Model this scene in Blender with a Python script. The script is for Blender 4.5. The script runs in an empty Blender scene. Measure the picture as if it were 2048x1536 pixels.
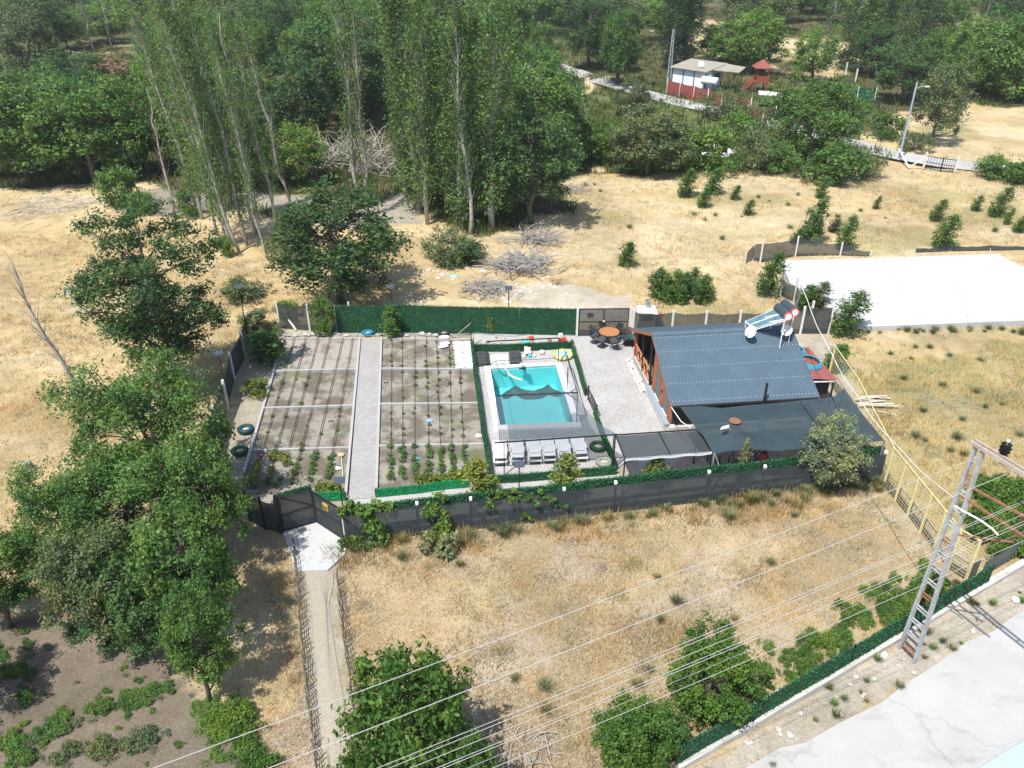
import bpy, math, random
import numpy as np
from mathutils import Vector

# ---------------------------------------------------------------- camera, sky, sun, exposure
scene = bpy.context.scene
col = scene.collection
R = math.radians
CAM_H, PITCH, FOC = 24.0, R(30.5), 1640.0          # metres above ground, tilt below horizon, focal in px of 2048
cam_d = bpy.data.cameras.new('camera'); cam = bpy.data.objects.new('camera', cam_d); col.objects.link(cam)
cam.location = (0, 0, CAM_H); cam.rotation_euler = (R(90) - PITCH, 0, 0)
cam_d.sensor_width = 36.0; cam_d.lens = FOC / 2048 * 36; cam_d.clip_end = 3000
scene.camera = cam
SUN = Vector((-0.32, -0.43, 1.0)).normalized()
w = bpy.data.worlds.new('World'); scene.world = w; w.use_nodes = True
nt = w.node_tree; bg = nt.nodes['Background']
sky = nt.nodes.new('ShaderNodeTexSky'); sky.sky_type = 'NISHITA'; sky.sun_disc = False
sky.sun_elevation = math.asin(SUN.z); sky.sun_rotation = math.atan2(SUN.x, SUN.y)
nt.links.new(sky.outputs[0], bg.inputs[0]); bg.inputs[1].default_value = 0.15
sl = bpy.data.lights.new('sun', 'SUN'); sl.energy = 4.8; sl.angle = R(0.5); sl.color = (1.0, 0.955, 0.88)
so = bpy.data.objects.new('sun', sl); col.objects.link(so); so.rotation_euler = SUN.to_track_quat('Z', 'Y').to_euler()
scene.view_settings.view_transform = 'Standard'; scene.view_settings.look = 'None'
scene.view_settings.exposure = 0.55; scene.view_settings.gamma = 1.0
scene.cycles.max_bounces = 6; scene.cycles.diffuse_bounces = 3; scene.cycles.transparent_max_bounces = 12
scene.cycles.caustics_reflective = False; scene.cycles.caustics_refractive = False

# ---------------------------------------------------------------- helpers
CP, SP = math.cos(PITCH), math.sin(PITCH)
def at(u, v, z=0.0):
    """point of the place at height z that the photo shows at pixel u, v"""
    a = (u - 1024) / FOC; b = (768 - v) / FOC
    t = (CAM_H - z) / (SP - b * CP)
    return Vector((a * t, (CP + b * SP) * t, z))
def hgt(u, v, v2):
    y = at(u, v).y; b = (768 - v2) / FOC
    return (b * CP * y - SP * y) / (CP + b * SP) + CAM_H
def mpp(u, v):
    """metres per pixel for an upright thing standing at u, v"""
    p = at(u, v); return (CP * p.y + SP * CAM_H) / FOC
rng = np.random.default_rng(7); rnd = random.Random(5)

def vnoise(x, y, s=1.0, seed=0):
    x = np.asarray(x, float) / s + seed * 17.31; y = np.asarray(y, float) / s + seed * 9.77
    xi = np.floor(x).astype(np.int64); yi = np.floor(y).astype(np.int64); fx = x - xi; fy = y - yi
    fx = fx * fx * (3 - 2 * fx); fy = fy * fy * (3 - 2 * fy)
    def h(a, b):
        n = (a * 374761393 + b * 668265263 + seed * 144665) & 0x7fffffff
        n = ((n ^ (n >> 13)) * 1274126177) & 0x7fffffff
        return ((n ^ (n >> 16)) & 0xffff) / 65535.0
    return (h(xi, yi) * (1 - fx) + h(xi + 1, yi) * fx) * (1 - fy) + (h(xi, yi + 1) * (1 - fx) + h(xi + 1, yi + 1) * fx) * fy

# ---- materials
def nodes(m):
    m.use_nodes = True; return m.node_tree, m.node_tree.nodes['Principled BSDF']
MATS = {}
def M(name, c, rough=.8, var=.15, scale=3., bump=0., metal=0., spec=.3, c2=None, detail=4, bscale=None, edge=(.35, .65)):
    if name in MATS: return MATS[name]
    m = bpy.data.materials.new(name); MATS[name] = m; t, p = nodes(m)
    c2 = c2 or tuple(min(1, x * (1 - var)) for x in c); c1 = c if c2 is None else c
    g = t.nodes.new('ShaderNodeNewGeometry'); n = t.nodes.new('ShaderNodeTexNoise')
    n.inputs['Scale'].default_value = scale; n.inputs['Detail'].default_value = detail; n.inputs['Roughness'].default_value = .65
    t.links.new(g.outputs['Position'], n.inputs['Vector'])
    r = t.nodes.new('ShaderNodeValToRGB'); r.color_ramp.elements[0].position = edge[0]; r.color_ramp.elements[1].position = edge[1]
    r.color_ramp.elements[0].color = (*c2, 1); r.color_ramp.elements[1].color = (*c1, 1)
    t.links.new(n.outputs['Fac'], r.inputs[0]); t.links.new(r.outputs[0], p.inputs['Base Color'])
    p.inputs['Roughness'].default_value = rough; p.inputs['Metallic'].default_value = metal; p.inputs['Specular IOR Level'].default_value = spec
    if bump:
        n2 = t.nodes.new('ShaderNodeTexNoise'); n2.inputs['Scale'].default_value = bscale or scale * 6; n2.inputs['Detail'].default_value = 5
        t.links.new(g.outputs['Position'], n2.inputs['Vector'])
        b = t.nodes.new('ShaderNodeBump'); b.inputs['Strength'].default_value = bump; b.inputs['Distance'].default_value = .05
        t.links.new(n2.outputs['Fac'], b.inputs['Height']); t.links.new(b.outputs[0], p.inputs['Normal'])
    return m
def leafmat(name, dark, light, trans=.3):
    if name in MATS: return MATS[name]
    m = bpy.data.materials.new(name); MATS[name] = m; t, p = nodes(m)
    a = t.nodes.new('ShaderNodeAttribute'); a.attribute_name = 'lv'
    oi = t.nodes.new('ShaderNodeObjectInfo')
    ad = t.nodes.new('ShaderNodeMath'); ad.operation = 'MULTIPLY_ADD'; ad.inputs[1].default_value = .35; ad.inputs[2].default_value = -.17
    t.links.new(oi.outputs['Random'], ad.inputs[0])
    s = t.nodes.new('ShaderNodeMath'); s.operation = 'ADD'; s.use_clamp = True
    t.links.new(a.outputs['Fac'], s.inputs[0]); t.links.new(ad.outputs[0], s.inputs[1])
    mx = t.nodes.new('ShaderNodeMix'); mx.data_type = 'RGBA'
    mx.inputs[6].default_value = (*dark, 1); mx.inputs[7].default_value = (*light, 1); t.links.new(s.outputs[0], mx.inputs[0])
    g = t.nodes.new('ShaderNodeNewGeometry'); n = t.nodes.new('ShaderNodeTexNoise'); n.inputs['Scale'].default_value = .7; n.inputs['Detail'].default_value = 2; t.links.new(g.outputs['Position'], n.inputs[0])
    r = t.nodes.new('ShaderNodeValToRGB'); e = r.color_ramp.elements; e[0].position = .38; e[0].color = (.84, .92, .95, 1); e[1].position = .64; e[1].color = (1.28, 1.12, .85, 1); t.links.new(n.outputs['Fac'], r.inputs[0])
    mm = t.nodes.new('ShaderNodeMix'); mm.data_type = 'RGBA'; mm.blend_type = 'MULTIPLY'; mm.inputs[0].default_value = 1; t.links.new(mx.outputs[2], mm.inputs[6]); t.links.new(r.outputs[0], mm.inputs[7]); mx = mm
    t.links.new(mx.outputs[2], p.inputs['Base Color']); p.inputs['Roughness'].default_value = .55; p.inputs['Specular IOR Level'].default_value = .25
    if trans:
        tr = t.nodes.new('ShaderNodeBsdfTranslucent'); t.links.new(mx.outputs[2], tr.inputs[0])
        ms = t.nodes.new('ShaderNodeMixShader'); ms.inputs[0].default_value = trans
        t.links.new(p.outputs[0], ms.inputs[1]); t.links.new(tr.outputs[0], ms.inputs[2])
        t.links.new(ms.outputs[0], t.nodes['Material Output'].inputs[0])
    return m
def netmat(name, c, opac, var=.25, scale=1.5):
    m = M(name, c, .85, var, scale); t = m.node_tree; p = t.nodes['Principled BSDF']
    tr = t.nodes.new('ShaderNodeBsdfTransparent'); ms = t.nodes.new('ShaderNodeMixShader'); ms.inputs[0].default_value = opac
    t.links.new(tr.outputs[0], ms.inputs[1]); t.links.new(p.outputs[0], ms.inputs[2]); t.links.new(ms.outputs[0], t.nodes['Material Output'].inputs[0])
    return m
def pavemat(name, c, mortar, bw=.24, bh=.12, rot=6.5, tint=None, ms=.012):
    m = bpy.data.materials.new(name); MATS[name] = m; t, p = nodes(m)
    g = t.nodes.new('ShaderNodeNewGeometry'); mp = t.nodes.new('ShaderNodeMapping'); mp.inputs['Rotation'].default_value = (0, 0, R(-rot))
    t.links.new(g.outputs['Position'], mp.inputs[0])
    b = t.nodes.new('ShaderNodeTexBrick'); b.inputs['Scale'].default_value = 1; b.inputs['Brick Width'].default_value = bw; b.inputs['Row Height'].default_value = bh
    b.inputs['Mortar Size'].default_value = ms; b.inputs['Color1'].default_value = (*c, 1); b.inputs['Color2'].default_value = (*[x * .8 for x in c], 1); b.inputs['Mortar'].default_value = (*mortar, 1)
    t.links.new(mp.outputs[0], b.inputs[0])
    n = t.nodes.new('ShaderNodeTexNoise'); n.inputs['Scale'].default_value = .55; n.inputs['Detail'].default_value = 5; t.links.new(g.outputs['Position'], n.inputs[0])
    r = t.nodes.new('ShaderNodeValToRGB'); e = r.color_ramp.elements; e[0].position = .35; e[1].position = .68
    e[0].color = (1, 1, 1, 1); tt = tint or (.85, .84, .82); e[1].color = (*tt, 1); t.links.new(n.outputs['Fac'], r.inputs[0])
    mx = t.nodes.new('ShaderNodeMix'); mx.data_type = 'RGBA'; mx.blend_type = 'MULTIPLY'; mx.inputs[0].default_value = 1
    t.links.new(b.outputs[0], mx.inputs[6]); t.links.new(r.outputs[0], mx.inputs[7]); t.links.new(mx.outputs[2], p.inputs['Base Color'])
    p.inputs['Roughness'].default_value = .85
    return m

def grime(m, scale=.35, stretch=(1, 3.2, 1), dark=(.80, .79, .77), cracks=0., crack_scale=.35, rot=30):
    """weathering on bare concrete: drawn-out stains and, if asked, fine cracks"""
    t = m.node_tree; p = t.nodes['Principled BSDF']; src = p.inputs['Base Color'].links[0].from_socket; g = t.nodes.new('ShaderNodeNewGeometry')
    mp = t.nodes.new('ShaderNodeMapping'); mp.inputs['Scale'].default_value = stretch; mp.inputs['Rotation'].default_value = (0, 0, R(rot)); t.links.new(g.outputs['Position'], mp.inputs[0])
    n = t.nodes.new('ShaderNodeTexNoise'); n.inputs['Scale'].default_value = scale; n.inputs['Detail'].default_value = 8; n.inputs['Roughness'].default_value = .72; t.links.new(mp.outputs[0], n.inputs[0])
    r = t.nodes.new('ShaderNodeValToRGB'); e = r.color_ramp.elements; e[0].position = .55; e[0].color = (1, 1, 1, 1); e[1].position = .75; e[1].color = (*dark, 1); t.links.new(n.outputs['Fac'], r.inputs[0])
    mx = t.nodes.new('ShaderNodeMix'); mx.data_type = 'RGBA'; mx.blend_type = 'MULTIPLY'; mx.inputs[0].default_value = 1; t.links.new(src, mx.inputs[6]); t.links.new(r.outputs[0], mx.inputs[7]); out = mx.outputs[2]
    if cracks:
        n2 = t.nodes.new('ShaderNodeTexNoise'); n2.inputs['Scale'].default_value = 1.3; n2.inputs['Detail'].default_value = 5; t.links.new(g.outputs['Position'], n2.inputs[0])
        ad = t.nodes.new('ShaderNodeVectorMath'); ad.operation = 'MULTIPLY_ADD'; ad.inputs[1].default_value = (1.6, 1.6, 0); t.links.new(n2.outputs['Color'], ad.inputs[0]); t.links.new(g.outputs['Position'], ad.inputs[2])
        v = t.nodes.new('ShaderNodeTexVoronoi'); v.feature = 'DISTANCE_TO_EDGE'; v.inputs['Scale'].default_value = crack_scale; t.links.new(ad.outputs[0], v.inputs[0])
        r2 = t.nodes.new('ShaderNodeValToRGB'); e = r2.color_ramp.elements; e[0].position = .0; e[0].color = (1 - cracks,) * 3 + (1,); e[1].position = .012; e[1].color = (1, 1, 1, 1); t.links.new(v.outputs['Distance'], r2.inputs[0])
        m2 = t.nodes.new('ShaderNodeMix'); m2.data_type = 'RGBA'; m2.blend_type = 'MULTIPLY'; m2.inputs[0].default_value = 1; t.links.new(out, m2.inputs[6]); t.links.new(r2.outputs[0], m2.inputs[7]); out = m2.outputs[2]
    t.links.new(out, p.inputs['Base Color']); return m
# ---- mesh building
WL = {}
def tag(o, label=None, cat=None, group=None, kind=None):
    if label: o['label'] = label
    if cat: o['category'] = cat
    if group: o['group'] = group
    if kind: o['kind'] = kind
    return o
def thing(name, label, cat, loc, group=None, rz=0.):
    o = bpy.data.objects.new(name, None); col.objects.link(o); o.location = loc; o.rotation_euler = (0, 0, rz); o.empty_display_size = .1
    WL[o] = Vector(loc) if rz == 0 else Vector((0, 0, 0))
    return tag(o, label, cat, group)
class MB:
    def __init__(s): s.v = []; s.f = []
    def add(s, vs, fs):
        n = len(s.v); s.v += [tuple(p) for p in vs]; s.f += [tuple(i + n for i in f) for f in fs]; return s
    def hexa(s, b, t):
        return s.add(list(b) + list(t), [(3, 2, 1, 0), (4, 5, 6, 7), (0, 1, 5, 4), (1, 2, 6, 5), (2, 3, 7, 6), (3, 0, 4, 7)])
    def box(s, c, d, rz=0.):
        ca, sa = math.cos(rz), math.sin(rz); x, y, z = (k / 2 for k in d)
        q = lambda zz: [(c[0] + a * ca - b * sa, c[1] + a * sa + b * ca, c[2] + zz) for a, b in ((-x, -y), (x, -y), (x, y), (-x, y))]
        return s.hexa(q(-z), q(z))
    def bar(s, p, q, wd, ht=None, up=(0, 0, 1)):
        p, q = Vector(p), Vector(q); ht = ht or wd; d = (q - p).normalized(); up = Vector(up)
        if abs(d.dot(up)) > .98: up = Vector((0, 1, 0))
        a = d.cross(up).normalized(); b = a.cross(d).normalized(); a *= wd / 2; b *= ht / 2
        return s.hexa([p - a - b, p + a - b, p + a + b, p - a + b][::-1], [q - a - b, q + a - b, q + a + b, q - a + b][::-1])
    def tube(s, pts, r, n=6, r1=None, cap=True):
        pts = [Vector(p) for p in pts]; k = len(pts); r1 = r if r1 is None else r1; rings = []
        for i, p in enumerate(pts):
            d = (pts[min(i + 1, k - 1)] - pts[max(i - 1, 0)])
            d = d.normalized() if d.length > 1e-9 else Vector((0, 0, 1))
            a = d.cross(Vector((0, 0, 1)) if abs(d.z) < .9 else Vector((1, 0, 0))).normalized(); b = d.cross(a)
            rr = r + (r1 - r) * i / max(1, k - 1)
            rings += [p + (a * math.cos(2 * math.pi * j / n) + b * math.sin(2 * math.pi * j / n)) * rr for j in range(n)]
        fs = [(i * n + j, i * n + (j + 1) % n, (i + 1) * n + (j + 1) % n, (i + 1) * n + j) for i in range(k - 1) for j in range(n)]
        if cap: fs += [tuple(range(n))[::-1], tuple((k - 1) * n + j for j in range(n))]
        return s.add(rings, fs)
    def prism(s, poly, z0, z1):
        n = len(poly); vs = [(p[0], p[1], z0) for p in poly] + [(p[0], p[1], z1) for p in poly]
        return s.add(vs, [tuple(range(n))[::-1], tuple(range(n, 2 * n))] + [(i, (i + 1) % n, n + (i + 1) % n, n + i) for i in range(n)])
    def face(s, pts): return s.add(pts, [tuple(range(len(pts)))])
    def grid(s, P):
        nu, nv = len(P), len(P[0])
        return s.add([p for row in P for p in row], [(i * nv + j, (i + 1) * nv + j, (i + 1) * nv + j + 1, i * nv + j + 1) for i in range(nu - 1) for j in range(nv - 1)])
    def lathe(s, prof, c=(0, 0, 0), n=14):
        vs = [(c[0] + r * math.cos(2 * math.pi * j / n), c[1] + r * math.sin(2 * math.pi * j / n), c[2] + z) for r, z in prof for j in range(n)]
        return s.add(vs, [(i * n + j, i * n + (j + 1) % n, (i + 1) * n + (j + 1) % n, (i + 1) * n + j) for i in range(len(prof) - 1) for j in range(n)])
    def mesh(s, name, off=(0, 0, 0)):
        me = bpy.data.meshes.new(name); o = Vector(off)
        me.from_pydata([(p[0] - o.x, p[1] - o.y, p[2] - o.z) for p in s.v], [], s.f); me.update(); return me
    def build(s, name, mat, par=None, label=None, cat=None, group=None, kind=None, smooth=False, loc=None):
        if par is not None: off = WL[par]; loc = Vector((0, 0, 0))
        else:
            if loc is None:
                xs, ys, zs = zip(*s.v); loc = Vector(((min(xs) + max(xs)) / 2, (min(ys) + max(ys)) / 2, min(zs)))
            off = loc = Vector(loc)
        o = bpy.data.objects.new(name, s.mesh(name, off)); col.objects.link(o); o.location = loc
        if mat: o.data.materials.append(mat)
        if par is not None: o.parent = par
        WL[o] = Vector(off)
        if smooth: o.data.shade_smooth()
        return tag(o, label, cat, group, kind)
def fastmesh(name, V, K, mat, lv=None):
    """n polygons of K corners each, no shared vertices"""
    me = bpy.data.meshes.new(name); V = np.ascontiguousarray(V, dtype=np.float32).reshape(-1, 3); n = len(V); m = n // K
    me.vertices.add(n); me.vertices.foreach_set('co', V.ravel()); me.loops.add(n); me.loops.foreach_set('vertex_index', np.arange(n, dtype=np.int32))
    me.polygons.add(m); me.polygons.foreach_set('loop_start', np.arange(0, n, K, dtype=np.int32)); me.polygons.foreach_set('loop_total', np.full(m, K, dtype=np.int32))
    me.update(calc_edges=True)
    if lv is not None:
        a = me.attributes.new('lv', 'FLOAT', 'POINT'); a.data.foreach_set('value', np.repeat(np.asarray(lv, dtype=np.float32), K))
    if mat: me.materials.append(mat)
    return me
def link(name, me, par=None, loc=(0, 0, 0), label=None, cat=None, group=None, kind=None):
    o = bpy.data.objects.new(name, me); col.objects.link(o); o.location = loc
    if par is not None: o.parent = par
    WL[o] = Vector(loc); return tag(o, label, cat, group, kind)
def dup(root, loc, rz=None, scale=None, label=None, group=None, mats=None, tilt=None):
    r = root.copy(); col.objects.link(r); r.location = loc
    if rz is not None: r.rotation_euler = (tilt[0] if tilt else 0, tilt[1] if tilt else 0, rz)
    if scale is not None: r.scale = scale if hasattr(scale, '__len__') else (scale,) * 3
    if label: r['label'] = label
    if group: r['group'] = group
    def kids(a, b):
        for ch in list(a.children):
            c = ch.copy(); col.objects.link(c); c.parent = b
            base = c.name.split('.')[0]
            if mats and base in mats and c.material_slots:
                c.material_slots[0].link = 'OBJECT'; c.material_slots[0].material = mats[base]
            kids(ch, c)
    kids(root, r); WL[r] = Vector(loc); return r
PROTO = []
def drop(root):
    for ch in list(root.children): drop(ch)
    bpy.data.objects.remove(root)

# ---- foliage
def leafquads(C, size, N, aspect=.6):
    """diamond leaves, slightly folded: centres C, sizes, preferred normals N"""
    n = len(C); N = N + rng.normal(0, .6, (n, 3)); N /= np.linalg.norm(N, axis=1)[:, None] + 1e-9
    T = rng.normal(0, 1, (n, 3)); T -= (T * N).sum(1)[:, None] * N; T /= np.linalg.norm(T, axis=1)[:, None] + 1e-9
    B = np.cross(N, T); s = np.asarray(size).reshape(-1, 1) * np.ones((n, 1))
    return np.stack([C - T * s * .55, C + B * s * aspect * .5 + N * s * .07, C + T * s * .55 - N * s * .1, C - B * s * aspect * .5 + N * s * .07], 1)
def clumps(centres, rad, per, leaf, flat=.9, up=.45):
    Cs, Ns, lv = [], [], []
    for c, r in zip(centres, rad):
        k = int(per * rnd.uniform(.6, 1.4)); ns = 7; sc = rng.normal(0, 1, (ns, 3)); sc /= np.linalg.norm(sc, axis=1)[:, None]; sc *= rng.uniform(.35, 1.05, (ns, 1)) * r
        si = rng.integers(0, ns, k); d = rng.normal(0, 1, (k, 3)) * r * .30; p = (sc[si] + d) * np.array([1, 1, flat]); Cs.append(np.asarray(c) + p)
        Ns.append(p / r * .5 + np.array([0, 0, up])); base = rnd.uniform(.3, .7); sb = rng.normal(0, .13, ns)
        lv.append(np.clip(base + sb[si] + rng.normal(0, .17, k) + (rng.random(k) < .04) * .5, 0, 1.2))
    C = np.concatenate(Cs); N = np.concatenate(Ns); lv = np.concatenate(lv)
    return leafquads(C, leaf * np.clip(rng.normal(1., .3, len(C)), .4, 1.8), N), lv
BARK = M('bark', (.16, .13, .10), .9, .4, 4, .3); PALEBARK = M('pale_bark', (.40, .38, .33), .85, .4, 3, .2); DEADWOOD = M('dead_wood', (.40, .36, .31), .9, .3, 5)
def limb(mb, p, q, r0, r1, bend=.12, n=4, sides=5):
    p, q = Vector(p), Vector(q); L = (q - p).length; pts = []
    off = Vector((rnd.gauss(0, 1), rnd.gauss(0, 1), abs(rnd.gauss(0, .6)))) * L * bend
    for i in range(n + 1):
        t = i / n; pts.append(p.lerp(q, t) + off * (4 * t * (1 - t)) * .5)
    mb.tube(pts, r0, sides, r1, False)
def proto_tree(name, seed, h, r, trunk, ncl, per, leaf, mat, bark=BARK, cl=.30, low=.1, squash=1.0, lean=(0, 0), hollow=.35, tr=None):
    """a tree standing at the origin: trunk with limbs + crown of leaf clumps"""
    global rng
    rnd.seed(seed); rng = np.random.default_rng(seed)
    root = bpy.data.objects.new(name, None); col.objects.link(root); tb = MB(); tr = tr or h * .022
    cz = (h + trunk) / 2; hz = (h - trunk) / 2; cs, rs = [], []
    lob = [(rnd.uniform(0, 6.28), rnd.uniform(-.6, 1), rnd.uniform(.75, 1.2)) for _ in range(7)]
    for i in range(ncl):
        th = rnd.uniform(0, 6.283); sz = rnd.uniform(-1 + low, 1); f = rnd.uniform(hollow, 1) ** .6
        rr = math.sqrt(max(0, 1 - sz * sz)); k = 1.0
        for a, z0, g in lob:
            wgt = math.exp(-((math.cos(th - a) - 1) ** 2) * 3 - (sz - z0) ** 2 * 2); k += (g - 1) * wgt
        k *= rnd.uniform(.82, 1.12)
        z = cz + hz * sz * (f if sz < 0 else min(1, f * 1.05)) * k
        cs.append((rr * r * f * k * math.cos(th) + lean[0] * z, rr * r * f * k * math.sin(th) * squash + lean[1] * z, max(.25, z))); rs.append(r * cl * rnd.uniform(.7, 1.25))
    top = Vector((lean[0] * h * .8, lean[1] * h * .8, h * .82)); pts = [Vector((0, 0, -.15))]
    for i in range(1, 6):
        t = i / 5; pts.append(top * t + Vector((rnd.gauss(0, .02) * h, rnd.gauss(0, .02) * h, 0)) * (t < 1))
    tb.tube(pts, tr * 1.2, 7, tr * .2)
    for c in cs[:min(len(cs), 34)]:
        z = max(trunk * .75, min(c[2] - .25 * r, h * .7)); t = max(0., min(1., z / top.z)); a = pts[min(4, int(t * 5))].lerp(pts[min(5, int(t * 5) + 1)], t * 5 - int(t * 5))
        limb(tb, a, c, tr * .5 * (1 - .6 * t), tr * .08)
    V, lv = clumps(cs, rs, per, leaf)
    t = link('trunk', tb.mesh('trunk'), root); t.data.materials.append(bark); t.data.shade_smooth()
    link('crown', fastmesh('crown', V, 4, mat, lv), root)
    PROTO.append(root); return root
def proto_poplar(name, seed, h, r, ncl, per, leaf, mat, bare=.1, bark=PALEBARK):
    global rng
    rnd.seed(seed); rng = np.random.default_rng(seed)
    root = bpy.data.objects.new(name, None); col.objects.link(root); tb = MB(); cs, rs = [], []
    sk = min(1., h / 14); wob = [(rnd.gauss(0, .18) * sk, rnd.gauss(0, .18) * sk) for _ in range(9)]
    def axis(z):
        k = max(0., min(7.999, z / h * 8)); i = int(k); f = k - i
        return Vector((wob[i][0] * (1 - f) + wob[i + 1][0] * f, wob[i][1] * (1 - f) + wob[i + 1][1] * f, z))
    tb.tube([axis(h * i / 12) - Vector((0, 0, .15 if i == 0 else 0)) for i in range(13)], h * .0125, 7, .025)
    for i in range(ncl):
        z0 = h * (bare + (1 - bare) * (i + rnd.random()) / ncl); th = rnd.uniform(0, 6.283); u = z0 / h
        rr = r * min(1, .35 + 2.2 * u) * min(1, 4.2 * (1.03 - u)) * rnd.uniform(.35, 1.05)
        c = axis(z0) + Vector((rr * math.cos(th), rr * math.sin(th), rnd.uniform(.2, 1.) * .9 * sk))
        limb(tb, axis(max(.5 * sk, z0 - 1.3 * sk)), c, .035 * max(.3, sk), .008, .05, 3, 4)
        if per: cs.append(tuple(c)); rs.append(r * rnd.uniform(.38, .62))
    t = link('trunk', tb.mesh('trunk'), root); t.data.materials.append(bark); t.data.shade_smooth()
    if per:
        V, lv = clumps(cs, rs, per, leaf, flat=1.9, up=.25); link('crown', fastmesh('crown', V, 4, mat, lv), root)
    PROTO.append(root); return root
def proto_weed(name, seed, n, h, mat, wid=.02):
    r_ = np.random.default_rng(seed); root = bpy.data.objects.new(name, None); col.objects.link(root)
    a = r_.uniform(0, 6.283, n); rr = np.abs(r_.normal(0, .16, n)); b = np.stack([rr * np.cos(a), rr * np.sin(a), np.zeros(n)], 1); hh = h * r_.uniform(.35, 1.1, n); out = r_.uniform(.15, .8, n) * hh; a2 = a + r_.normal(0, .5, n)
    mid = b + np.stack([np.cos(a2) * out * .45, np.sin(a2) * out * .45, hh * .65], 1); tp = b + np.stack([np.cos(a2) * out, np.sin(a2) * out, hh * r_.uniform(.7, 1.1, n)], 1); s = np.stack([-np.sin(a2), np.cos(a2), 0 * a2], 1) * wid * r_.uniform(.6, 1.5, n)[:, None]
    V = np.stack([b - s * .4, mid + s, tp, mid - s], 1); lv = np.clip(.45 + r_.normal(0, .2, n), 0, 1); link('leaves', fastmesh('leaves', V, 4, mat, lv), root); PROTO.append(root); return root
def plant(proto, name, label, cat, u, v, vtop=None, wpx=None, base_h=None, base_r=None, group=None, mats=None, rz=None, h=None, r=None, tilt=None):
    p = at(u, v)
    H = h if h is not None else hgt(u, v, vtop); sz = H / base_h
    rr = r if r is not None else (wpx * .5 * mpp(u, v) if wpx else base_r * sz)
    o = dup(proto, p, rz if rz is not None else rnd.uniform(0, 6.28), (rr / base_r, rr / base_r, sz), label, group, mats, tilt)
    o.name = name; o['category'] = cat
    return o

# ---------------------------------------------------------------- the ground
def poly(*uv): return [tuple(at(u, v).xy) for u, v in uv]
COMPOUND = poly((545, 655), (1160, 668), (1262, 668), (1662, 664), (1700, 745), (1770, 960), (1400, 1001), (1126, 1036), (690, 1084), (550, 1060), (430, 960), (470, 760), (500, 690))
SLAB = poly((1528, 522), (1995, 508), (2120, 560), (2220, 634), (1690, 655), (1600, 600))
ROADP = poly((1470, 1545), (1683, 1446), (1878, 1321), (2060, 1215), (2500, 1010), (2900, 1300), (2300, 1900), (1500, 1900), (1400, 1600))
C_STRAW, C_FOREST, C_GREEN, C_GREY, C_FRONT, C_SOIL, C_DUST, C_PALE, C_OLIVE, C_YARD = range(10)
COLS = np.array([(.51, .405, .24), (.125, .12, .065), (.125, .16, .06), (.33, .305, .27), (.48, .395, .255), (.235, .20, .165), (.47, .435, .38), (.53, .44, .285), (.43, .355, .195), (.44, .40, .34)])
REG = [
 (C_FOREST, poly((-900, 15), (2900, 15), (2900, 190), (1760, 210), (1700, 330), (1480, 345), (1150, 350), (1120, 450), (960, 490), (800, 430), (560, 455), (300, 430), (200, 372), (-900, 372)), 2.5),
 (C_GREEN, poly((1120, 180), (1700, 200), (1720, 330), (1500, 345), (1170, 335)), 1.5),
 (C_STRAW, poly((-600, 118), (120, 130), (330, 165), (300, 185), (50, 175), (-600, 190)), 3), (C_STRAW, poly((235, 72), (330, 72), (330, 105), (235, 105)), 2), (C_STRAW, poly((440, 50), (500, 50), (500, 105), (440, 105)), 2),
 (C_PALE, poly((1360, 55), (1460, 40), (1460, 130), (1370, 135)), 2), (C_PALE, poly((1540, 75), (1700, 70), (1700, 165), (1640, 180), (1540, 110)), 2),
 (C_PALE, poly((1855, 225), (2300, 215), (2400, 330), (2040, 335), (1860, 300)), 1.5), (C_PALE, poly((1870, 30), (1950, 30), (1950, 110), (1880, 115)), 2), (C_PALE, poly((1160, 160), (1200, 160), (1195, 190), (1165, 190)), 1),
 (C_GREEN, poly((1540, 175), (1740, 170), (1750, 195), (1560, 205)), 1),
 (C_GREY, poly((280, 388), (800, 398), (840, 420), (830, 448), (690, 456), (520, 430), (400, 428), (285, 424)), 1.2), (C_GREY, poly((290, 150), (345, 145), (345, 178), (300, 178)), 1),
 (C_PALE, poly((1140, 350), (2048, 330), (2900, 330), (2900, 660), (1660, 670), (1250, 640), (1130, 520)), 1.5),
 (C_DUST, poly((990, 575), (1120, 560), (1250, 600), (1262, 640), (1240, 660), (1100, 640)), 1.0),
 (C_OLIVE, poly((1700, 735), (2048, 690), (3000, 700), (3000, 1200), (2050, 1100), (1960, 1170), (1780, 960)), 1.5),
 (C_FRONT, poly((500, 1060), (700, 1080), (1126, 1030), (1400, 1000), (1780, 955), (1960, 1160), (1366, 1540), (1300, 1900), (500, 1900), (560, 1300)), .6),
 (C_SOIL, poly((-700, 1225), (240, 1235), (420, 1400), (470, 1440), (520, 1540), (560, 1900), (-700, 1900)), .9),
 (C_DUST, poly((1366, 1545), (1970, 1172), (2060, 1110), (2500, 900), (2500, 1010), (2060, 1225), (1878, 1326), (1683, 1450), (1400, 1650)), .25),
 (C_DUST, poly((592, 1120), (676, 1120), (690, 1260), (716, 1470), (735, 1600), (655, 1600), (622, 1440), (604, 1280)), .12),
 (C_YARD, COMPOUND, .05),
]
def inside(x, y, pl):
    r = np.zeros(np.shape(x), bool); n = len(pl)
    for i in range(n):
        (x1, y1), (x2, y2) = pl[i], pl[(i + 1) % n]
        if y1 == y2: continue
        c = ((y1 > y) != (y2 > y)) & (x < (x2 - x1) * (y - y1) / (y2 - y1) + x1); r ^= c
    return r
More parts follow.
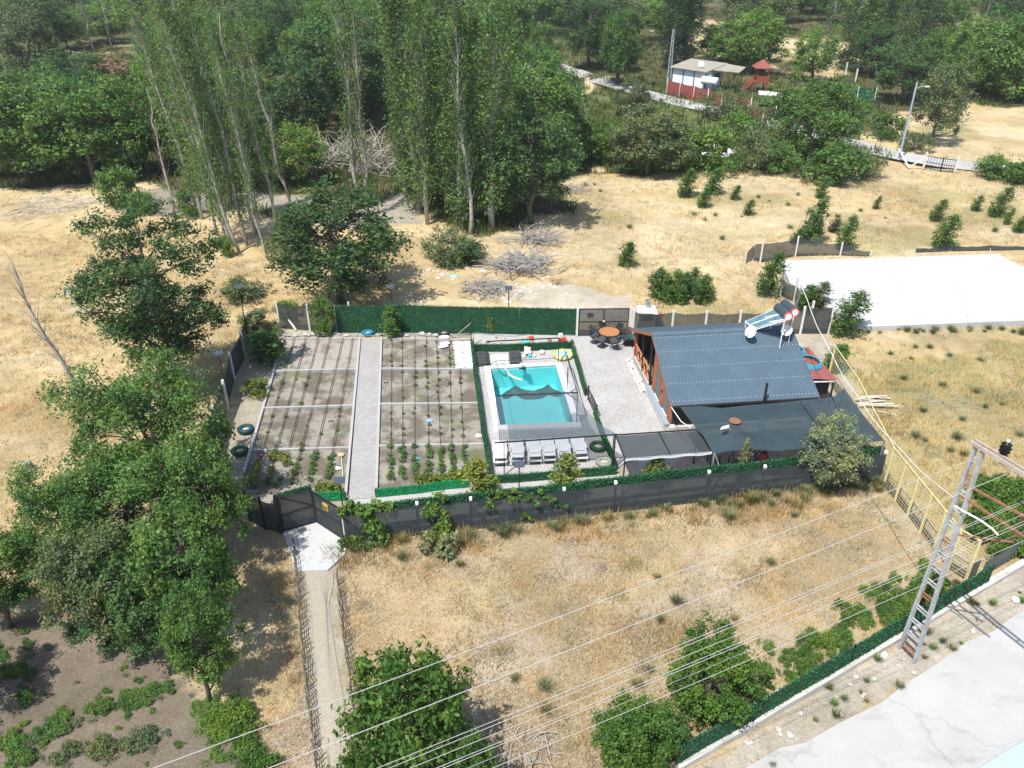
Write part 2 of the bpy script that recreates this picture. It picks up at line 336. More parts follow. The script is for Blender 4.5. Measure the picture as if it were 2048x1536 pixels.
def region(x, y):
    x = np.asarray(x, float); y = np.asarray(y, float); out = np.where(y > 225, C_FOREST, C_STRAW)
    for cat, pl, wp in REG:
        k = np.clip(y / 45, .6, 4) * wp
        wx = x + (vnoise(x, y, 2.2 * wp + .3, 3) - .5) * 2 * k + (vnoise(x, y, .7, 5) - .5) * .5 * min(1, wp); wy = y + (vnoise(x, y, 2.2 * wp + .3, 8) - .5) * 2 * k + (vnoise(x, y, .7, 6) - .5) * .5 * min(1, wp)
        out = np.where(inside(wx, wy, pl), cat, out)
    return out
FLATS = [COMPOUND, SLAB, ROADP]
def elev_raw(x, y):
    z = (vnoise(x, y, 7, 1) - .5) * .35 + (vnoise(x, y, 2.1, 2) - .5) * .14
    return z * (1 + np.clip((y - 70) / 60, 0, 1))
xs = np.concatenate([-np.geomspace(700, 70, 22), np.arange(-69, 69.1, .55), np.geomspace(70, 700, 22)])
ys = np.concatenate([[-200, -90, -40, -15, 0], np.arange(5, 115, .55), np.arange(116, 260, 3.), np.geomspace(262, 1200, 16)])
GX, GY = np.meshgrid(xs, ys); gx, gy = GX.ravel(), GY.ravel()
fl = np.zeros(GX.shape, bool)
for pl in FLATS: fl |= inside(GX, GY, pl)
fm = fl.astype(float)
for _ in range(3): fm = np.maximum(fm, np.maximum(np.maximum(np.roll(fm, 1, 0), np.roll(fm, -1, 0)), np.maximum(np.roll(fm, 1, 1), np.roll(fm, -1, 1))))   # level ground a little past the edges
for _ in range(8): fm = (fm + np.roll(fm, 1, 0) + np.roll(fm, -1, 0) + np.roll(fm, 1, 1) + np.roll(fm, -1, 1)) / 5
fm = np.maximum(fm, fl)
GZ = elev_raw(GX, GY) * (1 - fm) - .06 * fm; gz = GZ.ravel()
def elev(x, y):
    x = np.asarray(x, float); y = np.asarray(y, float)
    i = np.clip(np.searchsorted(xs, x) - 1, 0, len(xs) - 2); j = np.clip(np.searchsorted(ys, y) - 1, 0, len(ys) - 2)
    fx = (x - xs[i]) / (xs[i + 1] - xs[i]); fy = (y - ys[j]) / (ys[j + 1] - ys[j])
    return (GZ[j, i] * (1 - fx) + GZ[j, i + 1] * fx) * (1 - fy) + (GZ[j + 1, i] * (1 - fx) + GZ[j + 1, i + 1] * fx) * fy
me = bpy.data.meshes.new('ground'); nx, ny = len(xs), len(ys)
idx = (np.arange(ny - 1)[:, None] * nx + np.arange(nx - 1)[None]).ravel()
W_ = [at(*q) for q in ((980.6, 740), (1111.6, 733), (1146.7, 847.4), (1000, 853.5))]; wc = sum(W_, Vector()) / 4
hole = inside(gx, gy, [(wc.x + (q.x - wc.x) * 1.08, wc.y + (q.y - wc.y) * 1.06) for q in W_])       # the pool is dug into the ground
quads = np.stack([idx, idx + 1, idx + 1 + nx, idx + nx], 1); quads = quads[~hole[quads].any(1)]
me.from_pydata(np.stack([gx, gy, gz], 1).tolist(), [], quads.tolist()); me.update()
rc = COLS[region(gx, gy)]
t1 = vnoise(gx, gy, 5, 11)[:, None]; t2 = vnoise(gx, gy, 1.6, 12)[:, None]
def sstep(a_, b_, q): q = np.clip((q - a_) / (b_ - a_), 0, 1); return q * q * (3 - 2 * q)
gr = region(gx, gy); mk = lambda c_: np.isin(gr, c_).astype(float)
def mixin(w_, c_):
    global rc
    rc = rc * (1 - w_[:, None]) + np.array(c_)[None] * w_[:, None]
mixin(mk([C_FRONT]) * sstep(.55, .74, vnoise(gx, gy, 2.6, 61)) * .7, (.49, .43, .355)); mixin(mk([C_FRONT]) * sstep(.6, .8, vnoise(gx, gy, 3.6, 62)) * .3, (.46, .34, .22))        # bare ground, rusty dead weeds
mixin(mk([C_STRAW, C_PALE]) * sstep(.5, .75, vnoise(gx * .3 + gy * .12, gy, 2.4, 63)) * .6, (.60, .515, .36)); mixin(mk([C_STRAW, C_PALE]) * sstep(.56, .78, vnoise(gx * .45, gy, 4., 64)) * .5, (.50, .38, .21))
mixin(mk([C_OLIVE, C_PALE]) * sstep(.52, .75, vnoise(gx, gy, 5, 65)) * .55, (.29, .275, .125))
rc = rc * (.86 + .28 * t1) * (.9 + .2 * t2)
ca = me.color_attributes.new('cover', 'FLOAT_COLOR', 'POINT'); ca.data.foreach_set('color', np.concatenate([rc, np.ones((len(rc), 1))], 1).astype(np.float32).ravel())
gm = bpy.data.materials.new('field_ground'); t, p = nodes(gm); MATS['g'] = gm
a = t.nodes.new('ShaderNodeAttribute'); a.attribute_name = 'cover'; g = t.nodes.new('ShaderNodeNewGeometry')
def tnoise(sc, det=6, ro=.7):
    n = t.nodes.new('ShaderNodeTexNoise'); n.inputs['Scale'].default_value = sc; n.inputs['Detail'].default_value = det; n.inputs['Roughness'].default_value = ro; t.links.new(g.outputs['Position'], n.inputs[0]); return n
def ramp(src, p0, c0, p1, c1):
    r = t.nodes.new('ShaderNodeValToRGB'); e = r.color_ramp.elements; e[0].position = p0; e[0].color = (*c0, 1); e[1].position = p1; e[1].color = (*c1, 1); t.links.new(src, r.inputs[0]); return r.outputs[0]
def mulc(a_, b_, f=1.):
    m = t.nodes.new('ShaderNodeMix'); m.data_type = 'RGBA'; m.blend_type = 'MULTIPLY'; m.inputs[0].default_value = f; t.links.new(a_, m.inputs[6]); t.links.new(b_, m.inputs[7]); return m.outputs[2]
n1 = tnoise(9, 6, .8); n2 = tnoise(1.1, 5, .6); n3 = tnoise(.23, 4, .6); n4 = tnoise(34, 3, .8)
c = mulc(a.outputs['Color'], ramp(n1.outputs['Fac'], .32, (.74, .71, .66), .68, (1.18, 1.18, 1.16)))
c = mulc(c, ramp(n2.outputs['Fac'], .3, (.84, .82, .78), .7, (1.12, 1.12, 1.12))); c = mulc(c, ramp(n3.outputs['Fac'], .3, (.85, .86, .8), .7, (1.1, 1.1, 1.12)))
c = mulc(c, ramp(n4.outputs['Fac'], .3, (.75, .73, .7), .7, (1.15, 1.15, 1.15)))
t.links.new(c, p.inputs['Base Color']); p.inputs['Roughness'].default_value = .95; p.inputs['Specular IOR Level'].default_value = .1
b = t.nodes.new('ShaderNodeBump'); b.inputs['Strength'].default_value = .9; b.inputs['Distance'].default_value = .12; t.links.new(n1.outputs['Fac'], b.inputs['Height']); t.links.new(b.outputs[0], p.inputs['Normal'])
me.materials.append(gm); me.shade_smooth(); link('ground', me, kind='structure')
def gz_at(x, y): return float(elev(np.array([x]), np.array([y]))[0])

# sheets laid on the ground
CONC = M('concrete', (.52, .50, .46), .9, .22, 1.2, .15); PALECONC = M('pale_concrete', (.37, .365, .355), .9, .12, 1.5, .1)
WHITECONC = M('white_concrete', (.43, .435, .44), .9, .07, .7, .08); DIRT = M('yard_dirt', (.47, .41, .33), .95, .25, 2.5, .3)
def sheet(name, uv, z, mat, z0=-.12):
    pl = [at(u, v, z) for u, v in uv]; return MB().prism(pl, z0, z).build(name, mat, kind='structure')
PAVE = pavemat('court_pavers', (.425, .42, .41), (.28, .28, .275), .24, .12, 96.5, (.86, .83, .80)); PATHP = pavemat('path_pavers', (.34, .333, .322), (.275, .268, .258), .22, .11, 6.5, (.92, .9, .88), .008)
DARKP = pavemat('terrace_pavers', (.36, .37, .37), (.22, .22, .21), .24, .12, 6.5, (.8, .62, .52))
sheet('yard', ((700, 1000), (972, 968), (1236, 944), (1250, 988), (1126, 1012), (940, 1032), (700, 1062)), .012, PALECONC)
WT = [at(*q) for q in ((980.6, 740), (1111.6, 733), (1146.7, 847.4), (1000, 853.5))]          # water edge
OUT = [at(*q) for q in ((968, 735.5), (1122, 727.5), (1163, 857), (989, 863))]               # outer edge of the coping
D_ = [at(*q) for q in ((945, 697), (1143, 691), (1190, 825), (1231, 938), (1232, 952), (978, 966))]; mb = MB()
for pl in ([D_[0], D_[1], OUT[1], OUT[0]], [D_[1], D_[2], D_[3], OUT[2], OUT[1]], [D_[3], D_[4], D_[5], OUT[3], OUT[2]], [D_[5], D_[0], OUT[0], OUT[3]]): mb.prism(pl[::-1], -.12, .016)
mb.build('pool_deck', PAVE, kind='structure')
sheet('play_yard', ((943, 664), (1160, 672), (1142, 688), (944, 694)), .012, PALECONC)
sheet('courtyard', ((1145, 672), (1258, 672), (1268, 712), (1303, 790), (1345, 866), (1400, 905), (1253, 922), (1234, 936), (1192, 824)), .02, PAVE)
sheet('terrace', ((1253, 925), (1400, 908), (1560, 905), (1590, 960), (1400, 990), (1256, 1002)), .024, DARKP)
sheet('garden_path', ((722, 680), (762, 680), (752, 995), (697, 998)), .05, PATHP)
sheet('gate_apron', ((565, 1060), (640, 1042), (694, 1082), (690, 1108), (655, 1140), (592, 1142), (575, 1090)), .01, WHITECONC)
# road at the lower right with its broken edge
rp = [at(u, v) for u, v in ((1478, 1545), (1560, 1500), (1610, 1490), (1683, 1446), (1760, 1405), (1800, 1365), (1878, 1321), (1930, 1285), (1990, 1260), (2060, 1215), (2500, 1010))]
rp = [Vector((q.x + rnd.uniform(-.12, .12), q.y + rnd.uniform(-.12, .12), 0)) for q in rp] + [at(u, v) for u, v in ((2900, 1300), (2300, 1900), (1500, 1900), (1400, 1600))]
rm = M('road_concrete', (.39, .385, .37), .9, .12, .5, .1, detail=7); tr_ = rm.node_tree
grime(rm, .3, (1, 2.2, 1), (.72, .70, .66), .16, .16, -30); MB().prism(rp, -.2, -.012).build('road', rm, kind='structure')
MB().prism([at(u, v) for u, v in ((1940, 1548), (2010, 1503), (2060, 1474), (2300, 1600), (2000, 1800))], -.1, -.004).build('blue_lot', M('blue_floor', (.36, .46, .48), .7, .1, .8), kind='structure')
MB().prism([at(u, v) for u, v in ((1925, 1548), (2005, 1497), (2060, 1464), (2060, 1474), (2010, 1503), (1940, 1548))], -.1, .03).build('lot_kerb', PALECONC, kind='structure')
# concrete slab at the upper right, raised a step
sb = [at(u, v, .32) for u, v in ((1562, 522), (1995, 508), (2120, 572), (2180, 640), (2048, 641), (1690, 655), (1672, 628), (1640, 600), (1580, 566))]
MB().prism(sb, -.3, .32).build('concrete_slab', grime(M('slab_white', (.445, .445, .435), .9, .06, .22, .05), .16, (1, 2.6, 1), (.76, .75, .73), .15, .11, 62), kind='structure')
# gravel path
GRAVEL = M('gravel', (.44, .395, .315), .95, .35, 22, .6, detail=2)
gp = [((598, 1140), (672, 1140)), ((612, 1165), (668, 1165)), ((622, 1210), (662, 1210)), ((628, 1280), (668, 1280)), ((632, 1360), (680, 1360)), ((640, 1450), (694, 1450)), ((650, 1560), (708, 1560))]
mb = MB(); rows = []
for l_, r_ in gp:
    row = []
    for k in range(7):
        q = at(l_[0] + 5 + (r_[0] - l_[0] - 8) * k / 6, l_[1]); q.x += rnd.uniform(-.12, .12); q.z = gz_at(q.x, q.y) + .035 + .02 * (k in (2, 3, 4)); row.append(q)
    rows.append(row)
mb.grid(rows).build('gravel_path', GRAVEL, kind='structure', smooth=True)
# far roads
FARROAD = M('far_road', (.38, .375, .365), .95, .15, .6)
def strip(name, pts, wd, z, mat):
    P = [at(*q) for q in pts]; L = []
    for i, q in enumerate(P):
        d = (P[min(i + 1, len(P) - 1)] - P[max(i - 1, 0)]).normalized(); n = Vector((-d.y, d.x, 0)) * wd / 2; L.append([q + n + Vector((0, 0, z)), q - n + Vector((0, 0, z))])
    return MB().grid(L).build(name, mat, kind='structure')
strip('far_road', ((1085, 125), (1150, 146), (1200, 165), (1290, 190), (1350, 206), (1420, 222), (1520, 245), (1620, 268), (1700, 290), (1780, 312), (1880, 330), (2000, 342), (2200, 352)), 3.6, .24, FARROAD)

# garden beds
SOILM = M('bed_soil', (.25, .228, .19), .95, .3, .75, .5, c2=(.125, .106, .082), detail=8, bscale=14, edge=(.45, .57))
def moss(m_):
    t = m_.node_tree; p = t.nodes['Principled BSDF']; src = p.inputs['Base Color'].links[0].from_socket; g = t.nodes.new('ShaderNodeNewGeometry')
    n = t.nodes.new('ShaderNodeTexNoise'); n.inputs['Scale'].default_value = .62; n.inputs['Detail'].default_value = 7; n.inputs['Roughness'].default_value = .7
    mp = t.nodes.new('ShaderNodeMapping'); mp.inputs['Location'].default_value = (13.7, 4.1, 2); t.links.new(g.outputs['Position'], mp.inputs[0]); t.links.new(mp.outputs[0], n.inputs[0])
    r = t.nodes.new('ShaderNodeValToRGB'); r.color_ramp.elements[0].position = .55; r.color_ramp.elements[0].color = (0, 0, 0, 1); r.color_ramp.elements[1].position = .68; r.color_ramp.elements[1].color = (.75, .75, .75, 1); t.links.new(n.outputs['Fac'], r.inputs[0])
    mx = t.nodes.new('ShaderNodeMix'); mx.data_type = 'RGBA'; t.links.new(r.outputs[0], mx.inputs[0]); t.links.new(src, mx.inputs[6]); mx.inputs[7].default_value = (.12, .14, .055, 1); t.links.new(mx.outputs[2], p.inputs['Base Color'])
moss(SOILM)          # patches of low green weeds on the damp soil
LR = [((567, 680), (718, 680)), ((552, 745), (712, 741)), ((529, 819), (706, 814)), ((503, 904), (698, 898)), ((474, 985), (691, 985))]
RR_ = [((764, 680), (938, 682)), ((763, 740), (946, 741)), ((761, 811), (955, 809)), ((758, 895), (968, 891)), ((753, 978), (976, 955))]
kerb = thing('garden_kerb', 'white concrete kerbs dividing the vegetable beds into two rows of four', 'kerb', at(640, 760))
for S in (LR, RR_):
    for i in range(4):
        (a0, a1), (b0, b1) = S[i], S[i + 1]
        m_ = SOILM if i > 0 or S is RR_ else M('bed_soil_dry', (.30, .275, .235), .95, .2, .75, .4, c2=(.165, .138, .11), detail=8, bscale=14, edge=(.36, .5))
        sheet('bed_soil', (a0, a1, b1, b0), .02, m_)
        n0, n1 = at(*a0), at(*a1); MB().bar(n0 + Vector((0, 0, .07)), n1 + Vector((0, 0, .07)), .12, .14).build('kerb', PALECONC, kerb)
for k, (q0, q1) in enumerate((((568, 678), (488, 950)), ((720, 678), (692, 990)), ((763, 678), (753, 980)))):
    MB().bar(at(*q0) + Vector((0, 0, .075)), at(*q1) + Vector((0, 0, .075)), .13, .16).build('kerb', PALECONC, kerb)

# ---------------------------------------------------------------- pool
pool = thing('swimming_pool', 'small turquoise swimming pool with white coping half under a shade net', 'pool', sum(WT, Vector()) / 4)
COP = M('coping_white', (.82, .82, .81), .6, .06, 2)
for i in range(4):
    j = (i + 1) % 4; mb = MB(); i0, i1 = WT[i].copy(), WT[j].copy()
    mb.prism([OUT[i], OUT[j], WT[j], WT[i]], .0, .12); mb.build('coping', COP, pool)
LINER = M('pool_liner', (.27, .66, .68), .6, .12, .9)
mb = MB()
for i in range(4):
    j = (i + 1) % 4; mb.face([WT[i] + Vector((0, 0, .1)), WT[j] + Vector((0, 0, .1)), WT[j] - Vector((0, 0, 1.3)), WT[i] - Vector((0, 0, 1.3))])
mb.face([q - Vector((0, 0, 1.3)) for q in WT]); mb.build('liner', LINER, pool)
wm = bpy.data.materials.new('pool_water'); t, p = nodes(wm); p.inputs['Base Color'].default_value = (.55, .93, .95, 1); p.inputs['Roughness'].default_value = .04; p.inputs['IOR'].default_value = 1.33; p.inputs['Transmission Weight'].default_value = 0.0
t.nodes.remove(p); tr = t.nodes.new('ShaderNodeBsdfTransparent'); tr.inputs[0].default_value = (.62, .93, .95, 1); gl = t.nodes.new('ShaderNodeBsdfGlossy'); gl.inputs['Roughness'].default_value = .05
fr = t.nodes.new('ShaderNodeFresnel'); fr.inputs[0].default_value = 1.33; ms = t.nodes.new('ShaderNodeMixShader'); g = t.nodes.new('ShaderNodeNewGeometry')
n = t.nodes.new('ShaderNodeTexNoise'); n.inputs['Scale'].default_value = 5; n.inputs['Detail'].default_value = 3; t.links.new(g.outputs['Position'], n.inputs[0])
b = t.nodes.new('ShaderNodeBump'); b.inputs['Strength'].default_value = .35; b.inputs['Distance'].default_value = .04; t.links.new(n.outputs['Fac'], b.inputs['Height'])
for q in (fr, gl): t.links.new(b.outputs[0], q.inputs['Normal'])
t.links.new(fr.outputs[0], ms.inputs[0]); t.links.new(tr.outputs[0], ms.inputs[1]); t.links.new(gl.outputs[0], ms.inputs[2]); t.links.new(ms.outputs[0], t.nodes['Material Output'].inputs[0])
mb = MB(); mb.face([q + Vector((0, 0, -.08)) for q in WT[::-1]]); mb.build('water_surface', wm, pool)

# ---------------------------------------------------------------- fences
GREYNET = netmat('grey_net', (.042, .053, .057), .93); BLACKNET = netmat('black_net', (.052, .06, .06), .82); THINNET = netmat('thin_net', (.10, .105, .10), .45)
POOLNET = netmat('pool_net', (.065, .092, .107), .60, .1); SAIL = netmat('sail_cloth', (.034, .057, .067), .95, .3, .8); PERG = netmat('pergola_net', (.036, .049, .057), .9, .15)
POSTC = M('post_concrete', (.66, .65, .62), .9, .15, 6); BLACKM = M('black_steel', (.02, .022, .024), .5, .2, 5); GREYM = M('grey_steel', (.30, .31, .32), .5, .2, 5, metal=.4)
HEDGE = leafmat('turf_green', (.011, .055, .024), (.03, .135, .06), 0); TURF = leafmat('turf_bright', (.004, .16, .055), (.01, .34, .13), 0)
HEDGEB = M('turf_backing', (.012, .07, .03), .8, .3, 12); TURFB = M('turf_bright_backing', (.006, .22, .08), .8, .2, 12)
Z = lambda h: Vector((0, 0, h))
def bristles(P, hs, th, dens, size, mat, name, par, side=1):
    """artificial grass tufts over both faces and the top of a low fence along P"""
    Cs, Ns = [], []
    for a_, b_ in zip(P[:-1], P[1:]):
        L = (b_ - a_).length; d = (b_ - a_).normalized(); n = Vector((d.y, -d.x, 0)); k = int(L * hs * dens)
        for s_ in (1, -1):
            t_ = rng.random(k); h_ = rng.random(k) * hs
            C = np.array(a_)[None] + np.outer(t_ * L, d) + np.array(n)[None] * s_ * (th / 2 + rng.uniform(0, .03, k))[:, None]; C[:, 2] += h_; Cs.append(C); Ns.append(np.tile(np.array(n) * s_ + np.array([0, 0, .5]), (k, 1)))
        k2 = int(L * dens * .35); C = np.array(a_)[None] + np.outer(rng.random(k2) * L, d) + np.array(n)[None] * rng.uniform(-th, th, k2)[:, None]; C[:, 2] += hs + rng.uniform(-.02, .07, k2); Cs.append(C); Ns.append(np.tile([0, 0, 1.], (k2, 1)))
    C = np.concatenate(Cs); N = np.concatenate(Ns)
    V = leafquads(C - np.array(WL[par]), size * rng.uniform(.6, 1.4, len(C)), N, .45); lv = np.clip(rng.normal(.45, .22, len(C)) + (vnoise(C[:, 0] + C[:, 1] * .7, C[:, 2] * 2, .45, 4) - .5) * .7, 0, 1)
    return link(name, fastmesh(name, V, 4, mat, lv), par)
def turf_fence(name, label, P, hs, bright=False, posts=True, th=.06, dens=420, z0=0., size=.07):
    P = [Vector(q) for q in P]; t_ = thing(name, label, 'fence', P[0]); Q = [P[0]]
    for a_, b_ in zip(P[:-1], P[1:]):
        d = (b_ - a_).normalized(); n = Vector((d.y, -d.x, 0)); k = max(1, int((b_ - a_).length / 1.1))
        for i in range(1, k + 1): Q.append(a_.lerp(b_, i / k) + n * rnd.uniform(-.035, .035) + Z(rnd.uniform(-.035, .025)))
    P0, P = P, Q
    for a_, b_ in zip(P[:-1], P[1:]): MB().bar(a_ + Z(hs / 2 + z0), b_ + Z(hs / 2 + z0), th, hs).build('panel', TURFB if bright else HEDGEB, t_)
    bristles([q + Z(z0) for q in P], hs, th, dens, size, TURF if bright else HEDGE, 'turf', t_)
    if posts:
        for a_, b_ in zip(P0[:-1], P0[1:]):
            k = max(1, int((b_ - a_).length / 2.2))
            for i in range(k + 1):
                q = a_.lerp(b_, i / k); MB().bar(q, q + Z(hs + .04), .05).build('post', BLACKM, t_)
    return t_
def net_fence(name, label, P, hs, mat, posts=None, post_h=.15, sag=.06, pw=.1, pmat=POSTC, off=.0, z0=-.1):
    """net stretched between posts; one net panel per span, each post its own part"""
    P = [Vector(q) for q in P]; hs = hs if hasattr(hs, '__len__') else [hs] * len(P); t_ = thing(name, label, 'fence', P[0])
    for i in range(len(P) - 1):
        a_, b_ = P[i], P[i + 1]; n = 8; d = (b_ - a_).normalized(); nn = Vector((d.y, -d.x, 0)); G = []
        for k in range(n + 1):
            f = k / n; q = a_.lerp(b_, f) + nn * off; h_ = hs[i] + (hs[i + 1] - hs[i]) * f - sag * 4 * f * (1 - f) * rnd.uniform(.6, 1.2); bul = nn * rnd.uniform(-.03, .05)
            G.append([q + Z(z0), q + bul + Z(h_ * .35), q + bul * .6 + Z(h_ * .7), q + Z(h_)])
        MB().grid(G).build('net_panel', mat, t_, smooth=True)
    for i, q in enumerate(P if posts is None else posts):
        MB().bar(q - Z(.2), q + Z(hs[min(i, len(hs) - 1)] + post_h), pw).build('post', pmat, t_)
    return t_
def lampost(label, u, v, vtop=None, h=None, rz=0.):
    p = at(u, v); h = h or hgt(u, v, vtop); t_ = thing('solar_lamp', label, 'lamp', p, 'solar lamp posts inside the fence')
    MB().tube([p - Z(.1), p + Z(h)], .028, 8).build('pole', BLACKM, t_)
    MB().box(p + Z(.02), (.16, .16, .04)).build('base_plate', BLACKM, t_)
    c_ = p + Z(h + .03); ca, sa = math.cos(rz), math.sin(rz)
    MB().hexa([c_ + Vector((x * ca - y * sa, x * sa + y * ca, z)) for x, y, z in ((-.24, -.16, -.05), (.24, -.16, -.05), (.24, .16, .05), (-.24, .16, .05))],
              [c_ + Vector((x * ca - y * sa, x * sa + y * ca, z + .035)) for x, y, z in ((-.24, -.16, -.05), (.24, -.16, -.05), (.24, .16, .05), (-.24, .16, .05))]).build('solar_panel', M('solar_cell', (.06, .075, .10), .3, .2, 20), t_)
    MB().box(c_ + Vector((0, -.1, -.06)), (.16, .1, .03)).build('lamp_head', M('lamp_white', (.7, .7, .68), .4), t_)
    return t_

# back fence: net corner, green turf run, gate, net run with concrete posts
net_fence('net_fence', 'grey net fence in the far corner beside the green turf fence', [at(560, 655), at(620, 660), at(676, 663)], 1.75, BLACKNET, sag=.15, post_h=.1)
turf_fence('turf_fence', 'tall dark green artificial turf fence along the back of the plot', [at(676, 664), at(850, 664), at(1000, 668), at(1156, 671)], 1.85, dens=330, size=.075)
for k, (u, v) in enumerate(((845, 614), (895, 619), (942, 619), (700, 615))):
    q = at(u, v + 52); q.y += .5; MB().bar(q - Z(.1), q + Z(2.0), .1).build('concrete_post', POSTC, label='concrete post behind the tall turf fence, number %s from the left' % ('two', 'three', 'four', 'one')[k].replace('one', 'one'), cat='post', group='posts behind the turf fence')
g0, g1 = at(1157, 672), at(1254, 671); gt = thing('double_gate', 'closed double steel gate covered with dark netting behind the patio table', 'gate', g0); gd = (g1 - g0).normalized()
for k, (a_, b_) in enumerate(((g0, g0.lerp(g1, .49)), (g0.lerp(g1, .51), g1))):
    mb = MB()
    for h_ in (.1, 1.0, 1.9): mb.bar(a_ + Z(h_), b_ + Z(h_), .05)
    for q in (a_, b_): mb.bar(q + Z(.08), q + Z(1.92), .05)
    lf = mb.build('gate_leaf', BLACKM, gt); MB().face([a_ + Z(.1), b_ + Z(.1), b_ + Z(1.88), a_ + Z(1.88)]).build('net', BLACKNET, lf)
    MB().grid([[a_.lerp(b_, f) + Vector((0, -.02, .08)), a_.lerp(b_, f) + Vector((0, -.03, .45 + .03 * math.sin(9 * f)))] for f in (0, .2, .4, .6, .8, 1)]).build('kick_panel', M('kick_dark', (.07, .075, .075), .8), lf)
mb = MB()
for k in range(24): q = g0.lerp(g1, (k + .5) / 24); mb.tube([q + Z(1.9), q + Z(2.0)], .012, 4, .003)
mb.build('spikes', BLACKM, gt, kind='stuff')
MB().box(g0.lerp(g1, .22) + Vector((0, -.05, 1.5)), (.38, .03, .3)).build('plate', M('dark_plate', (.05, .05, .05), .6), gt); MB().box(g0.lerp(g1, .5) + Vector((0, -.06, 1.05)), (.12, .06, .1)).build('lock', POSTC, gt)
for k, q in enumerate((g0, g1)): MB().bar(q - Z(.1) - gd * (.12 if k == 0 else -.12), q + Z(2.0) - gd * (.12 if k == 0 else -.12), .13).build('post', POSTC, gt)
net_fence('net_fence', 'sagging black net fence with concrete posts behind the house', [at(u, v) for u, v in ((1264, 672), (1342, 670), (1408, 669), (1475, 668), (1545, 667), (1600, 666))], [1.7, 1.6, 1.55, 1.5, 1.55, 1.7], BLACKNET, sag=.12, pw=.13)
net_fence('net_fence', 'dark net panel standing at the plot corner beside the white slab', [at(1600, 666), at(1656, 666)], [1.75, 1.8], GREYNET, sag=.02)
# rocks along the foot of the back fence
ROCK = M('rock', (.50, .46, .40), .95, .25, 5, .3)
def rock_mesh(seed):
    r_ = random.Random(seed); mb = MB(); mb.lathe([(.0, -.3), (.7, -.25), (1., .1), (.75, .5), (.25, .72), (.0, .75)], n=7)
    mb.v = [(x * (1 + r_.uniform(-.25, .25)), y * (1 + r_.uniform(-.25, .25)), z * (1 + r_.uniform(-.3, .2))) for x, y, z in mb.v]; me = mb.mesh('rock'); me.materials.append(ROCK); return me
ROCKS = [rock_mesh(k) for k in range(4)]
def rock(p, s, label, group):
    o = link('rock', ROCKS[rnd.randrange(4)], loc=p, label=label, cat='rock', group=group); o.scale = (s * rnd.uniform(.8, 1.3), s * rnd.uniform(.8, 1.2), s * rnd.uniform(.6, .9)); o.rotation_euler = (0, 0, rnd.uniform(0, 6)); return o
for k in range(26): rock(at(565 + k * 13.5 + rnd.uniform(-6, 6), 667 + rnd.uniform(-1, 5)), rnd.uniform(.07, .17), 'small pale stone at the foot of the back fence', 'stones along the foot of the back fence')

# left fence of the plot
LF = [at(u, v) for u, v in ((500, 672), (490, 713), (468, 757), (456, 815), (436, 868), (418, 960), (400, 1000))]
net_fence('net_fence', 'dark net fence with leaning concrete posts along the left side', LF, 1.6, GREYNET, sag=.1, pw=.13)
q = at(590, 657); MB().bar(at(592, 660) , at(568, 652) + Z(1.2), .1).build('brace_post', POSTC, label='slanted concrete brace propping the far fence corner', cat='post')
# front fence: grey net outside, green turf strip inside
FB = [at(u, v) for u, v in ((692, 1083), (838, 1066), (943, 1055), (1126, 1034), (1227, 1021), (1410, 999), (1520, 986), (1617, 973), (1757, 957))]
FH = [1.75, 1.62, 1.58, 1.55, 1.55, 1.55, 1.5, 1.5, 1.5]
ff = net_fence('net_fence', 'long dark grey net fence with white post caps facing the dry field', FB, FH, GREYNET, sag=.05, post_h=-.02, pw=.1, off=.1)
for q, h_ in zip(FB[1:], FH[1:]): MB().box(q + Z(h_ + .05), (.12, .12, .12), .1).build('post_cap', COP, ff)
turf_fence('turf_fence', 'green turf strip topping the inside of the long front fence', [q + Vector((.03, .28, 1.22)) for q in FB], .42, posts=False, dens=420, th=.08, size=.09)
# inner low fences round the pool
turf_fence('turf_fence', 'low green turf fence between the pool and the vegetable beds', [at(944, 697), at(953, 770), at(963, 845), at(979, 957)], .6, th=.1)
turf_fence('turf_fence', 'low green turf fence at the far end of the pool', [at(946, 704), at(1040, 703), at(1142, 697)], .5, th=.08)
turf_fence('turf_fence', 'low green turf fence between pool and courtyard, far half', [at(1143, 694), at(1156, 740), at(1171, 792)], .5, th=.08)
turf_fence('turf_fence', 'low green turf fence between pool and courtyard, near half', [at(1188, 828), at(1206, 880), at(1231, 940)], .5, th=.08)
turf_fence('turf_fence', 'low dark green turf fence in front of the sun loungers', [at(982, 967), at(1100, 959), at(1232, 948)], .45, th=.1)
turf_fence('turf_fence', 'bright green turf edging in front of the right vegetable beds', [at(752, 995), at(845, 985), at(940, 974)], .45, True, th=.05, dens=320, size=.07)
turf_fence('turf_fence', 'short bright green turf edging left of the garden path', [at(624, 1002), at(692, 1000)], .45, True, th=.05, dens=320, size=.07)
gq0, gq1 = at(1176, 800), at(1196, 838); pg = thing('pool_gate', 'open black steel gate leaf in the pool fence by the courtyard', 'gate', gq0)
mb = MB(); gq1 = at(1193, 836)
for h_ in (.08, .75): mb.bar(gq0 + Z(h_), gq1 + Z(h_), .04)
for k in range(7): q = gq0.lerp(gq1, k / 6); mb.bar(q + Z(.08), q + Z(.75 if k % 6 else .85), .035)
mb.bar(gq0 + Z(.1), gq1 + Z(.74), .03); mb.build('gate_leaf', BLACKM, pg); MB().bar(gq0, gq0 + Z(.95), .07).build('post', BLACKM, pg); MB().bar(gq1, gq1 + Z(.8), .06).build('post', BLACKM, pg)

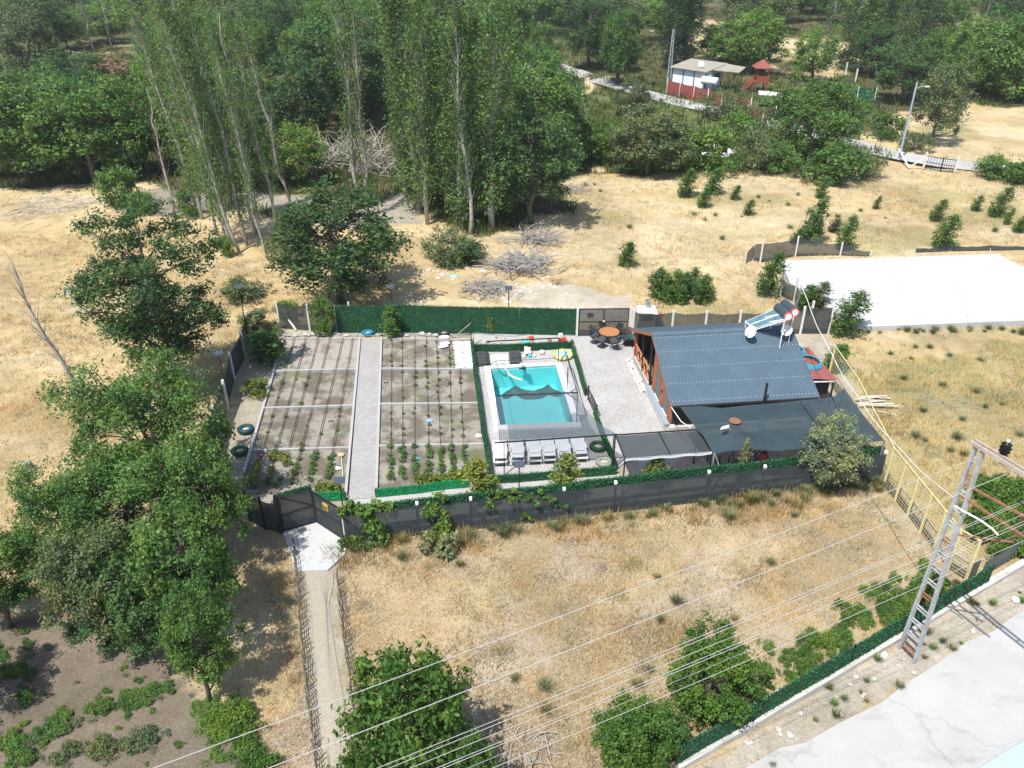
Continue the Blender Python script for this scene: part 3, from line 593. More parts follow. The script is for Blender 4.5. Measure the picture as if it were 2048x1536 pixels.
# front gate, one leaf standing open
fg = thing('entrance_gate', 'open dark net-covered entrance gate leaf with diagonal brace', 'gate', at(568, 1062))
def leaf_frame(a_, b_, h_, par, brace=True):
    mb = MB()
    for z in (.08, h_ * .5, h_): mb.bar(a_ + Z(z), b_ + Z(z), .06)
    for q in (a_, b_): mb.bar(q + Z(.05), q + Z(h_ + .03), .06)
    if brace: mb.bar(a_ + Z(h_), b_ + Z(h_ * .5), .05)
    mb.build('frame', BLACKM, par); MB().face([a_ + Z(.1), b_ + Z(.1), b_ + Z(h_), a_ + Z(h_)]).build('net', GREYNET, par)
a_, b_ = at(568, 1064), at(632, 1045); leaf_frame(a_, b_, 1.95, fg); bristles([a_ + Z(1.95), b_ + Z(1.95)], .1, .04, 700, .1, HEDGE, 'turf_fringe', fg)
MB().bar(at(563, 1064), at(563, 1064) + Z(2.05), .14).build('post', BLACKM, fg)
fd = thing('entrance_gate', 'closed dark gate leaf with a small yellow sign', 'gate', at(634, 1046)); a_, b_ = at(635, 1046), at(690, 1082); leaf_frame(a_, b_, 1.75, fd, False)
sg = a_.lerp(b_, .36); sd = (b_ - a_).normalized(); sn = Vector((sd.y, -sd.x, 0)) * .04
sp = MB().bar(sg + sn + Z(1.38), sg + sd * .34 + sn + Z(1.38), .02, .36).build('sign', M('sign_yellow', (.62, .42, .10), .6, .1, 4), fd)
MB().bar(sg + sd * .05 + sn * 1.6 + Z(1.36), sg + sd * .29 + sn * 1.6 + Z(1.34), .01, .13).build('dark_print', M('sign_dark', (.12, .07, .03), .6), sp)
MB().bar(b_, b_ + Z(1.85), .12).build('post', BLACKM, fd)
net_fence('net_fence', 'dark net panel left of the entrance gate half hidden by the tree', [at(500, 1040), at(530, 1056), at(560, 1064)], 1.6, GREYNET, sag=.08, pw=.08, pmat=BLACKM)
for lb, u, v, vt, h_ in (('solar lamp post at the far left corner of the plot', 498, 687, 574, None), ('solar lamp post leaning by the left net fence', 458, 812, None, 3.3), ('thin solar lamp post before the turf fence left of the path end', 788, 655, 574, None),
    ('solar lamp post before the turf fence behind the pool', 1017.5, 662, 577, None), ('solar lamp post beside the entrance gate', 691, 1052, 962, None), ('solar lamp post in front of the left sun loungers', 1038, 1004, 930, None)): lampost(lb, u, v, vt, h_, .1)

# yellow wire fence at the right
YEL = M('yellow_paint', (.68, .60, .30), .55, .2, 6); WIREM = M('wire_yellow', (.68, .62, .36), .5, .2, 8)
YF = [at(u, v) for u, v in ((1655, 760), (1700, 830), (1728, 893), (1766, 973), (1796, 1013), (1813, 1040), (1836, 1072), (1864, 1107), (1893, 1142), (1929, 1165))]
YF[4] = YF[3].lerp(YF[8], .2); YF[5] = YF[3].lerp(YF[8], .4); YF[6] = YF[3].lerp(YF[8], .6); YF[7] = YF[3].lerp(YF[8], .8)
yf = thing('wire_fence', 'yellow steel fence with wire mesh panels along the right side', 'fence', YF[3])
for i, q in enumerate(YF): MB().bar(q - Z(.1), q + Z(2.25), .10, .07).build('post', YEL, yf)
for i in range(len(YF) - 1):
    a_, b_ = YF[i], YF[i + 1]; mb = MB(); n = max(4, int((b_ - a_).length / .34))
    for k in range(14): z = .1 + k * .16; mb.bar(a_ + Z(z), b_ + Z(z), .010)
    for k in range(1, n): q = a_.lerp(b_, k / n); mb.bar(q + Z(.08), q + Z(2.2), .006)
    mb.build('wire_mesh', WIREM, yf); MB().bar(a_ + Z(2.24), b_ + Z(2.24), .04).build('top_rail', YEL, yf)
    MB().grid([[a_.lerp(b_, f) + Vector((.04, 0, 0)), a_.lerp(b_, f) + Vector((.05, 0, .55 + rnd.uniform(-.04, .04)))] for f in (0, .25, .5, .75, 1)]).build('shade_strip', BLACKNET, yf)

# green fence on a concrete kerb beside the road, then dark sheets
BL0, BL1 = at(1350, 1538), at(1972, 1171); bd = (BL1 - BL0).normalized(); bn = Vector((-bd.y, bd.x, 0))
turf_fence('turf_fence', 'long green turf fence on a concrete kerb beside the road', [BL0 + Z(.22), BL0.lerp(BL1, .5) + Z(.22), BL1 + Z(.22)], .85, th=.04, dens=220, size=.08)
rk = thing('road_kerb', 'weathered concrete kerb under the roadside green fence', 'kerb', BL0)
n = 11; BE = BL1 + bd * 5
for k in range(n):
    a_, b_ = BL0.lerp(BE, k / n), BL0.lerp(BE, (k + .985) / n); MB().bar(a_ + Z(.05) - bn * .05, b_ + Z(.05) - bn * .05, .26, .36).build('kerb_block', CONC, rk)
for k, (f0, f1) in enumerate(((.18, .24), (.27, .33), (.55, .6), (.66, .72), (.93, 1.0))):
    a_, b_ = BL0.lerp(BL1, f0) + bn * .35, BL0.lerp(BL1, f1) + bn * .35; MB().bar(a_ + Z(.12), b_ + Z(.12), .16, .28).build('kerb_block', CONC, rk)
ds = thing('sheet_fence', 'dark corrugated sheet fence at the end of the roadside turf fence', 'fence', BL1); DARKS = M('dark_sheet', (.10, .11, .11), .5, .25, 3)
for k in range(5):
    a_ = BL1 + bd * (.05 + k * .9) + bn * .35; mb = MB(); G = []
    for j in range(13): q = a_ + bd * (.9 * j / 12) + bn * (.025 if j % 2 else 0); G.append([q - Z(.05), q + Z(.95)])
    mb.grid(G).build('sheet', DARKS, ds)
d2 = thing('sheet_fence', 'dark corrugated sheets lying behind the yellow fence end', 'fence', at(1935, 1150))
for k in range(4):
    q = YF[9].lerp(BL1 + bn * .5, k / 4); e = YF[9].lerp(BL1 + bn * .5, (k + 1) / 4); mb = MB(); G = []
    for j in range(9): r_ = q.lerp(e, j / 8); G.append([r_ + Z(.02), r_ + bn * (.02 if j % 2 else 0) + Z(1.0)])
    mb.grid(G).build('sheet', DARKS, d2)
# stake fences beside the gravel path
STAKE = M('stake_wood', (.17, .14, .11), .95, .35, 9)
for lb, pts in (('low woven stake fence along the left edge of the gravel path', ((588, 1090), (596, 1165), (602, 1250), (612, 1340), (622, 1430), (638, 1560))), ('low woven stake fence along the right edge of the gravel path', ((676, 1160), (684, 1230), (694, 1310), (706, 1400), (722, 1510)))):
    P = [at(*q) for q in pts]; sf = thing('stake_fence', lb, 'fence', P[0]); wv = []
    for a_, b_ in zip(P[:-1], P[1:]):
        k = int((b_ - a_).length / .24)
        for i in range(k):
            q = a_.lerp(b_, i / k) + Vector((rnd.uniform(-.05, .05), rnd.uniform(-.04, .04), 0)); g_ = gz_at(q.x, q.y); h_ = rnd.uniform(.58, .85); tp = q + Vector((rnd.uniform(-.08, .08), rnd.uniform(-.05, .05), g_ + h_))
            mb = MB().tube([q + Z(g_ - .15), tp], .024, 5, .018); mb.build('stake', STAKE, sf); wv.append((q, g_, h_))
    for zf in (.3, .55, .8):
        MB().tube([q + Vector((.03 * (-1) ** i, 0, g_ + h_ * zf)) for i, (q, g_, h_) in enumerate(wv)], .014, 4).build('rail', STAKE, sf)

# ---------------------------------------------------------------- the house (local axes: x along the ridge, y to the back)
H0 = Vector((8.07, 35.29, 0)); HA = math.atan2(.88, 7.87); HL, HD, HY, ZE, ZR = 7.9, 8.82, 4.46, 1.9, 3.8
def hp(x, y, z=0.):
    return Vector((H0.x + x * math.cos(HA) - y * math.sin(HA), H0.y + x * math.sin(HA) + y * math.cos(HA), z))
def zroof(y): return ZE + (ZR - ZE) * (y / HY if y < HY else (HD - y) / (HD - HY))
house = thing('bungalow', 'small wooden house with blue-grey ribbed metal gable roof and orange gable end', 'house', H0, rz=HA)
ROOFM = M('roof_metal', (.078, .118, .152), .45, .16, 1.0, spec=.45, detail=7); ORANGE = M('orange_wood', (.42, .15, .06), .6, .25, 3, c2=(.30, .10, .045)); DKWOOD = M('dark_planks', (.045, .04, .036), .7, .3, 6)
STONE = M('stone_base', (.60, .58, .54), .95, .3, 6, .5); SHUT = M('shutter_grey', (.14, .15, .16), .5, .15, 4); DKIN = M('dark_interior', (.05, .04, .032), .9, .2, 2)
REDP = M('red_paint', (.36, .085, .05), .6, .2, 5); WHITEM = M('white_metal', (.78, .78, .77), .45, .08, 4)
MB().box((3.95, 4.4, .12), (7.5, 8.0, .4)).build('floor_slab', CONC, house)
# roof sheets: five ribs each
pitch = HL / 46; nsh = 0
for side in (0, 1):
    x0 = 0.
    while x0 < HL - .01:
        x1 = min(HL, x0 + pitch * 5); mb = MB(); prof = []; x = x0
        while x < x1 - 1e-4:
            prof += [(x, 0), (x + pitch * .55, 0), (x + pitch * .65, .038), (x + pitch * .9, .038)]; x += pitch
        prof.append((x1, 0)); ya, yb = (0, HY) if side == 0 else (HD, HY)
        G = [[(px, ya, ZE + pz), (px, (ya + yb) / 2, (ZE + ZR) / 2 + pz), (px, yb, ZR + pz)] for px, pz in prof]
        mb.grid(G if side == 0 else [r_[::-1] for r_ in G]).build('roof_sheet', ROOFM, house); x0 = x1
MB().add([(0, HY - .22, ZR - .05), (HL, HY - .22, ZR - .05), (HL, HY, ZR + .055), (0, HY, ZR + .055), (HL, HY + .22, ZR - .05), (0, HY + .22, ZR - .05)], [(0, 1, 2, 3), (3, 2, 4, 5)]).build('ridge_cap', ROOFM, house)
for y in (.22, 1.25, 2.25, 3.2, 4.1):
    mb = MB()
    for k in range(46): mb.box((k * pitch + pitch * .775, y, zroof(y) + .042), (.022, .032, .014))
    mb.build('screw_row', WHITEM, house, kind='stuff')
mb = MB()
for ya, yb in ((0, HY), (HD, HY)): mb.bar((.02, ya, ZE - .09), (.02, yb, ZR - .09), .04, .16); mb.bar((HL - .02, ya, ZE - .09), (HL - .02, yb, ZR - .09), .04, .16)
mb.build('barge_board', ORANGE, house); MB().bar((0, .02, ZE - .07), (HL, .02, ZE - .07), .04, .1).build('fascia', DKWOOD, house); MB().bar((0, HD - .02, ZE - .07), (HL, HD - .02, ZE - .07), .04, .1).build('fascia', DKWOOD, house)
# gable end wall (enclosed front half), boards one by one
y = .7; k = 0
while y < 4.42:
    y2 = min(4.44, y + .31)
    if not (1.45 < y + .1 < 2.35 or 3.0 < y + .1 < 3.75):
        MB().hexa([(.3, y, .3), (.36, y, .3), (.36, y2 - .012, .3), (.3, y2 - .012, .3)], [(.3, y, zroof(y) - .1), (.36, y, zroof(y) - .1), (.36, y2 - .012, zroof(y2) - .1), (.3, y2 - .012, zroof(y2) - .1)]).build('board', ORANGE, house)
    y = y2; k += 1
for ya, yb in ((1.29, 2.24), (2.84, 3.77)):
    wd = MB().hexa([(.31, ya, .32), (.36, ya, .32), (.36, yb, .32), (.31, yb, .32)], [(.31, ya, zroof(ya) - .1), (.36, ya, zroof(ya) - .1), (.36, yb, zroof(yb) - .1), (.31, yb, zroof(yb) - .1)]).build('window', DKWOOD, house)
    zt = zroof(ya) - .25; MB().hexa([(.28, ya + .1, .45), (.315, ya + .1, .45), (.315, yb - .1, .45), (.28, yb - .1, .45)], [(.28, ya + .1, zt), (.315, ya + .1, zt), (.315, yb - .1, zroof(yb) - .25), (.28, yb - .1, zroof(yb) - .25)]).build('shutter', SHUT, wd)
    MB().box((.27, (ya + yb) / 2, .41), (.08, yb - ya - .1, .05)).build('sill', WHITEM, wd)
MB().box((.27, 2.55, 1.25), (.05, .09, .14)).build('wall_lamp', BLACKM, house)
MB().add([(.37, .7, .3), (.37, 4.44, .3), (.37, 4.44, zroof(4.44) - .12), (.37, .7, zroof(.7) - .12)], [(0, 1, 2, 3)]).build('lining', DKIN, house)
for x in np.arange(.36, 7.6, .24): MB().box((x + .115, .7, 1.12), (.225, .05, 1.5)).build('board', DKWOOD, house)
MB().add([(7.55, .7, .3), (7.55, 8.4, .3), (7.55, 8.4, zroof(8.4) - .12), (7.55, HY, ZR - .12), (7.55, .7, zroof(.7) - .12)], [(0, 1, 2, 3, 4)]).build('end_wall', DKWOOD, house)
MB().add([(.4, 8.38, .3), (7.55, 8.38, .3), (7.55, 8.38, 1.95), (2.6, 8.38, 1.95), (.4, 8.38, 1.95)], [(0, 1, 2, 3, 4)]).build('rear_wall', DKWOOD, house)
MB().add([(2.7, 4.4, .3), (2.7, 8.38, .3), (2.7, 8.38, zroof(8.38) - .1), (2.7, 4.5, zroof(4.5) - .1)], [(0, 1, 2, 3)]).build('veranda_wall', DKIN, house); MB().box((1.5, 4.42, 1.9), (2.4, .05, 3.2)).build('veranda_wall', DKIN, house)
MB().box((1.5, 6.4, .335), (2.3, 3.9, .03)).build('veranda_floor', M('deck_boards', (.12, .09, .06), .8, .3, 5), house)
# veranda posts and crossed railing
MB().box((.3, 8.3, 1.1), (.16, .16, 1.7)).build('veranda_post', REDP, house)
for y in (5.0, 6.7): MB().bar((.25, y - .25, .3), (.25, y, zroof(y) - .12), .08).build('veranda_post', BLACKM, house)
MB().bar((.25, 4.8, .35), (.25, 4.5, 1.0), .07).build('brace', BLACKM, house)
for h_ in (.45, 1.15): MB().bar((.28, 5.2, h_), (.28, 8.2, h_), .06).build('railing_bar', M('railing_orange', (.55, .24, .12), .6, .2, 4), house)
for k in range(4):
    ya = 5.2 + k * .75
    for s_ in (0, 1): MB().bar((.28 + .02 * s_, ya, .45 if s_ else 1.15), (.28 + .02 * s_, ya + .75, 1.15 if s_ else .45), .045).build('railing_cross', MATS['railing_orange'], house)
# stone plinth: white stones along the gable foot, grey ledge by the wall
MB().box((.12, 2.6, .2), (.3, 4.0, .3)).build('plinth', STONE, house); MB().box((.1, 2.55, .42), (.26, 4.0, .08)).build('ledge', M('ledge_metal', (.27, .34, .40), .4, .12, 4), house)
for k in range(40):
    y = 4.5 + (k % 20) * .2 + rnd.uniform(-.05, .05); x = -.03 - .17 * (k // 20) + rnd.uniform(-.04, .04)
    o = link('stone', ROCKS[k % 4], house, (x, y, .04 + .1 * (k < 20))); o.scale = (rnd.uniform(.09, .13), rnd.uniform(.1, .15), rnd.uniform(.14, .2)); o.rotation_euler = (0, 0, rnd.uniform(0, 6)); o.material_slots[0].link = 'OBJECT'; o.material_slots[0].material = STONE
MB().tube([(4.85, -.12, .3), (4.85, -.1, 3.0)], .065, 10).build('flue_pipe', BLACKM, house)

# red lean-to at the right end
lt = thing('lean_to', 'red ribbed lean-to roof at the right end of the house', 'shed', hp(8.7, 3.7)); REDR = M('red_sheet', (.27, .095, .08), .5, .2, 3)
for k in range(6):
    ya, yb = 1.9 + k * .62, 2.52 + k * .62; G = []
    for j in range(13):
        y = ya + (yb - ya) * j / 12; dz = .06 if j % 4 in (1, 2) else 0; G.append([hp(7.62, y, 1.95 + dz), hp(9.75, y, 1.72 + dz)])
    MB().grid(G[::-1]).build('roof_sheet', REDR, lt)
for y in (2.0, 5.5):
    MB().bar(hp(9.65, y), hp(9.65, y, 1.72), .08).build('post', BLACKM, lt)
MB().bar(hp(9.65, 1.95, 1.66), hp(9.65, 5.6, 1.66), .07).build('beam', GREYM, lt); MB().bar(hp(7.62, 1.95, 1.66), hp(9.65, 1.95, 1.62), .06).build('beam', WHITEM, lt)
MB().face([hp(7.65, 2.3, .05), hp(9.6, 2.3, .05), hp(9.6, 2.3, 1.66), hp(7.65, 2.3, 1.7)]).build('side_wall', DKIN, lt)
BLUEH = M('blue_hose', (.04, .30, .42), .45, .1, 3)
for k, (cx, cy, ra, rb) in enumerate(((8.75, 5.0, .45, .55), (8.95, 3.6, .6, .72))):
    mb = MB()
    for t_ in range(4): mb.tube([hp(cx + (ra - .04 * t_) * math.cos(a), cy + (rb - .04 * t_) * math.sin(a), 2.0 - (cx - 7.6) * .1 + .05 * t_ + .02) for a in np.linspace(0, 6.283, 30)], .035, 6)
    mb.build('hose_coil', BLUEH, label='blue hose coil on the red lean-to roof, %s' % ('far one tucked by the house eave' if k == 0 else 'nearer larger one'), cat='hose', group='hose coils')

# solar water heater on the ridge
sh = thing('solar_heater', 'solar water heater with two blue collectors and dark tanks on the roof ridge', 'solar heater', at(1530, 650, 3.6))
A, B, C_, D2 = at(1489, 643, 4.0), at(1507, 657, 3.9), at(1573, 637, 5.0), at(1551, 617, 5.0)
COLL = M('collector_sky_reflection', (.10, .20, .25), .12, .35, 3, spec=.8)  # sky's reflection is mixed into the blue base colour of the glass
def lerp4(s_, t_): return A.lerp(B, s_).lerp(D2.lerp(C_, s_), t_)
for s0, s1 in ((.0, .485), (.515, 1.)):
    c1 = [lerp4(s0, 0), lerp4(s1, 0), lerp4(s1, .97), lerp4(s0, .97)]; nn = (c1[1] - c1[0]).cross(c1[3] - c1[0]).normalized(); nn = nn if nn.z > 0 else -nn
    fr_ = MB().hexa([q - nn * .09 for q in c1], c1).build('collector', WHITEM, sh); i_ = [lerp4(s0 + .03, .03), lerp4(s1 - .03, .03), lerp4(s1 - .03, .94), lerp4(s0 + .03, .94)]
    MB().hexa([q - nn * .02 for q in i_], [q + nn * .008 for q in i_]).build('glass', COLL, fr_)
tdir = (C_ - D2).normalized()
for k, off in enumerate((Vector((.12, .1, .05)), Vector((.55, .45, .12)))):
    m0 = D2.lerp(C_, .05) + off; m1 = D2.lerp(C_, .98) + off
    tk = MB().tube([m0, m1], .26, 16).build('tank', M('tank_dark', (.09, .11, .13), .3, .2, 3, metal=.5), sh, smooth=False)
    MB().tube([m1, m1 + tdir * .04], .27, 16).build('end_cap', M('cap_red', (.55, .10, .07), .5), tk); MB().tube([m1 + tdir * .03, m1 + tdir * .055], .19, 14).build('cap_disc', WHITEM, tk)
mb = MB()
for q in (lerp4(0, .05), lerp4(1, .05), lerp4(0, .95), lerp4(1, .95), C_ + Vector((.5, .4, 0)), D2 + Vector((.5, .4, 0))):
    l_ = q - H0; yy = -l_.x * math.sin(HA) + l_.y * math.cos(HA); mb.bar(Vector((q.x, q.y, zroof(yy) - .02)), q, .045)
mb.bar(lerp4(1, .05) - Z(.1), lerp4(1, 1.) - Z(.1), .045); mb.bar(lerp4(0, .05) - Z(.1), lerp4(0, 1.) - Z(.1), .045); mb.build('frame', WHITEM, sh)
def dish(label, u, v, z, r, aim, mast_z):
    c_ = at(u, v, z); aim = Vector(aim).normalized(); t_ = thing('satellite_dish', label, 'dish', (c_.x, c_.y, mast_z), 'satellite dishes on the roof'); a_ = aim.cross(Z(1)).normalized(); b_ = a_.cross(aim).normalized(); mb = MB(); n = 18; rg = [[c_ - aim * .0 for _ in range(n + 1)]]
    for rr in (.35, .7, 1.): rg.append([c_ + (a_ * math.cos(6.2832 * j / n) + b_ * math.sin(6.2832 * j / n)) * r * rr + aim * (.28 * r * rr * rr) for j in range(n + 1)])
    mb.grid(rg).build('reflector', WHITEM, t_, smooth=True); f_ = c_ + aim * r * 1.15 - b_ * r * .25
    MB().bar(c_ - b_ * r + aim * .25 * r, f_, .025).build('arm', GREYM, t_); MB().tube([f_ - aim * .07, f_ + aim * .07], .04, 8).build('receiver', POSTC, t_); MB().tube([Vector((c_.x, c_.y, mast_z)) - aim * .1, c_ - aim * .1 + Z(.1)], .025, 6).build('mast', GREYM, t_)
dish('round white satellite dish on the front roof slope below the solar heater', 1503, 664, 4.05, .34, (-.75, -.45, .55), 3.55)
dish('round white satellite dish near the right end of the ridge', 1574, 661, 4.05, .31, (-.55, -.7, .6), 3.6)
m0 = at(1583, 657, 3.5); m1 = at(1601, 588, 6.0); ms_ = thing('roof_mast', 'thin steel mast rising above the right end of the roof', 'mast', m0); MB().tube([m0, Vector((m0.x + .1, m0.y, 6.1))], .03, 6).build('pole', GREYM, ms_); top_m = Vector((m0.x + .1, m0.y, 6.05))
MB().tube([Vector((m0.x - .25, m0.y - .15, 3.6)), Vector((m0.x - .05, m0.y - .1, 5.3))], .022, 6).build('strut', GREYM, ms_)
PINKC = M('service_cable', (.62, .56, .52), .6)

# ---------------------------------------------------------------- shade sails
def coons(T, Bt, n, m, f):
    """sheet between an upper and a lower edge polyline, z from f(s,t)"""
    def pl(P, s_):
        L = [0.]
        for a_, b_ in zip(P[:-1], P[1:]): L.append(L[-1] + (b_ - a_).length)
        d = s_ * L[-1]
        for i in range(len(P) - 1):
            if d <= L[i + 1] + 1e-9: return P[i].lerp(P[i + 1], (d - L[i]) / max(1e-9, L[i + 1] - L[i]))
        return P[-1].copy()
    G = []
    for i in range(n + 1):
        a_, b_ = pl(T, i / n), pl(Bt, i / n); row = []
        for j in range(m + 1): q = a_.lerp(b_, j / m); q.z += f(q, i / n, j / m); row.append(q)
        G.append(row)
    return G
Zs = 2.15
TE = [at(1360, 814, Zs), at(1400, 812, Zs), at(1440, 816, Zs), at(1500, 810, Zs), at(1560, 805, Zs), at(1640, 797, Zs), at(1668, 793, Zs + .1), at(1688, 778, Zs + .3)]
BE_ = [at(1428, 909, Zs), at(1452, 902, Zs), at(1510, 899, Zs), at(1554, 902, Zs), at(1620, 895, Zs), at(1692, 887, Zs), at(1740, 884, Zs), at(1769, 882, Zs)]
PK = at(1460, 856, 2.9)
def sailz(q, s_, t_):
    d = math.hypot(q.x - PK.x, q.y - PK.y); return .95 * max(0, 1 - d / 1.5) ** 1.15 * (1 - t_ ** 4) + .05 * math.sin(9 * s_ + 4 * t_) * math.sin(math.pi * t_) - .10 * math.sin(math.pi * t_) * math.sin(math.pi * s_)
big = thing('shade_sail', 'large grey shade sail with a pole-raised peak in front of the house', 'sail', PK - Z(2.9))
MB().grid(coons(TE, BE_, 46, 22, sailz)).build('cloth', SAIL, big, smooth=True)
s0, s1 = at(1600, 803, Zs + .02), at(1665, 891, Zs + .02); MB().bar(s0, s1, .03, .02).build('seam', BLACKM, big)
for q in (at(1769, 882, Zs), at(1428, 909, Zs), TE[-1]): MB().bar(Vector((q.x, q.y, -.1)), q + Z(.05), .07).build('post', GREYM, big)
MB().tube([Vector((PK.x, PK.y, 0)), PK - Z(.05)], .05, 8).build('peak_pole', GREYM, big)
q = PK + Vector((-.22, -.1, .12)); MB().hexa([q + Vector(v) for v in ((-.3, -.14, -.06), (.1, -.12, .03), (.16, .1, .03), (-.16, .06, -.04))], [q + Vector(v) for v in ((-.3, -.14, -.03), (.1, -.12, .06), (.16, .1, .06), (-.16, .06, -.01))]).build('white_patch', WHITEM, big)
def on_sail(u, v):
    best = min((abs(z - Zs - .95 * max(0, 1 - math.hypot(at(u, v, z).x - PK.x, at(u, v, z).y - PK.y) / 1.5) ** 1.15), z) for z in np.linspace(1.9, 3.2, 131)); return at(u, v, best[1] + .01)
q = on_sail(1470, 842); MB().lathe([(.001, .0), (.28, .0), (.3, .02), (.26, .03), (.001, .03)], q - Z(.0), 12).build('rust_pan', M('rust', (.22, .11, .06), .9), label='rusty round pan lying on the big shade sail', cat='pan')
MB().tube([at(1442, 985), at(1441, 950, .9), at(1436, 925, 1.6), at(1430, 909, Zs)], .02, 5).build('rope', WHITEM, label='pale rope tying the sail corner to the front fence', cat='rope')
MB().tube([hp(.02, .0, 1.85), hp(.25, -.75, 1.45) + Vector((.1, 0, 0)), hp(.75, -1.55, 1.45), hp(1.35, -2.0, 1.95)], .022, 5).build('rope', WHITEM, label='pale hose hanging from the roof corner to the pergola', cat='rope')
# pergola net frame left of the sail
pgl = thing('pergola', 'flat black net pergola on steel posts left of the big sail', 'pergola', at(1300, 915)); Zp = 2.05
p1, p2, p3, p4 = at(1231, 870, Zp), at(1396, 859, Zp), at(1424, 904, Zp), at(1250, 918, Zp)
for a_, b_ in ((p1, p2), (p2, p3), (p3, p4), (p4, p1), (p1.lerp(p2, .52), p4.lerp(p3, .52))): MB().bar(a_, b_, .055).build('beam', BLACKM, pgl)
for s0, s1 in ((0, .515), (.525, 1)):
    G = [[p1.lerp(p2, s_).lerp(p4.lerp(p3, s_), t_) + Z(-.05 - .05 * math.sin(math.pi * t_) * math.sin(math.pi * (s_ - s0) / (s1 - s0))) for t_ in np.linspace(.01, .99, 7)] for s_ in np.linspace(s0, s1, 9)]; MB().grid(G).build('net', PERG, pgl, smooth=True)
for q in (p1, p2, p3, p4): MB().bar(Vector((q.x, q.y, 0)), q, .06).build('post', BLACKM, pgl)
G = [[p4.lerp(p3, s_) + Vector((0, -.02, .05)), p4.lerp(p3, s_) + Vector((0, -.05, -.1 + .03 * math.sin(20 * s_)))] for s_ in np.linspace(0, 1, 20)]; MB().grid(G).build('valance', M('valance_white', (.55, .57, .58), .8, .2, 5), pgl)
# pool frame and net
Zn = 1.95; pf = thing('pool_net_frame', 'black steel frame with grey net stretched over the near half of the pool', 'pergola', at(1080, 860))
f1, f2, f3, f4 = at(991, 792, Zn), at(1155.5, 785, Zn), at(1236, 869, Zn), at(1000, 885, Zn)
b1, b2 = at(973, 683, 1.75), at(1118, 676, 1.75)
TEp = [f1, f1.lerp(f2, .5), f2]; SE = [f2, at(1163, 806, Zn), at(1180, 828, Zn), at(1205, 852, Zn), f3]
G = []
for i in range(25):
    s_ = i / 24; a_ = f1.lerp(f4, s_); k = s_ * 4; j = min(3, int(k)); b_ = SE[j].lerp(SE[j + 1], k - j); G.append([a_.lerp(b_, t_) + Z(-.10 * math.sin(math.pi * s_) * math.sin(math.pi * t_)) for t_ in np.linspace(0, 1, 19)])
MB().grid(G).build('net', POOLNET, pf, smooth=True)
for a_, b_ in ((f1, f2), (f4, f3), (b1, b2), (f4, f4 - (f3 - f4) * .05)): MB().bar(a_, b_, .055).build('beam', BLACKM, pf)
for a_, b_ in ((b2, at(1129, 700, 1.85)), (at(1129, 700, 1.9), f2), (at(1132, 700, 1.6), f2 - Z(.1))): MB().bar(a_, b_, .035).build('rail', BLACKM, pf)
for a_, b_ in ((b1, f1), (f1, f4)): MB().tube([a_, (a_ + b_) / 2 - Z(.06), b_], .012, 5).build('cable', BLACKM, pf)
for q in (b1, b2, f2, at(1136, 735, 1.8), at(1008, 885, Zn), at(1228, 870, Zn)): MB().bar(Vector((q.x, q.y, 0)), q, .05).build('post', BLACKM, pf)
mb = MB(); q = f2; mb.bar(Vector((q.x - .7, q.y + .2, Zn - .05)), q + Z(-.5), .035); q = b2; mb.bar(Vector((q.x + .1, q.y - .05, .1)), Vector((q.x + .5, q.y + .25, .7)), .03); mb.build('brace', BLACKM, pf)
tu = [(1003, 789), (1018, 781), (1032, 771), (1048, 777), (1068, 781), (1086, 777), (1097, 769.5), (1110, 779), (1126, 785)]; td = [(1008, 797), (1018, 795), (1030, 790), (1046, 797), (1066, 800), (1086, 797), (1098, 789), (1114, 793), (1126, 790)]
G = coons([at(u, v, Zn + .05) for u, v in tu], [at(u, v, Zn - .06) for u, v in td], 48, 8, lambda q, s_, t_: .05 * math.sin(26 * t_ + 12 * s_) - .14 * math.sin(math.pi * t_) * (0.6 + .4 * math.sin(19 * s_)))
MB().grid(G).build('bunched_net', netmat('bunched_dark_net', (.035, .05, .045), .9), pf, smooth=True)
# hose with fountain jet, ladder box
MB().tube([at(1011, 738, .2), at(1014, 741, .05), at(1018, 749, -.03), at(1026, 754, -.05), at(1044, 760, -.05)], .055, 8).build('pool_hose', WHITEM, label='white corrugated hose lying on the pool water', cat='hose', smooth=True)
MB().tube([at(995, 735, .18), at(996, 728, .6), at(1000, 726, .7), at(1008, 727, .5), at(1012, 736, .18)], .03, 6).build('pool_rail', WHITEM, label='white curved pool handrail at the far left edge', cat='rail')
wf = thing('water_spout', 'small grey box spout at the far edge of the pool', 'spout', at(1044, 733)); MB().box(at(1045, 729, .55), (.32, .26, .08)).build('box', M('spout_grey', (.45, .55, .6), .4), wf); MB().box(at(1045, 731, .28), (.1, .1, .5)).build('stem', GREYM, wf); MB().box(at(1045, 737, .18), (.4, .12, .06)).build('lip', M('dark_plate', (.05, .05, .05), .6), wf)

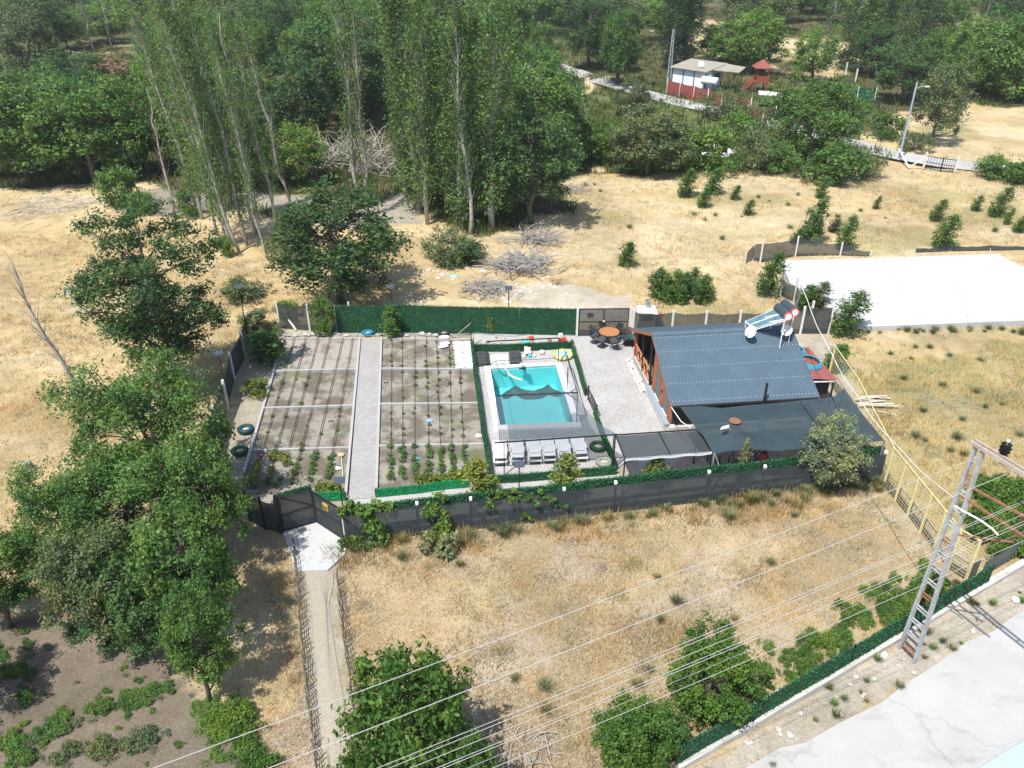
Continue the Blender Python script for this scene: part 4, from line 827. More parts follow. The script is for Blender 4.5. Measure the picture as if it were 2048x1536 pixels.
# ---------------------------------------------------------------- poolside furniture
PLAST = M('white_plastic', (.80, .80, .79), .4, .05, 3); MESHG = M('lounger_mesh', (.36, .42, .46), .7, .15, 20)
def make_lounger():
    r_ = thing('sun_lounger', 'x', 'sun lounger', (0, 0, 0), 'white plastic sun loungers in a row'); mb = MB()
    # local: y=0 near end (head), y=1.9 far end (foot)
    for s_ in (-1, 1): mb.bar((s_ * .31, .05, .28), (s_ * .31, 1.88, .28), .06, .07)
    for y in (.06, 1.88): mb.bar((-.31, y, .28), (.31, y, .28), .06, .07)
    mb.build('frame', PLAST, r_); mb = MB()
    for k in range(12): y = .84 + k * .088; mb.box((0, y, .325), (.56, .074, .025))
    mb.build('seat', PLAST, r_); a_ = R(16); mb = MB()
    def bp(y, z=0): return (.8 - y * math.cos(a_), .33 + y * math.sin(a_) + z)
    for s_ in (-1, 1): y0, z0 = bp(0); y1, z1 = bp(.76); mb.bar((s_ * .26, y0, z0), (s_ * .26, y1, z1), .07, .04)
    for q in (0.03, .2, .5, .62, .74): y0, z0 = bp(q); mb.box((0, y0, z0), (.5, .09, .035))
    mb.build('backrest', PLAST, r_); y0, z0 = bp(.27); y1, z1 = bp(.45); MB().hexa([(-.2, y0, z0 - .01), (.2, y0, z0 - .01), (.2, y1, z1 - .01), (-.2, y1, z1 - .01)], [(-.2, y0, z0 + .01), (.2, y0, z0 + .01), (.2, y1, z1 + .01), (-.2, y1, z1 + .01)]).build('mesh_panel', MESHG, r_)
    for s_ in (-1, 1):
        MB().box((s_ * .34, .95, .42), (.05, .42, .03)).build('armrest', PLAST, r_)
        for y in (.2, 1.65): MB().bar((s_ * .29, y, .0), (s_ * .31, y, .27), .07, .09).build('leg', PLAST, r_)
    MB().tube([(-.25, .12, .05), (.25, .12, .05)], .05, 8).build('wheel_axle', BLACKM, r_)
    return r_
lg = make_lounger()
for k, (u, nm) in enumerate(((1001, 'leftmost of the six, next to the turf fence'), (1036, 'second from the left'), (1071, 'third from the left'), (1100, 'fourth from the left'), (1131, 'second from the right'), (1163, 'rightmost of the six, beside the green tyre'))):
    v = 935 - k * 1.7; p = at(u, v, .02); rz = R(3 + rnd.uniform(-2, 2)); o = lg if k == 0 else dup(lg, p, rz); o.location = p; o.rotation_euler = (0, 0, rz); o['label'] = 'white plastic sun lounger, ' + nm
def make_tyre():
    r_ = thing('tyre_planter', 'x', 'tyre', (0, 0, 0), 'painted tyre planters'); pr = [(.2, .02), (.3, 0), (.36, .05), (.37, .12), (.34, .19), (.28, .21), (.21, .2), (.19, .17), (.19, .05), (.2, .02)]
    o = MB().lathe(pr, n=22).build('tyre', M('tyre_green', (.018, .055, .035), .6, .2, 8), r_, smooth=True); mb = MB()
    for k in range(22): a_ = 6.2832 * k / 22; mb.box((.375 * math.cos(a_), .375 * math.sin(a_), .12), (.02, .045, .13), a_)
    mb.build('tread', M('tyre_green'  , (0, 0, 0)), r_); MB().lathe([(.001, .1), (.2, .09)], n=16).build('soil', DIRT, r_); return r_
ty = make_tyre(); TC = {'blue': (.02, .20, .34), 'teal': (.015, .06, .075), 'green': (.02, .075, .04), 'dark': (.03, .035, .03), 'pale': (.24, .27, .22), 'brown': (.06, .035, .02)}
for k, (u, v, c_, lb, s_) in enumerate(((736, 668, 'blue', 'bright blue tyre planter by the far end of the garden path', 1.), (888, 669, 'dark', 'dark green tyre planter near the white sacks', 1.05), (1196, 897, 'green', 'dark green tyre planter right of the loungers, farther one', 1.15), (1208, 928, 'pale', 'pale grey-green tyre planter in the corner of the pool deck', 1.1),
    (492, 862, 'teal', 'teal tyre planter left of the beds, farther of the two', 1.1), (480, 905, 'green', 'dark green tyre planter left of the beds, nearer of the two', 1.1), (532, 722, 'brown', 'brown shaded tyre planter under the left tree', 1.2), (519, 783, 'brown', 'reddish brown tyre planter with a young vine', .9), (1035, 890, 'dark', 'dark tyre behind the second sun lounger', .9))):
    p = at(u, v, .0); mm = M('tyre_' + c_ + '_p', TC[c_], .6, .2, 8); o = dup(ty, p, rnd.uniform(0, 6), s_, lb, mats={'tyre': mm, 'tread': mm})
drop(ty)
# patio table with chairs leaned against it
tp = at(1217, 684); pt = thing('patio_table', 'round orange-brown patio table by the double gate', 'table', tp); MB().lathe([(.001, .70), (.62, .70), (.66, .72), (.66, .745), (.001, .75)], tp, 10).build('tabletop', M('table_wood', (.40, .18, .07), .5, .2, 4), pt)
for k in range(4): a_ = k * 1.5708 + .6; d = Vector((math.cos(a_), math.sin(a_), 0)); MB().bar(tp + d * .45, tp + d * .4 + Z(.7), .05).build('leg', BLACKM, pt)
CHM = M('chair_black', (.035, .038, .042), .6, .2, 6); CHW = M('chair_weave', (.05, .055, .06), .7, .3, 25)
def make_chair():
    r_ = thing('garden_chair', 'x', 'chair', (0, 0, 0), 'black chairs tipped against the patio table')
    for sx in (-1, 1):
        MB().bar((sx * .25, -.24, 0), (sx * .24, -.2, .43), .03).build('leg', CHM, r_); MB().bar((sx * .25, .26, 0), (sx * .24, .2, .43), .03).build('leg', CHM, r_)
        MB().bar((sx * .27, -.22, .62), (sx * .27, .24, .62), .04).build('armrest', CHM, r_); MB().bar((sx * .26, -.2, .43), (sx * .27, -.22, .62), .025).build('arm_post', CHM, r_)
    MB().box((0, 0, .43), (.5, .46, .04)).build('seat', CHW, r_); MB().hexa([(-.24, .2, .45), (.24, .2, .45), (.24, .24, .45), (-.24, .24, .45)], [(-.22, .32, .86), (.22, .32, .86), (.22, .35, .86), (-.22, .35, .86)]).build('backrest', CHW, r_); return r_
ch = make_chair()
for k in range(8):
    a_ = k * .7854 + .2; d = Vector((math.cos(a_), math.sin(a_), 0)); s_ = ('at the gate side', 'far right side', 'right side', 'near right side', 'nearest to the pool end', 'near left side', 'left side', 'far left side')
    o = dup(ch, tp + d * 1.02 + Z(.03), a_ + 1.5708 + 3.14159, 1., 'black woven chair tipped onto the patio table, one of eight around it', 'black chairs tipped against the patio table')
    o.rotation_euler = (R(rnd.uniform(-42, -26)), R(rnd.uniform(-6, 6)), a_ - 1.5708 + rnd.uniform(-.25, .25)); o.location = tp + d * rnd.uniform(.66, .82) + Z(.2)
drop(ch)
# paddling pool, toys
pp = at(1126, 713, .02); pdl = thing('paddling_pool', 'round inflatable paddling pool with yellow rim beside the turf fence', 'paddling pool', pp)
MB().lathe([(.42, .02), (.56, .02), (.62, .1), (.6, .2), (.53, .24), (.47, .2), (.45, .1), (.42, .02)], pp, 24).build('ring', M('yellow_vinyl', (.66, .58, .18), .4), pdl, smooth=True); MB().lathe([(.001, .15), (.46, .15)], pp, 24).build('water', M('paddling_water', (.38, .66, .68), .1, .08, 3), pdl); MB().lathe([(.50, .23), (.53, .26), (.56, .23)], pp, 24).build('top_band', M('lime_vinyl', (.5, .62, .2), .4), pdl)
def cluster(name, label, cat, p, bits):
    t_ = thing(name, label, cat, p)
    for nm, kind, off, sz, c_ in bits:
        mb = MB(); m_ = M('toy_%02d%02d%02d' % tuple(int(x * 99) for x in c_), c_, .45, .1, 5); q = p + Vector(off)
        if kind == 'b': mb.box(q + Z(sz[2] / 2), sz, rnd.uniform(-.5, .5))
        elif kind == 'c': mb.lathe([(.001, 0), (sz[0], 0), (sz[0] * .9, sz[2]), (.001, sz[2])], q, 12)
        elif kind == 'w': mb.tube([q + Vector((-.03, 0, sz[0])), q + Vector((.03, 0, sz[0]))], sz[0], 12)
        else: mb.lathe([(sz[0] * math.sin(t) + .001, sz[0] * (1 - math.cos(t))) for t in np.linspace(0, 3.14, 7)], q, 10)
        mb.build(nm, m_, t_)
REDT, WHT, TEAL, ORT = (.5, .06, .04), (.78, .78, .76), (.10, .45, .48), (.55, .17, .06)
cluster('toy_tractor', 'red and white toy tractor near the turf fence corner', 'toy', at(1124, 684), [('body', 'b', (0, 0, .12), (.5, .24, .2), REDT), ('cab', 'b', (-.1, .05, .3), (.24, .22, .25), WHT), ('wheel', 'w', (-.2, -.15, 0), (.15, 0, 0), REDT), ('wheel', 'w', (.22, -.15, 0), (.13, 0, 0), REDT), ('wheel', 'w', (-.2, .15, 0), (.15, 0, 0), REDT), ('wheel', 'w', (.22, .15, 0), (.13, 0, 0), REDT)])
cluster('toy_crate', 'orange toy crate on the pale play yard', 'toy', at(1061, 681), [('crate', 'b', (0, 0, 0), (.36, .3, .22), ORT), ('lid', 'b', (.05, .02, .22), (.3, .22, .04), REDT)])
cluster('toy_bowl', 'turquoise plastic basin behind the far pool fence', 'basin', at(1051, 690), [('basin', 'c', (0, 0, 0), (.3, 0, .3), TEAL)])
cluster('toy_pile', 'pile of small white and blue pool toys at the pool edge', 'toy', at(1048, 716), [('ball', 's', (.0, 0, 0), (.12, 0, 0), WHT), ('bucket', 'c', (.35, .05, 0), (.12, 0, .2), TEAL), ('watering_can', 'c', (-.3, .1, 0), (.1, 0, .2), (.05, .3, .5)), ('duck', 's', (.62, .1, 0), (.11, 0, 0), WHT)])
cluster('plastic_chair', 'cream child chair standing by the far pool fence', 'chair', at(1055, 710), [('backrest', 'b', (0, .1, .0), (.42, .06, .5), (.72, .66, .55)), ('seat', 'b', (0, -.06, .2), (.4, .3, .05), (.72, .66, .55)), ('leg', 'b', (-.17, -.18, 0), (.05, .05, .2), (.72, .66, .55)), ('leg', 'b', (.17, -.18, 0), (.05, .05, .2), (.72, .66, .55))])
cluster('toy_truck', 'small white and red toy cart at the far pool corner', 'toy', at(1084, 708), [('body', 'b', (0, 0, .05), (.26, .2, .18), WHT), ('wheel', 'w', (-.08, -.11, 0), (.07, 0, 0), REDT), ('wheel', 'w', (.1, -.11, 0), (.07, 0, 0), REDT)])
TOYL = ('red', 'orange', 'yellow')
for k in range(16):
    u, v = rnd.uniform(975, 1135), rnd.uniform(674, 688); c_ = ((.5, .08, .05), (.55, .2, .06), (.6, .45, .08))[k % 3]; s_ = rnd.uniform(.05, .1)
    MB().box(at(u, v, .03 + s_ / 2), (s_ * 1.6, s_, s_), rnd.uniform(0, 3)).build('toy_block', M('toyb%d' % (k % 3), c_, .5), label='tiny %s toy piece scattered on the play yard' % TOYL[k % 3], cat='toy', group='tiny %s toys scattered on the play yard' % TOYL[k % 3])
# dark mats / pump covers at the far pool end
PANM = M('pump_cover', (.055, .06, .062), .7, .25, 6)
for nm, us in (('dark slatted pump cover at the far left pool corner', (954, 977, 709, 734)), ('dark slatted pump cover behind the pool handrail', (1018, 1040, 707, 731))):
    u0, u1, v0, v1 = us; pcv = thing('pump_cover', nm, 'cover', at((u0 + u1) / 2, v1))
    for k in range(4):
        va, vb = v0 + (v1 - v0) * k / 4, v0 + (v1 - v0) * (k + .93) / 4; MB().prism([at(u0 + (va - v0) * .08, va), at(u1 + (va - v0) * .12, va), at(u1 + (vb - v0) * .12, vb), at(u0 + (vb - v0) * .08, vb)][::-1], .0, .22).build('slat', PANM, pcv)
MB().prism([at(978, 712), at(1017, 709), at(1017, 729), at(981, 731)][::-1], .0, .06).build('pump_slab', CONC, label='grey slab between the two dark pump covers', cat='slab')
# sacks
SACK = M('sack_white', (.78, .78, .77), .7, .08, 8)
def sack_mesh(k):
    r_ = random.Random(k); mb = MB(); G = []
    for i in range(8):
        s_ = i / 7; row = []
        for j in range(10):
            a_ = 6.2832 * j / 10; wd = .16 * (1 - abs(2 * s_ - 1) ** 4 * .5) * r_.uniform(.93, 1.07); row.append(((s_ - .5) * .62, wd * math.cos(a_), .085 + .085 * math.sin(a_) * (1 - abs(2 * s_ - 1) ** 3 * .75)))
        row.append(row[0]); G.append(row)
    mb.grid(G); me = mb.mesh('cement_sack'); me.materials.append(SACK); me.shade_smooth(); return me
SM = [sack_mesh(k) for k in range(3)]
for c_ in range(2):
    for r_ in range(9):
        p = at(916 + c_ * 17.5 + r_ * .7, 688 + r_ * 5.9, .03); o = link('filled_sack', SM[(r_ + c_) % 3], loc=p, cat='sack', group='white sacks laid in two columns', label='white filled sack in the %s column, %s from the back fence' % (('left', 'right')[c_], ('first', 'second', 'third', 'fourth', 'fifth', 'sixth', 'seventh', 'eighth', 'ninth')[r_])); o.rotation_euler = (0, 0, R(rnd.uniform(-12, 12)))
for k, (u, v, lb) in enumerate(((889, 676, 'white sack lying against the dark tyre by the back kerb'), (890, 689, 'loose white sack in the far right bed, farther one'), (887, 695, 'loose white sack in the far right bed, nearer one'))): o = link('filled_sack', SM[k], loc=at(u, v, .05), cat='sack', label=lb, group='loose sacks'); o.rotation_euler = (0, 0, R(5 + 9 * k))
# drip hoses
DRIP = M('drip_black', (.045, .04, .036), .7, .2, 6)
def polyline_uv(S, u0, u3, f0=0., f1=4.):
    rows = [((a_[1] + b_[1]) / 2) for a_, b_ in S]; pts = []
    for k in range(25):
        f = f0 + (f1 - f0) * k / 24; i = min(3, int(f)); v = rows[i] + (rows[i + 1] - rows[i]) * (f - i); fr = (v - rows[0]) / (rows[3] - rows[0]); y0, y1, yy = at(0, rows[0]).y, at(0, rows[3]).y, at(0, v).y; tt = (yy - y0) / (y1 - y0)
        P0, P1 = at(u0, rows[0]), at(u3, rows[3]); q = P0.lerp(P1, tt); q.x += .012 * math.sin(k * 2.1 + u0); q.z = .05 + .12 * max(0, 1 - 8 * abs(f - round(f)) ) ; pts.append(q)
    return pts
ORD = ('first', 'second', 'third', 'fourth', 'fifth', 'sixth', 'seventh'); LH, RH = [], []
for k, (u0, u3) in enumerate(((589, 527), (612, 554), (637, 578), (660, 603), (686, 634), (706, 667))):
    pts = polyline_uv(LR, u0, u3, -.15 if k in (1, 2, 3) else .0, 3.4); LH.append(pts); mb = MB(); mb.tube([q + Vector((.045, 0, 0)) for q in pts], .011, 4); mb.tube([q - Vector((.045, 0, 0)) for q in pts], .011, 4)
    mb.build('drip_hose', DRIP, label='double black drip hose across the left beds, %s from the left' % ORD[k], cat='hose', group='drip hoses in the left beds')
for k, (u0, u3) in enumerate(((784, 782.6), (805, 805.5), (830, 830), (852.5, 858), (873.6, 881), (899, 904), (917, 927.6))):
    pts = polyline_uv(RR_, u0, u3, -.15 if k in (2, 3, 4) else (1. if k == 6 else 0.), 3.85); RH.append(pts); MB().tube(pts, .014, 5).build('drip_hose', DRIP, label='black drip hose across the right beds, %s from the path' % ORD[k], cat='hose', group='drip hoses in the right beds')
MB().tube([at(555 + k * 25, 669 + 3 * math.sin(k * 1.1), .05) for k in range(25)], .022, 5).build('supply_hose', M('hose_blue_grey', (.22, .30, .36), .6), label='pale blue supply hose running along the foot of the back fence', cat='hose')
WOODL = M('handle_wood', (.46, .36, .25), .8, .2, 6)
for lb, a_, b_, r_ in (('wooden hoe lying in the second right bed', (772, 765, .06), (767, 788, .06), .018), ('rake leaning on the black post near the sacks', (907, 675, .05), (943, 645, .9), .02), ('light stick lying in the third left bed', (662, 842, .06), (669, 869, .06), .014)):
    t_ = thing('garden_tool', lb, 'tool', at(*a_)); MB().tube([at(*a_), at(*b_)], r_, 5).build('handle', WOODL, t_); MB().box(at(*a_), (.28, .06, .03), .3).build('head', DKWOOD, t_)
sf = thing('standing_fan', 'cream round-headed rake standing in the near left bed', 'tool', at(686, 955)); MB().tube([at(686, 955, .06), at(683, 915, .1)], .02, 5).build('handle', POSTC, sf); MB().lathe([(.001, .02), (.17, .02), (.17, .07), (.001, .08)], at(682, 911, .06), 14).build('head', WOODL, sf)
lp = thing('ladder_stand', 'black post with small ladder frame at the turf fence corner', 'post', at(943, 690)); MB().bar(at(943, 692), at(943, 692) + Z(1.9), .05).build('post', BLACKM, lp); MB().bar(at(948, 692), at(948, 692) + Z(1.0), .04).build('post', REDP, lp)
for k in range(3): MB().bar(at(943, 692) + Z(.25 + .3 * k), at(948, 692) + Z(.25 + .3 * k), .03).build('rung', GREYM, lp)
for lb, u, v, c_ in (('crumpled blue bag in the third right bed', 859, 842, (.25, .38, .6)), ('teal bag in the near right bed', 832, 918, (.1, .4, .42)), ('white sack beside a dark bag near the pool fence', 957, 872, (.75, .75, .73)), ('white paper scrap in the near left bed', 675, 936, (.75, .75, .73))):
    o = link('plastic_bag', ROCKS[0].copy(), loc=at(u, v, .05), label=lb, cat='bag'); o.scale = (.2, .14, .16) if 'scrap' not in lb else (.18, .12, .03); o.data.materials[0] = M('bag' + lb[:8], c_, .5, .15, 8)

# things by the house
ov = at(1290, 664); ot = thing('outdoor_oven', 'white outdoor oven with round black mouth and metal chimney behind the house', 'oven', ov)
MB().box(ov + Z(.75), (1.05, .8, 1.5)).build('body', M('oven_white', (.72, .71, .69), .8, .12, 3), ot); MB().hexa([ov + Vector(v) for v in ((-.62, -.5, 1.5), (.62, -.5, 1.5), (.62, .5, 1.5), (-.62, .5, 1.5))], [ov + Vector(v) for v in ((-.58, -.46, 1.6), (.58, -.46, 1.6), (.55, .45, 1.68), (-.55, .45, 1.68))]).build('top_slab', COP, ot)
MB().lathe([(.15, 1.62), (.15, 2.15), (.18, 2.2), (.13, 2.2), (.12, 1.7)], ov + Vector((.0, .1, 0)), 12).build('chimney', M('zinc', (.5, .52, .53), .35, .1, 4, metal=.7), ot)
MB().add([ov + Vector((.42 * math.cos(a), -.41, 1.0 + .36 * math.sin(a))) for a in np.linspace(0, 3.1416, 12)], [tuple(range(12))]).build('mouth', M('mouth_black', (.008, .008, .008), .95), ot)  # flat black face stands in for the mouth's dark hole
bx_ = at(1258, 688); bt = thing('deck_box', 'dark storage box with green lid beside the veranda', 'box', bx_); MB().box(bx_ + Z(.18), (.55, .5, .36), .11).build('body', DKWOOD, bt); MB().hexa([bx_ + Vector(v) for v in ((-.32, -.27, .36), (.3, -.24, .36), (.3, .3, .4), (-.32, .27, .4))], [bx_ + Vector(v) for v in ((-.3, -.25, .43), (.28, -.22, .43), (.28, .28, .47), (-.3, .25, .47))]).build('lid', M('box_green', (.03, .09, .07), .6, .1, 4), bt)
tl = at(1312, 655); tk = thing('tool_heap', 'dark heap with a red cloth beside the outdoor oven', 'heap', tl); MB().lathe([(.001, .9), (.3, .7), (.45, .3), (.5, 0)], tl, 9).build('heap', M('heap_dark', (.05, .048, .045), .9, .3, 6), tk); MB().box(tl + Vector((.15, -.1, .95)), (.3, .3, .2), .4).build('cloth', M('cloth_red', (.4, .09, .08), .8), tk)
# under the sail: bench swing, hoses, red cover
bs = thing('garden_bench', 'dark bench with pale slatted seat under the sail corner', 'bench', at(1428, 935)); p = at(1424, 932)
for k in range(7): MB().bar(p + Vector((-.1 + .05 * k, .35 - .11 * k, .5)), p + Vector((.28 + .05 * k, .35 - .11 * k, .5)), .085, .03).build('seat_slat', M('seat_slats', (.42, .30, .22), .7, .2, 8), bs)
for dx, dy in ((-.15, .4), (.3, .4), (.2, -.4), (.65, -.4)): MB().bar(p + Vector((dx, dy, 0)), p + Vector((dx, dy, .9)), .05).build('leg', BLACKM, bs)
hs_ = thing('hose_heap', 'tangled black hoses heaped under the sail', 'hose', at(1495, 938)); p = at(1497, 930)
for k in range(5):
    a0 = rnd.uniform(0, 6); c_ = p + Vector((rnd.uniform(-.5, .4), rnd.uniform(-.3, .3), .5)); MB().tube([c_ + Vector((.45 * math.cos(a), .25 * math.sin(a), .42 * math.sin(a + a0))) for a in np.linspace(0, 6.283, 20)], .025, 5).build('coil', BLACKM, hs_)
rc_ = thing('covered_chair', 'chair under a crumpled red cover beneath the sail', 'chair', at(1525, 936)); p = at(1524, 935); rm_ = M('cover_red', (.42, .09, .10), .7, .25, 4); mb = MB()
G = [[p + Vector(((.42 - .28 * t_) * math.cos(a) * rnd.uniform(.85, 1.15), (.38 - .25 * t_) * math.sin(a) * rnd.uniform(.85, 1.15), .85 * t_ + .05)) for a in np.linspace(0, 6.283, 13)] for t_ in (0, .35, .65, .85, 1.)]; mb.grid(G).build('cover', rm_, rc_)
MB().bar(p + Vector((-.3, -.2, 0)), p + Vector((-.25, .1, .5)), .04).build('leg', BLACKM, rc_)
# floor and clutter by the sail
# ---------------------------------------------------------------- utility pole with ladder legs, wires
PYL = M('pole_paint', (.38, .415, .43), .6, .3, 3, c2=(.29, .27, .25)); RUST = M('rusty_steel', (.28, .13, .075), .8, .3, 5)
def ladder_pole(label, base, axis, h):
    t_ = thing('lattice_pole', label, 'utility pole', base, 'ladder-like utility poles'); ax = Vector(axis).normalized(); L = []
    for s_ in (-1, 1): a_, b_ = base + ax * s_ * .36 - Z(.2), base + ax * s_ * .13 + Z(h); L.append((a_, b_)); MB().bar(a_, b_, .14, .10, up=ax).build('leg', PYL, t_)
    k = 14
    for i in range(k):
        f = (i + .8) / (k + .6)
        for d in (-.07, .07):
            q0, q1 = L[0][0].lerp(L[0][1], f) + Z(d), L[1][0].lerp(L[1][1], f) + Z(d); MB().bar(q0, q1, .05, .045).build('rung', PYL if i % 4 else RUST, t_)
    return t_
pb = (at(1801, 1299) + at(1826, 1323)) / 2; pax = (at(1826, 1323) - at(1801, 1299)).normalized(); PH = 9.35
# the cross-beams run from this pole to its twin just outside the picture
bdir = (at(2046, 940, 9.2) - at(1964, 890, 9.2)).normalized(); pb2 = pb + bdir * 8.0
ladder_pole('tall grey ladder-like utility pole beside the roadside green fence', pb, pax, PH); ladder_pole('second grey utility pole standing by the road past the picture edge', pb2, pax, PH)
cb = thing('cross_arm', 'pale channel cross-arm joining the tops of the utility poles', 'beam', pb + Z(PH)); e0, e1 = pb + Z(PH + .05) - bdir * .3, pb2 + Z(PH + .05) + bdir * .3; sd_ = Vector((-bdir.y, bdir.x, 0))
for s_ in (-.1, .1): MB().bar(e0 + sd_ * s_, e1 + sd_ * s_, .06, .12).build('channel', M('arm_pale', (.40, .385, .35), .7, .3, 4, c2=(.35, .25, .18)), cb)
for k in range(12): q = e0.lerp(e1, (k + .5) / 12); MB().bar(q - sd_ * .1, q + sd_ * .1, .05).build('tie', RUST, cb)
ip = at(2008, 905, PH + .15); ins = thing('insulator', 'black ribbed insulator on the utility cross-arm', 'insulator', ip); MB().lathe([(.001, -.1), (.13, -.08), (.08, 0), (.17, .05), (.1, .12), (.18, .17), (.1, .26), (.16, .3), (.07, .38), (.001, .4)], ip, 14).build('body', M('insulator_black', (.015, .015, .017), .3), ins, smooth=True); MB().lathe([(.001, .4), (.05, .4), (.04, .46), (.001, .47)], ip, 8).build('cap', WHITEM, ins)
for lb, (u0, v0, z0), (u1, v1, z1), w_, m_ in (('rusty steel beam bolted high on the utility pole', (1931, 968, 7.9), (2062, 1040, 7.9), .06, RUST), ('rusty steel beam bolted midway up the utility pole', (1922, 992, 7.4), (2075, 1090, 7.4), .06, RUST), ('thin rusty strut reaching right from the utility pole', (1912, 1069, 5.9), (2030, 1085, 5.9), .05, RUST), ('rusty upright linking the pole beams', (2046, 1030, 7.9), (2026, 1082, 6.5), .06, RUST)):
    MB().bar(at(u0, v0, z0), at(u1, v1, z1), w_).build('steel_beam', m_, label=lb, cat='beam', group='rusty beams on the utility pole')
MB().tube([at(1908, 1012, 7.1), at(1960, 1040, 7.05), at(1985, 1058, 6.9), at(1996, 1070, 6.8)], .03, 6).build('service_pipe', WHITEM, label='white conduit curving out from the utility pole', cat='pipe')
WIRE = M('wire_alu', (.42, .42, .41), .45, .1, 5)
for k, (z, a_, b_) in enumerate(((9.0, (310, 1536), (2048, 880)), (9.0, (540, 1536), (2048, 936)), (8.0, (757, 1536), (2048, 1003)), (8.0, (781, 1536), (2048, 1007)), (7.9, (823, 1536), (2048, 1030)), (7.8, (875, 1536), (2048, 1044)), (7.8, (889, 1536), (2048, 1050)), (7.2, (938, 1536), (2048, 1065)), (7.2, (987, 1536), (2048, 1083)))):
    p0, p1 = at(*a_, z), at(*b_, z); d = p1 - p0; p0, p1 = p0 - d * .45, p1 + d * .35; pts = [p0.lerp(p1, i / 20) - Z(.25 * (1 - (2 * i / 20 - 1) ** 2)) + Z(.2) for i in range(21)]
    MB().tube(pts, .0065 if k > 1 else .0085, 5).build('power_line', WIRE, label='pale overhead wire over the dry field, %s counted from the upper left' % (ORD + ('eighth', 'ninth'))[k], cat='wire', group='overhead wires')
# service cable from the roof mast down to the pole
c0, c1 = top_m, at(1922, 1008, 7.0); MB().tube([c0.lerp(c1, i / 16) - Z(1.3 * (1 - (2 * i / 16 - 1) ** 2)) + Vector((.04 * math.sin(i * 1.7), 0, 0)) for i in range(17)], .02, 5).build('service_cable', PINKC, label='pinkish service cable from the roof mast to the utility pole', cat='cable')
# far utility poles
def steel_pole(label, u, v, vtop, w_, lattice, lean=0.):
    p = at(u, v); h = hgt(u, v, vtop); t_ = thing('utility_pole', label, 'utility pole', p); PB = M('pole_blue_grey', (.33, .40, .46), .6, .2, 2)
    if lattice:
        for dx, dy in ((-1, -1), (1, -1), (1, 1), (-1, 1)): MB().bar(p + Vector((dx * w_, dy * w_, 0)), p + Vector((dx * w_ * .35, dy * w_ * .35, h)), .07).build('leg', PB, t_)
        for k in range(12):
            z = h * k / 12; f = 1 - .65 * k / 12; s_ = 1 if k % 2 else -1; MB().bar(p + Vector((-s_ * w_ * f, -w_ * f, z)), p + Vector((s_ * w_ * f * .95, -w_ * f, z + h / 12)), .04).build('brace', PB, t_)
    else:
        MB().tube([p, p + Z(h)], w_, 8, w_ * .6).build('shaft', PB, t_); q = p + Z(h - .6); MB().tube([q, q + Vector((.5, -.1, .25)), q + Vector((.9, -.2, .25))], .03, 6).build('lamp_arm', PB, t_); MB().box(q + Vector((1.05, -.2, .24)), (.4, .16, .1)).build('lamp_head', WHITEM, t_)
        MB().box(p + Z(h * .3), (.7, .06, .06)).build('step_bar', PB, t_)
    return t_
steel_pole('blue-grey street lamp pole by the far road on the right', 1797, 321, 165, .14, False); steel_pole('lattice pole left of the white cabin', 1337, 168, 58, .28, True)

# ---------------------------------------------------------------- the place beyond the field
# white cabin: local axes along its long wall
ca0, ca1 = at(1342, 178), at(1407, 187); cdx = (ca1 - ca0).normalized(); cdy = Vector((-cdx.y, cdx.x, 0)); CLn = (ca1 - ca0).length
cab = thing('site_cabin', 'white site cabin with dark blue frame and flat beige roof', 'cabin', ca0); WPAN = M('cabin_white', (.74, .76, .78), .6, .08, 1); NAVY = M('cabin_blue', (.03, .08, .14), .6)
def cp(x, y, z): return ca0 + cdx * x + cdy * y + Z(z)
CD = 5.2
for k in range(3): a_, b_ = CLn * k / 3, CLn * (k + 1) / 3; MB().hexa([cp(a_ + .06, 0, .1), cp(b_ - .06, 0, .1), cp(b_ - .06, .1, .1), cp(a_ + .06, .1, .1)], [cp(a_ + .06, 0, 2.9), cp(b_ - .06, 0, 2.9), cp(b_ - .06, .1, 2.9), cp(a_ + .06, .1, 2.9)]).build('wall_panel', WPAN, cab)
for k in range(2): a_, b_ = CD * k / 2, CD * (k + 1) / 2; MB().hexa([cp(CLn - .1, a_ + .06, .1), cp(CLn, a_ + .06, .1), cp(CLn, b_ - .06, .1), cp(CLn - .1, b_ - .06, .1)], [cp(CLn - .1, a_ + .06, 2.9), cp(CLn, a_ + .06, 2.9), cp(CLn, b_ - .06, 2.9), cp(CLn - .1, b_ - .06, 2.9)]).build('wall_panel', WPAN, cab)
for x, y in ((0, 0), (CLn / 3, 0), (2 * CLn / 3, 0), (CLn, 0), (CLn, CD / 2), (CLn, CD)): MB().bar(cp(x, y, 0), cp(x, y, 3.0), .12).build('frame_post', NAVY, cab)
MB().bar(cp(0, -.02, 2.95), cp(CLn, -.02, 2.95), .1, .14).build('frame_beam', NAVY, cab); MB().bar(cp(CLn, 0, 2.95), cp(CLn, CD, 2.95), .1, .14).build('frame_beam', NAVY, cab)
MB().hexa([cp(CLn + .02, 2.9, .9), cp(CLn + .06, 2.9, .9), cp(CLn + .06, 4.6, .9), cp(CLn + .02, 4.6, .9)], [cp(CLn + .02, 2.9, 2.3), cp(CLn + .06, 2.9, 2.3), cp(CLn + .06, 4.6, 2.3), cp(CLn + .02, 4.6, 2.3)]).build('window', NAVY, cab)
MB().hexa([cp(-.3, -.5, 3.05), cp(CLn + .4, -.5, 2.95), cp(CLn + .5, CD + .8, 3.3), cp(-.3, CD + .8, 3.4)], [cp(-.3, -.5, 3.17), cp(CLn + .4, -.5, 3.07), cp(CLn + .5, CD + .8, 3.42), cp(-.3, CD + .8, 3.52)]).build('roof', M('roof_beige', (.30, .275, .225), .9, .15, 1), cab)
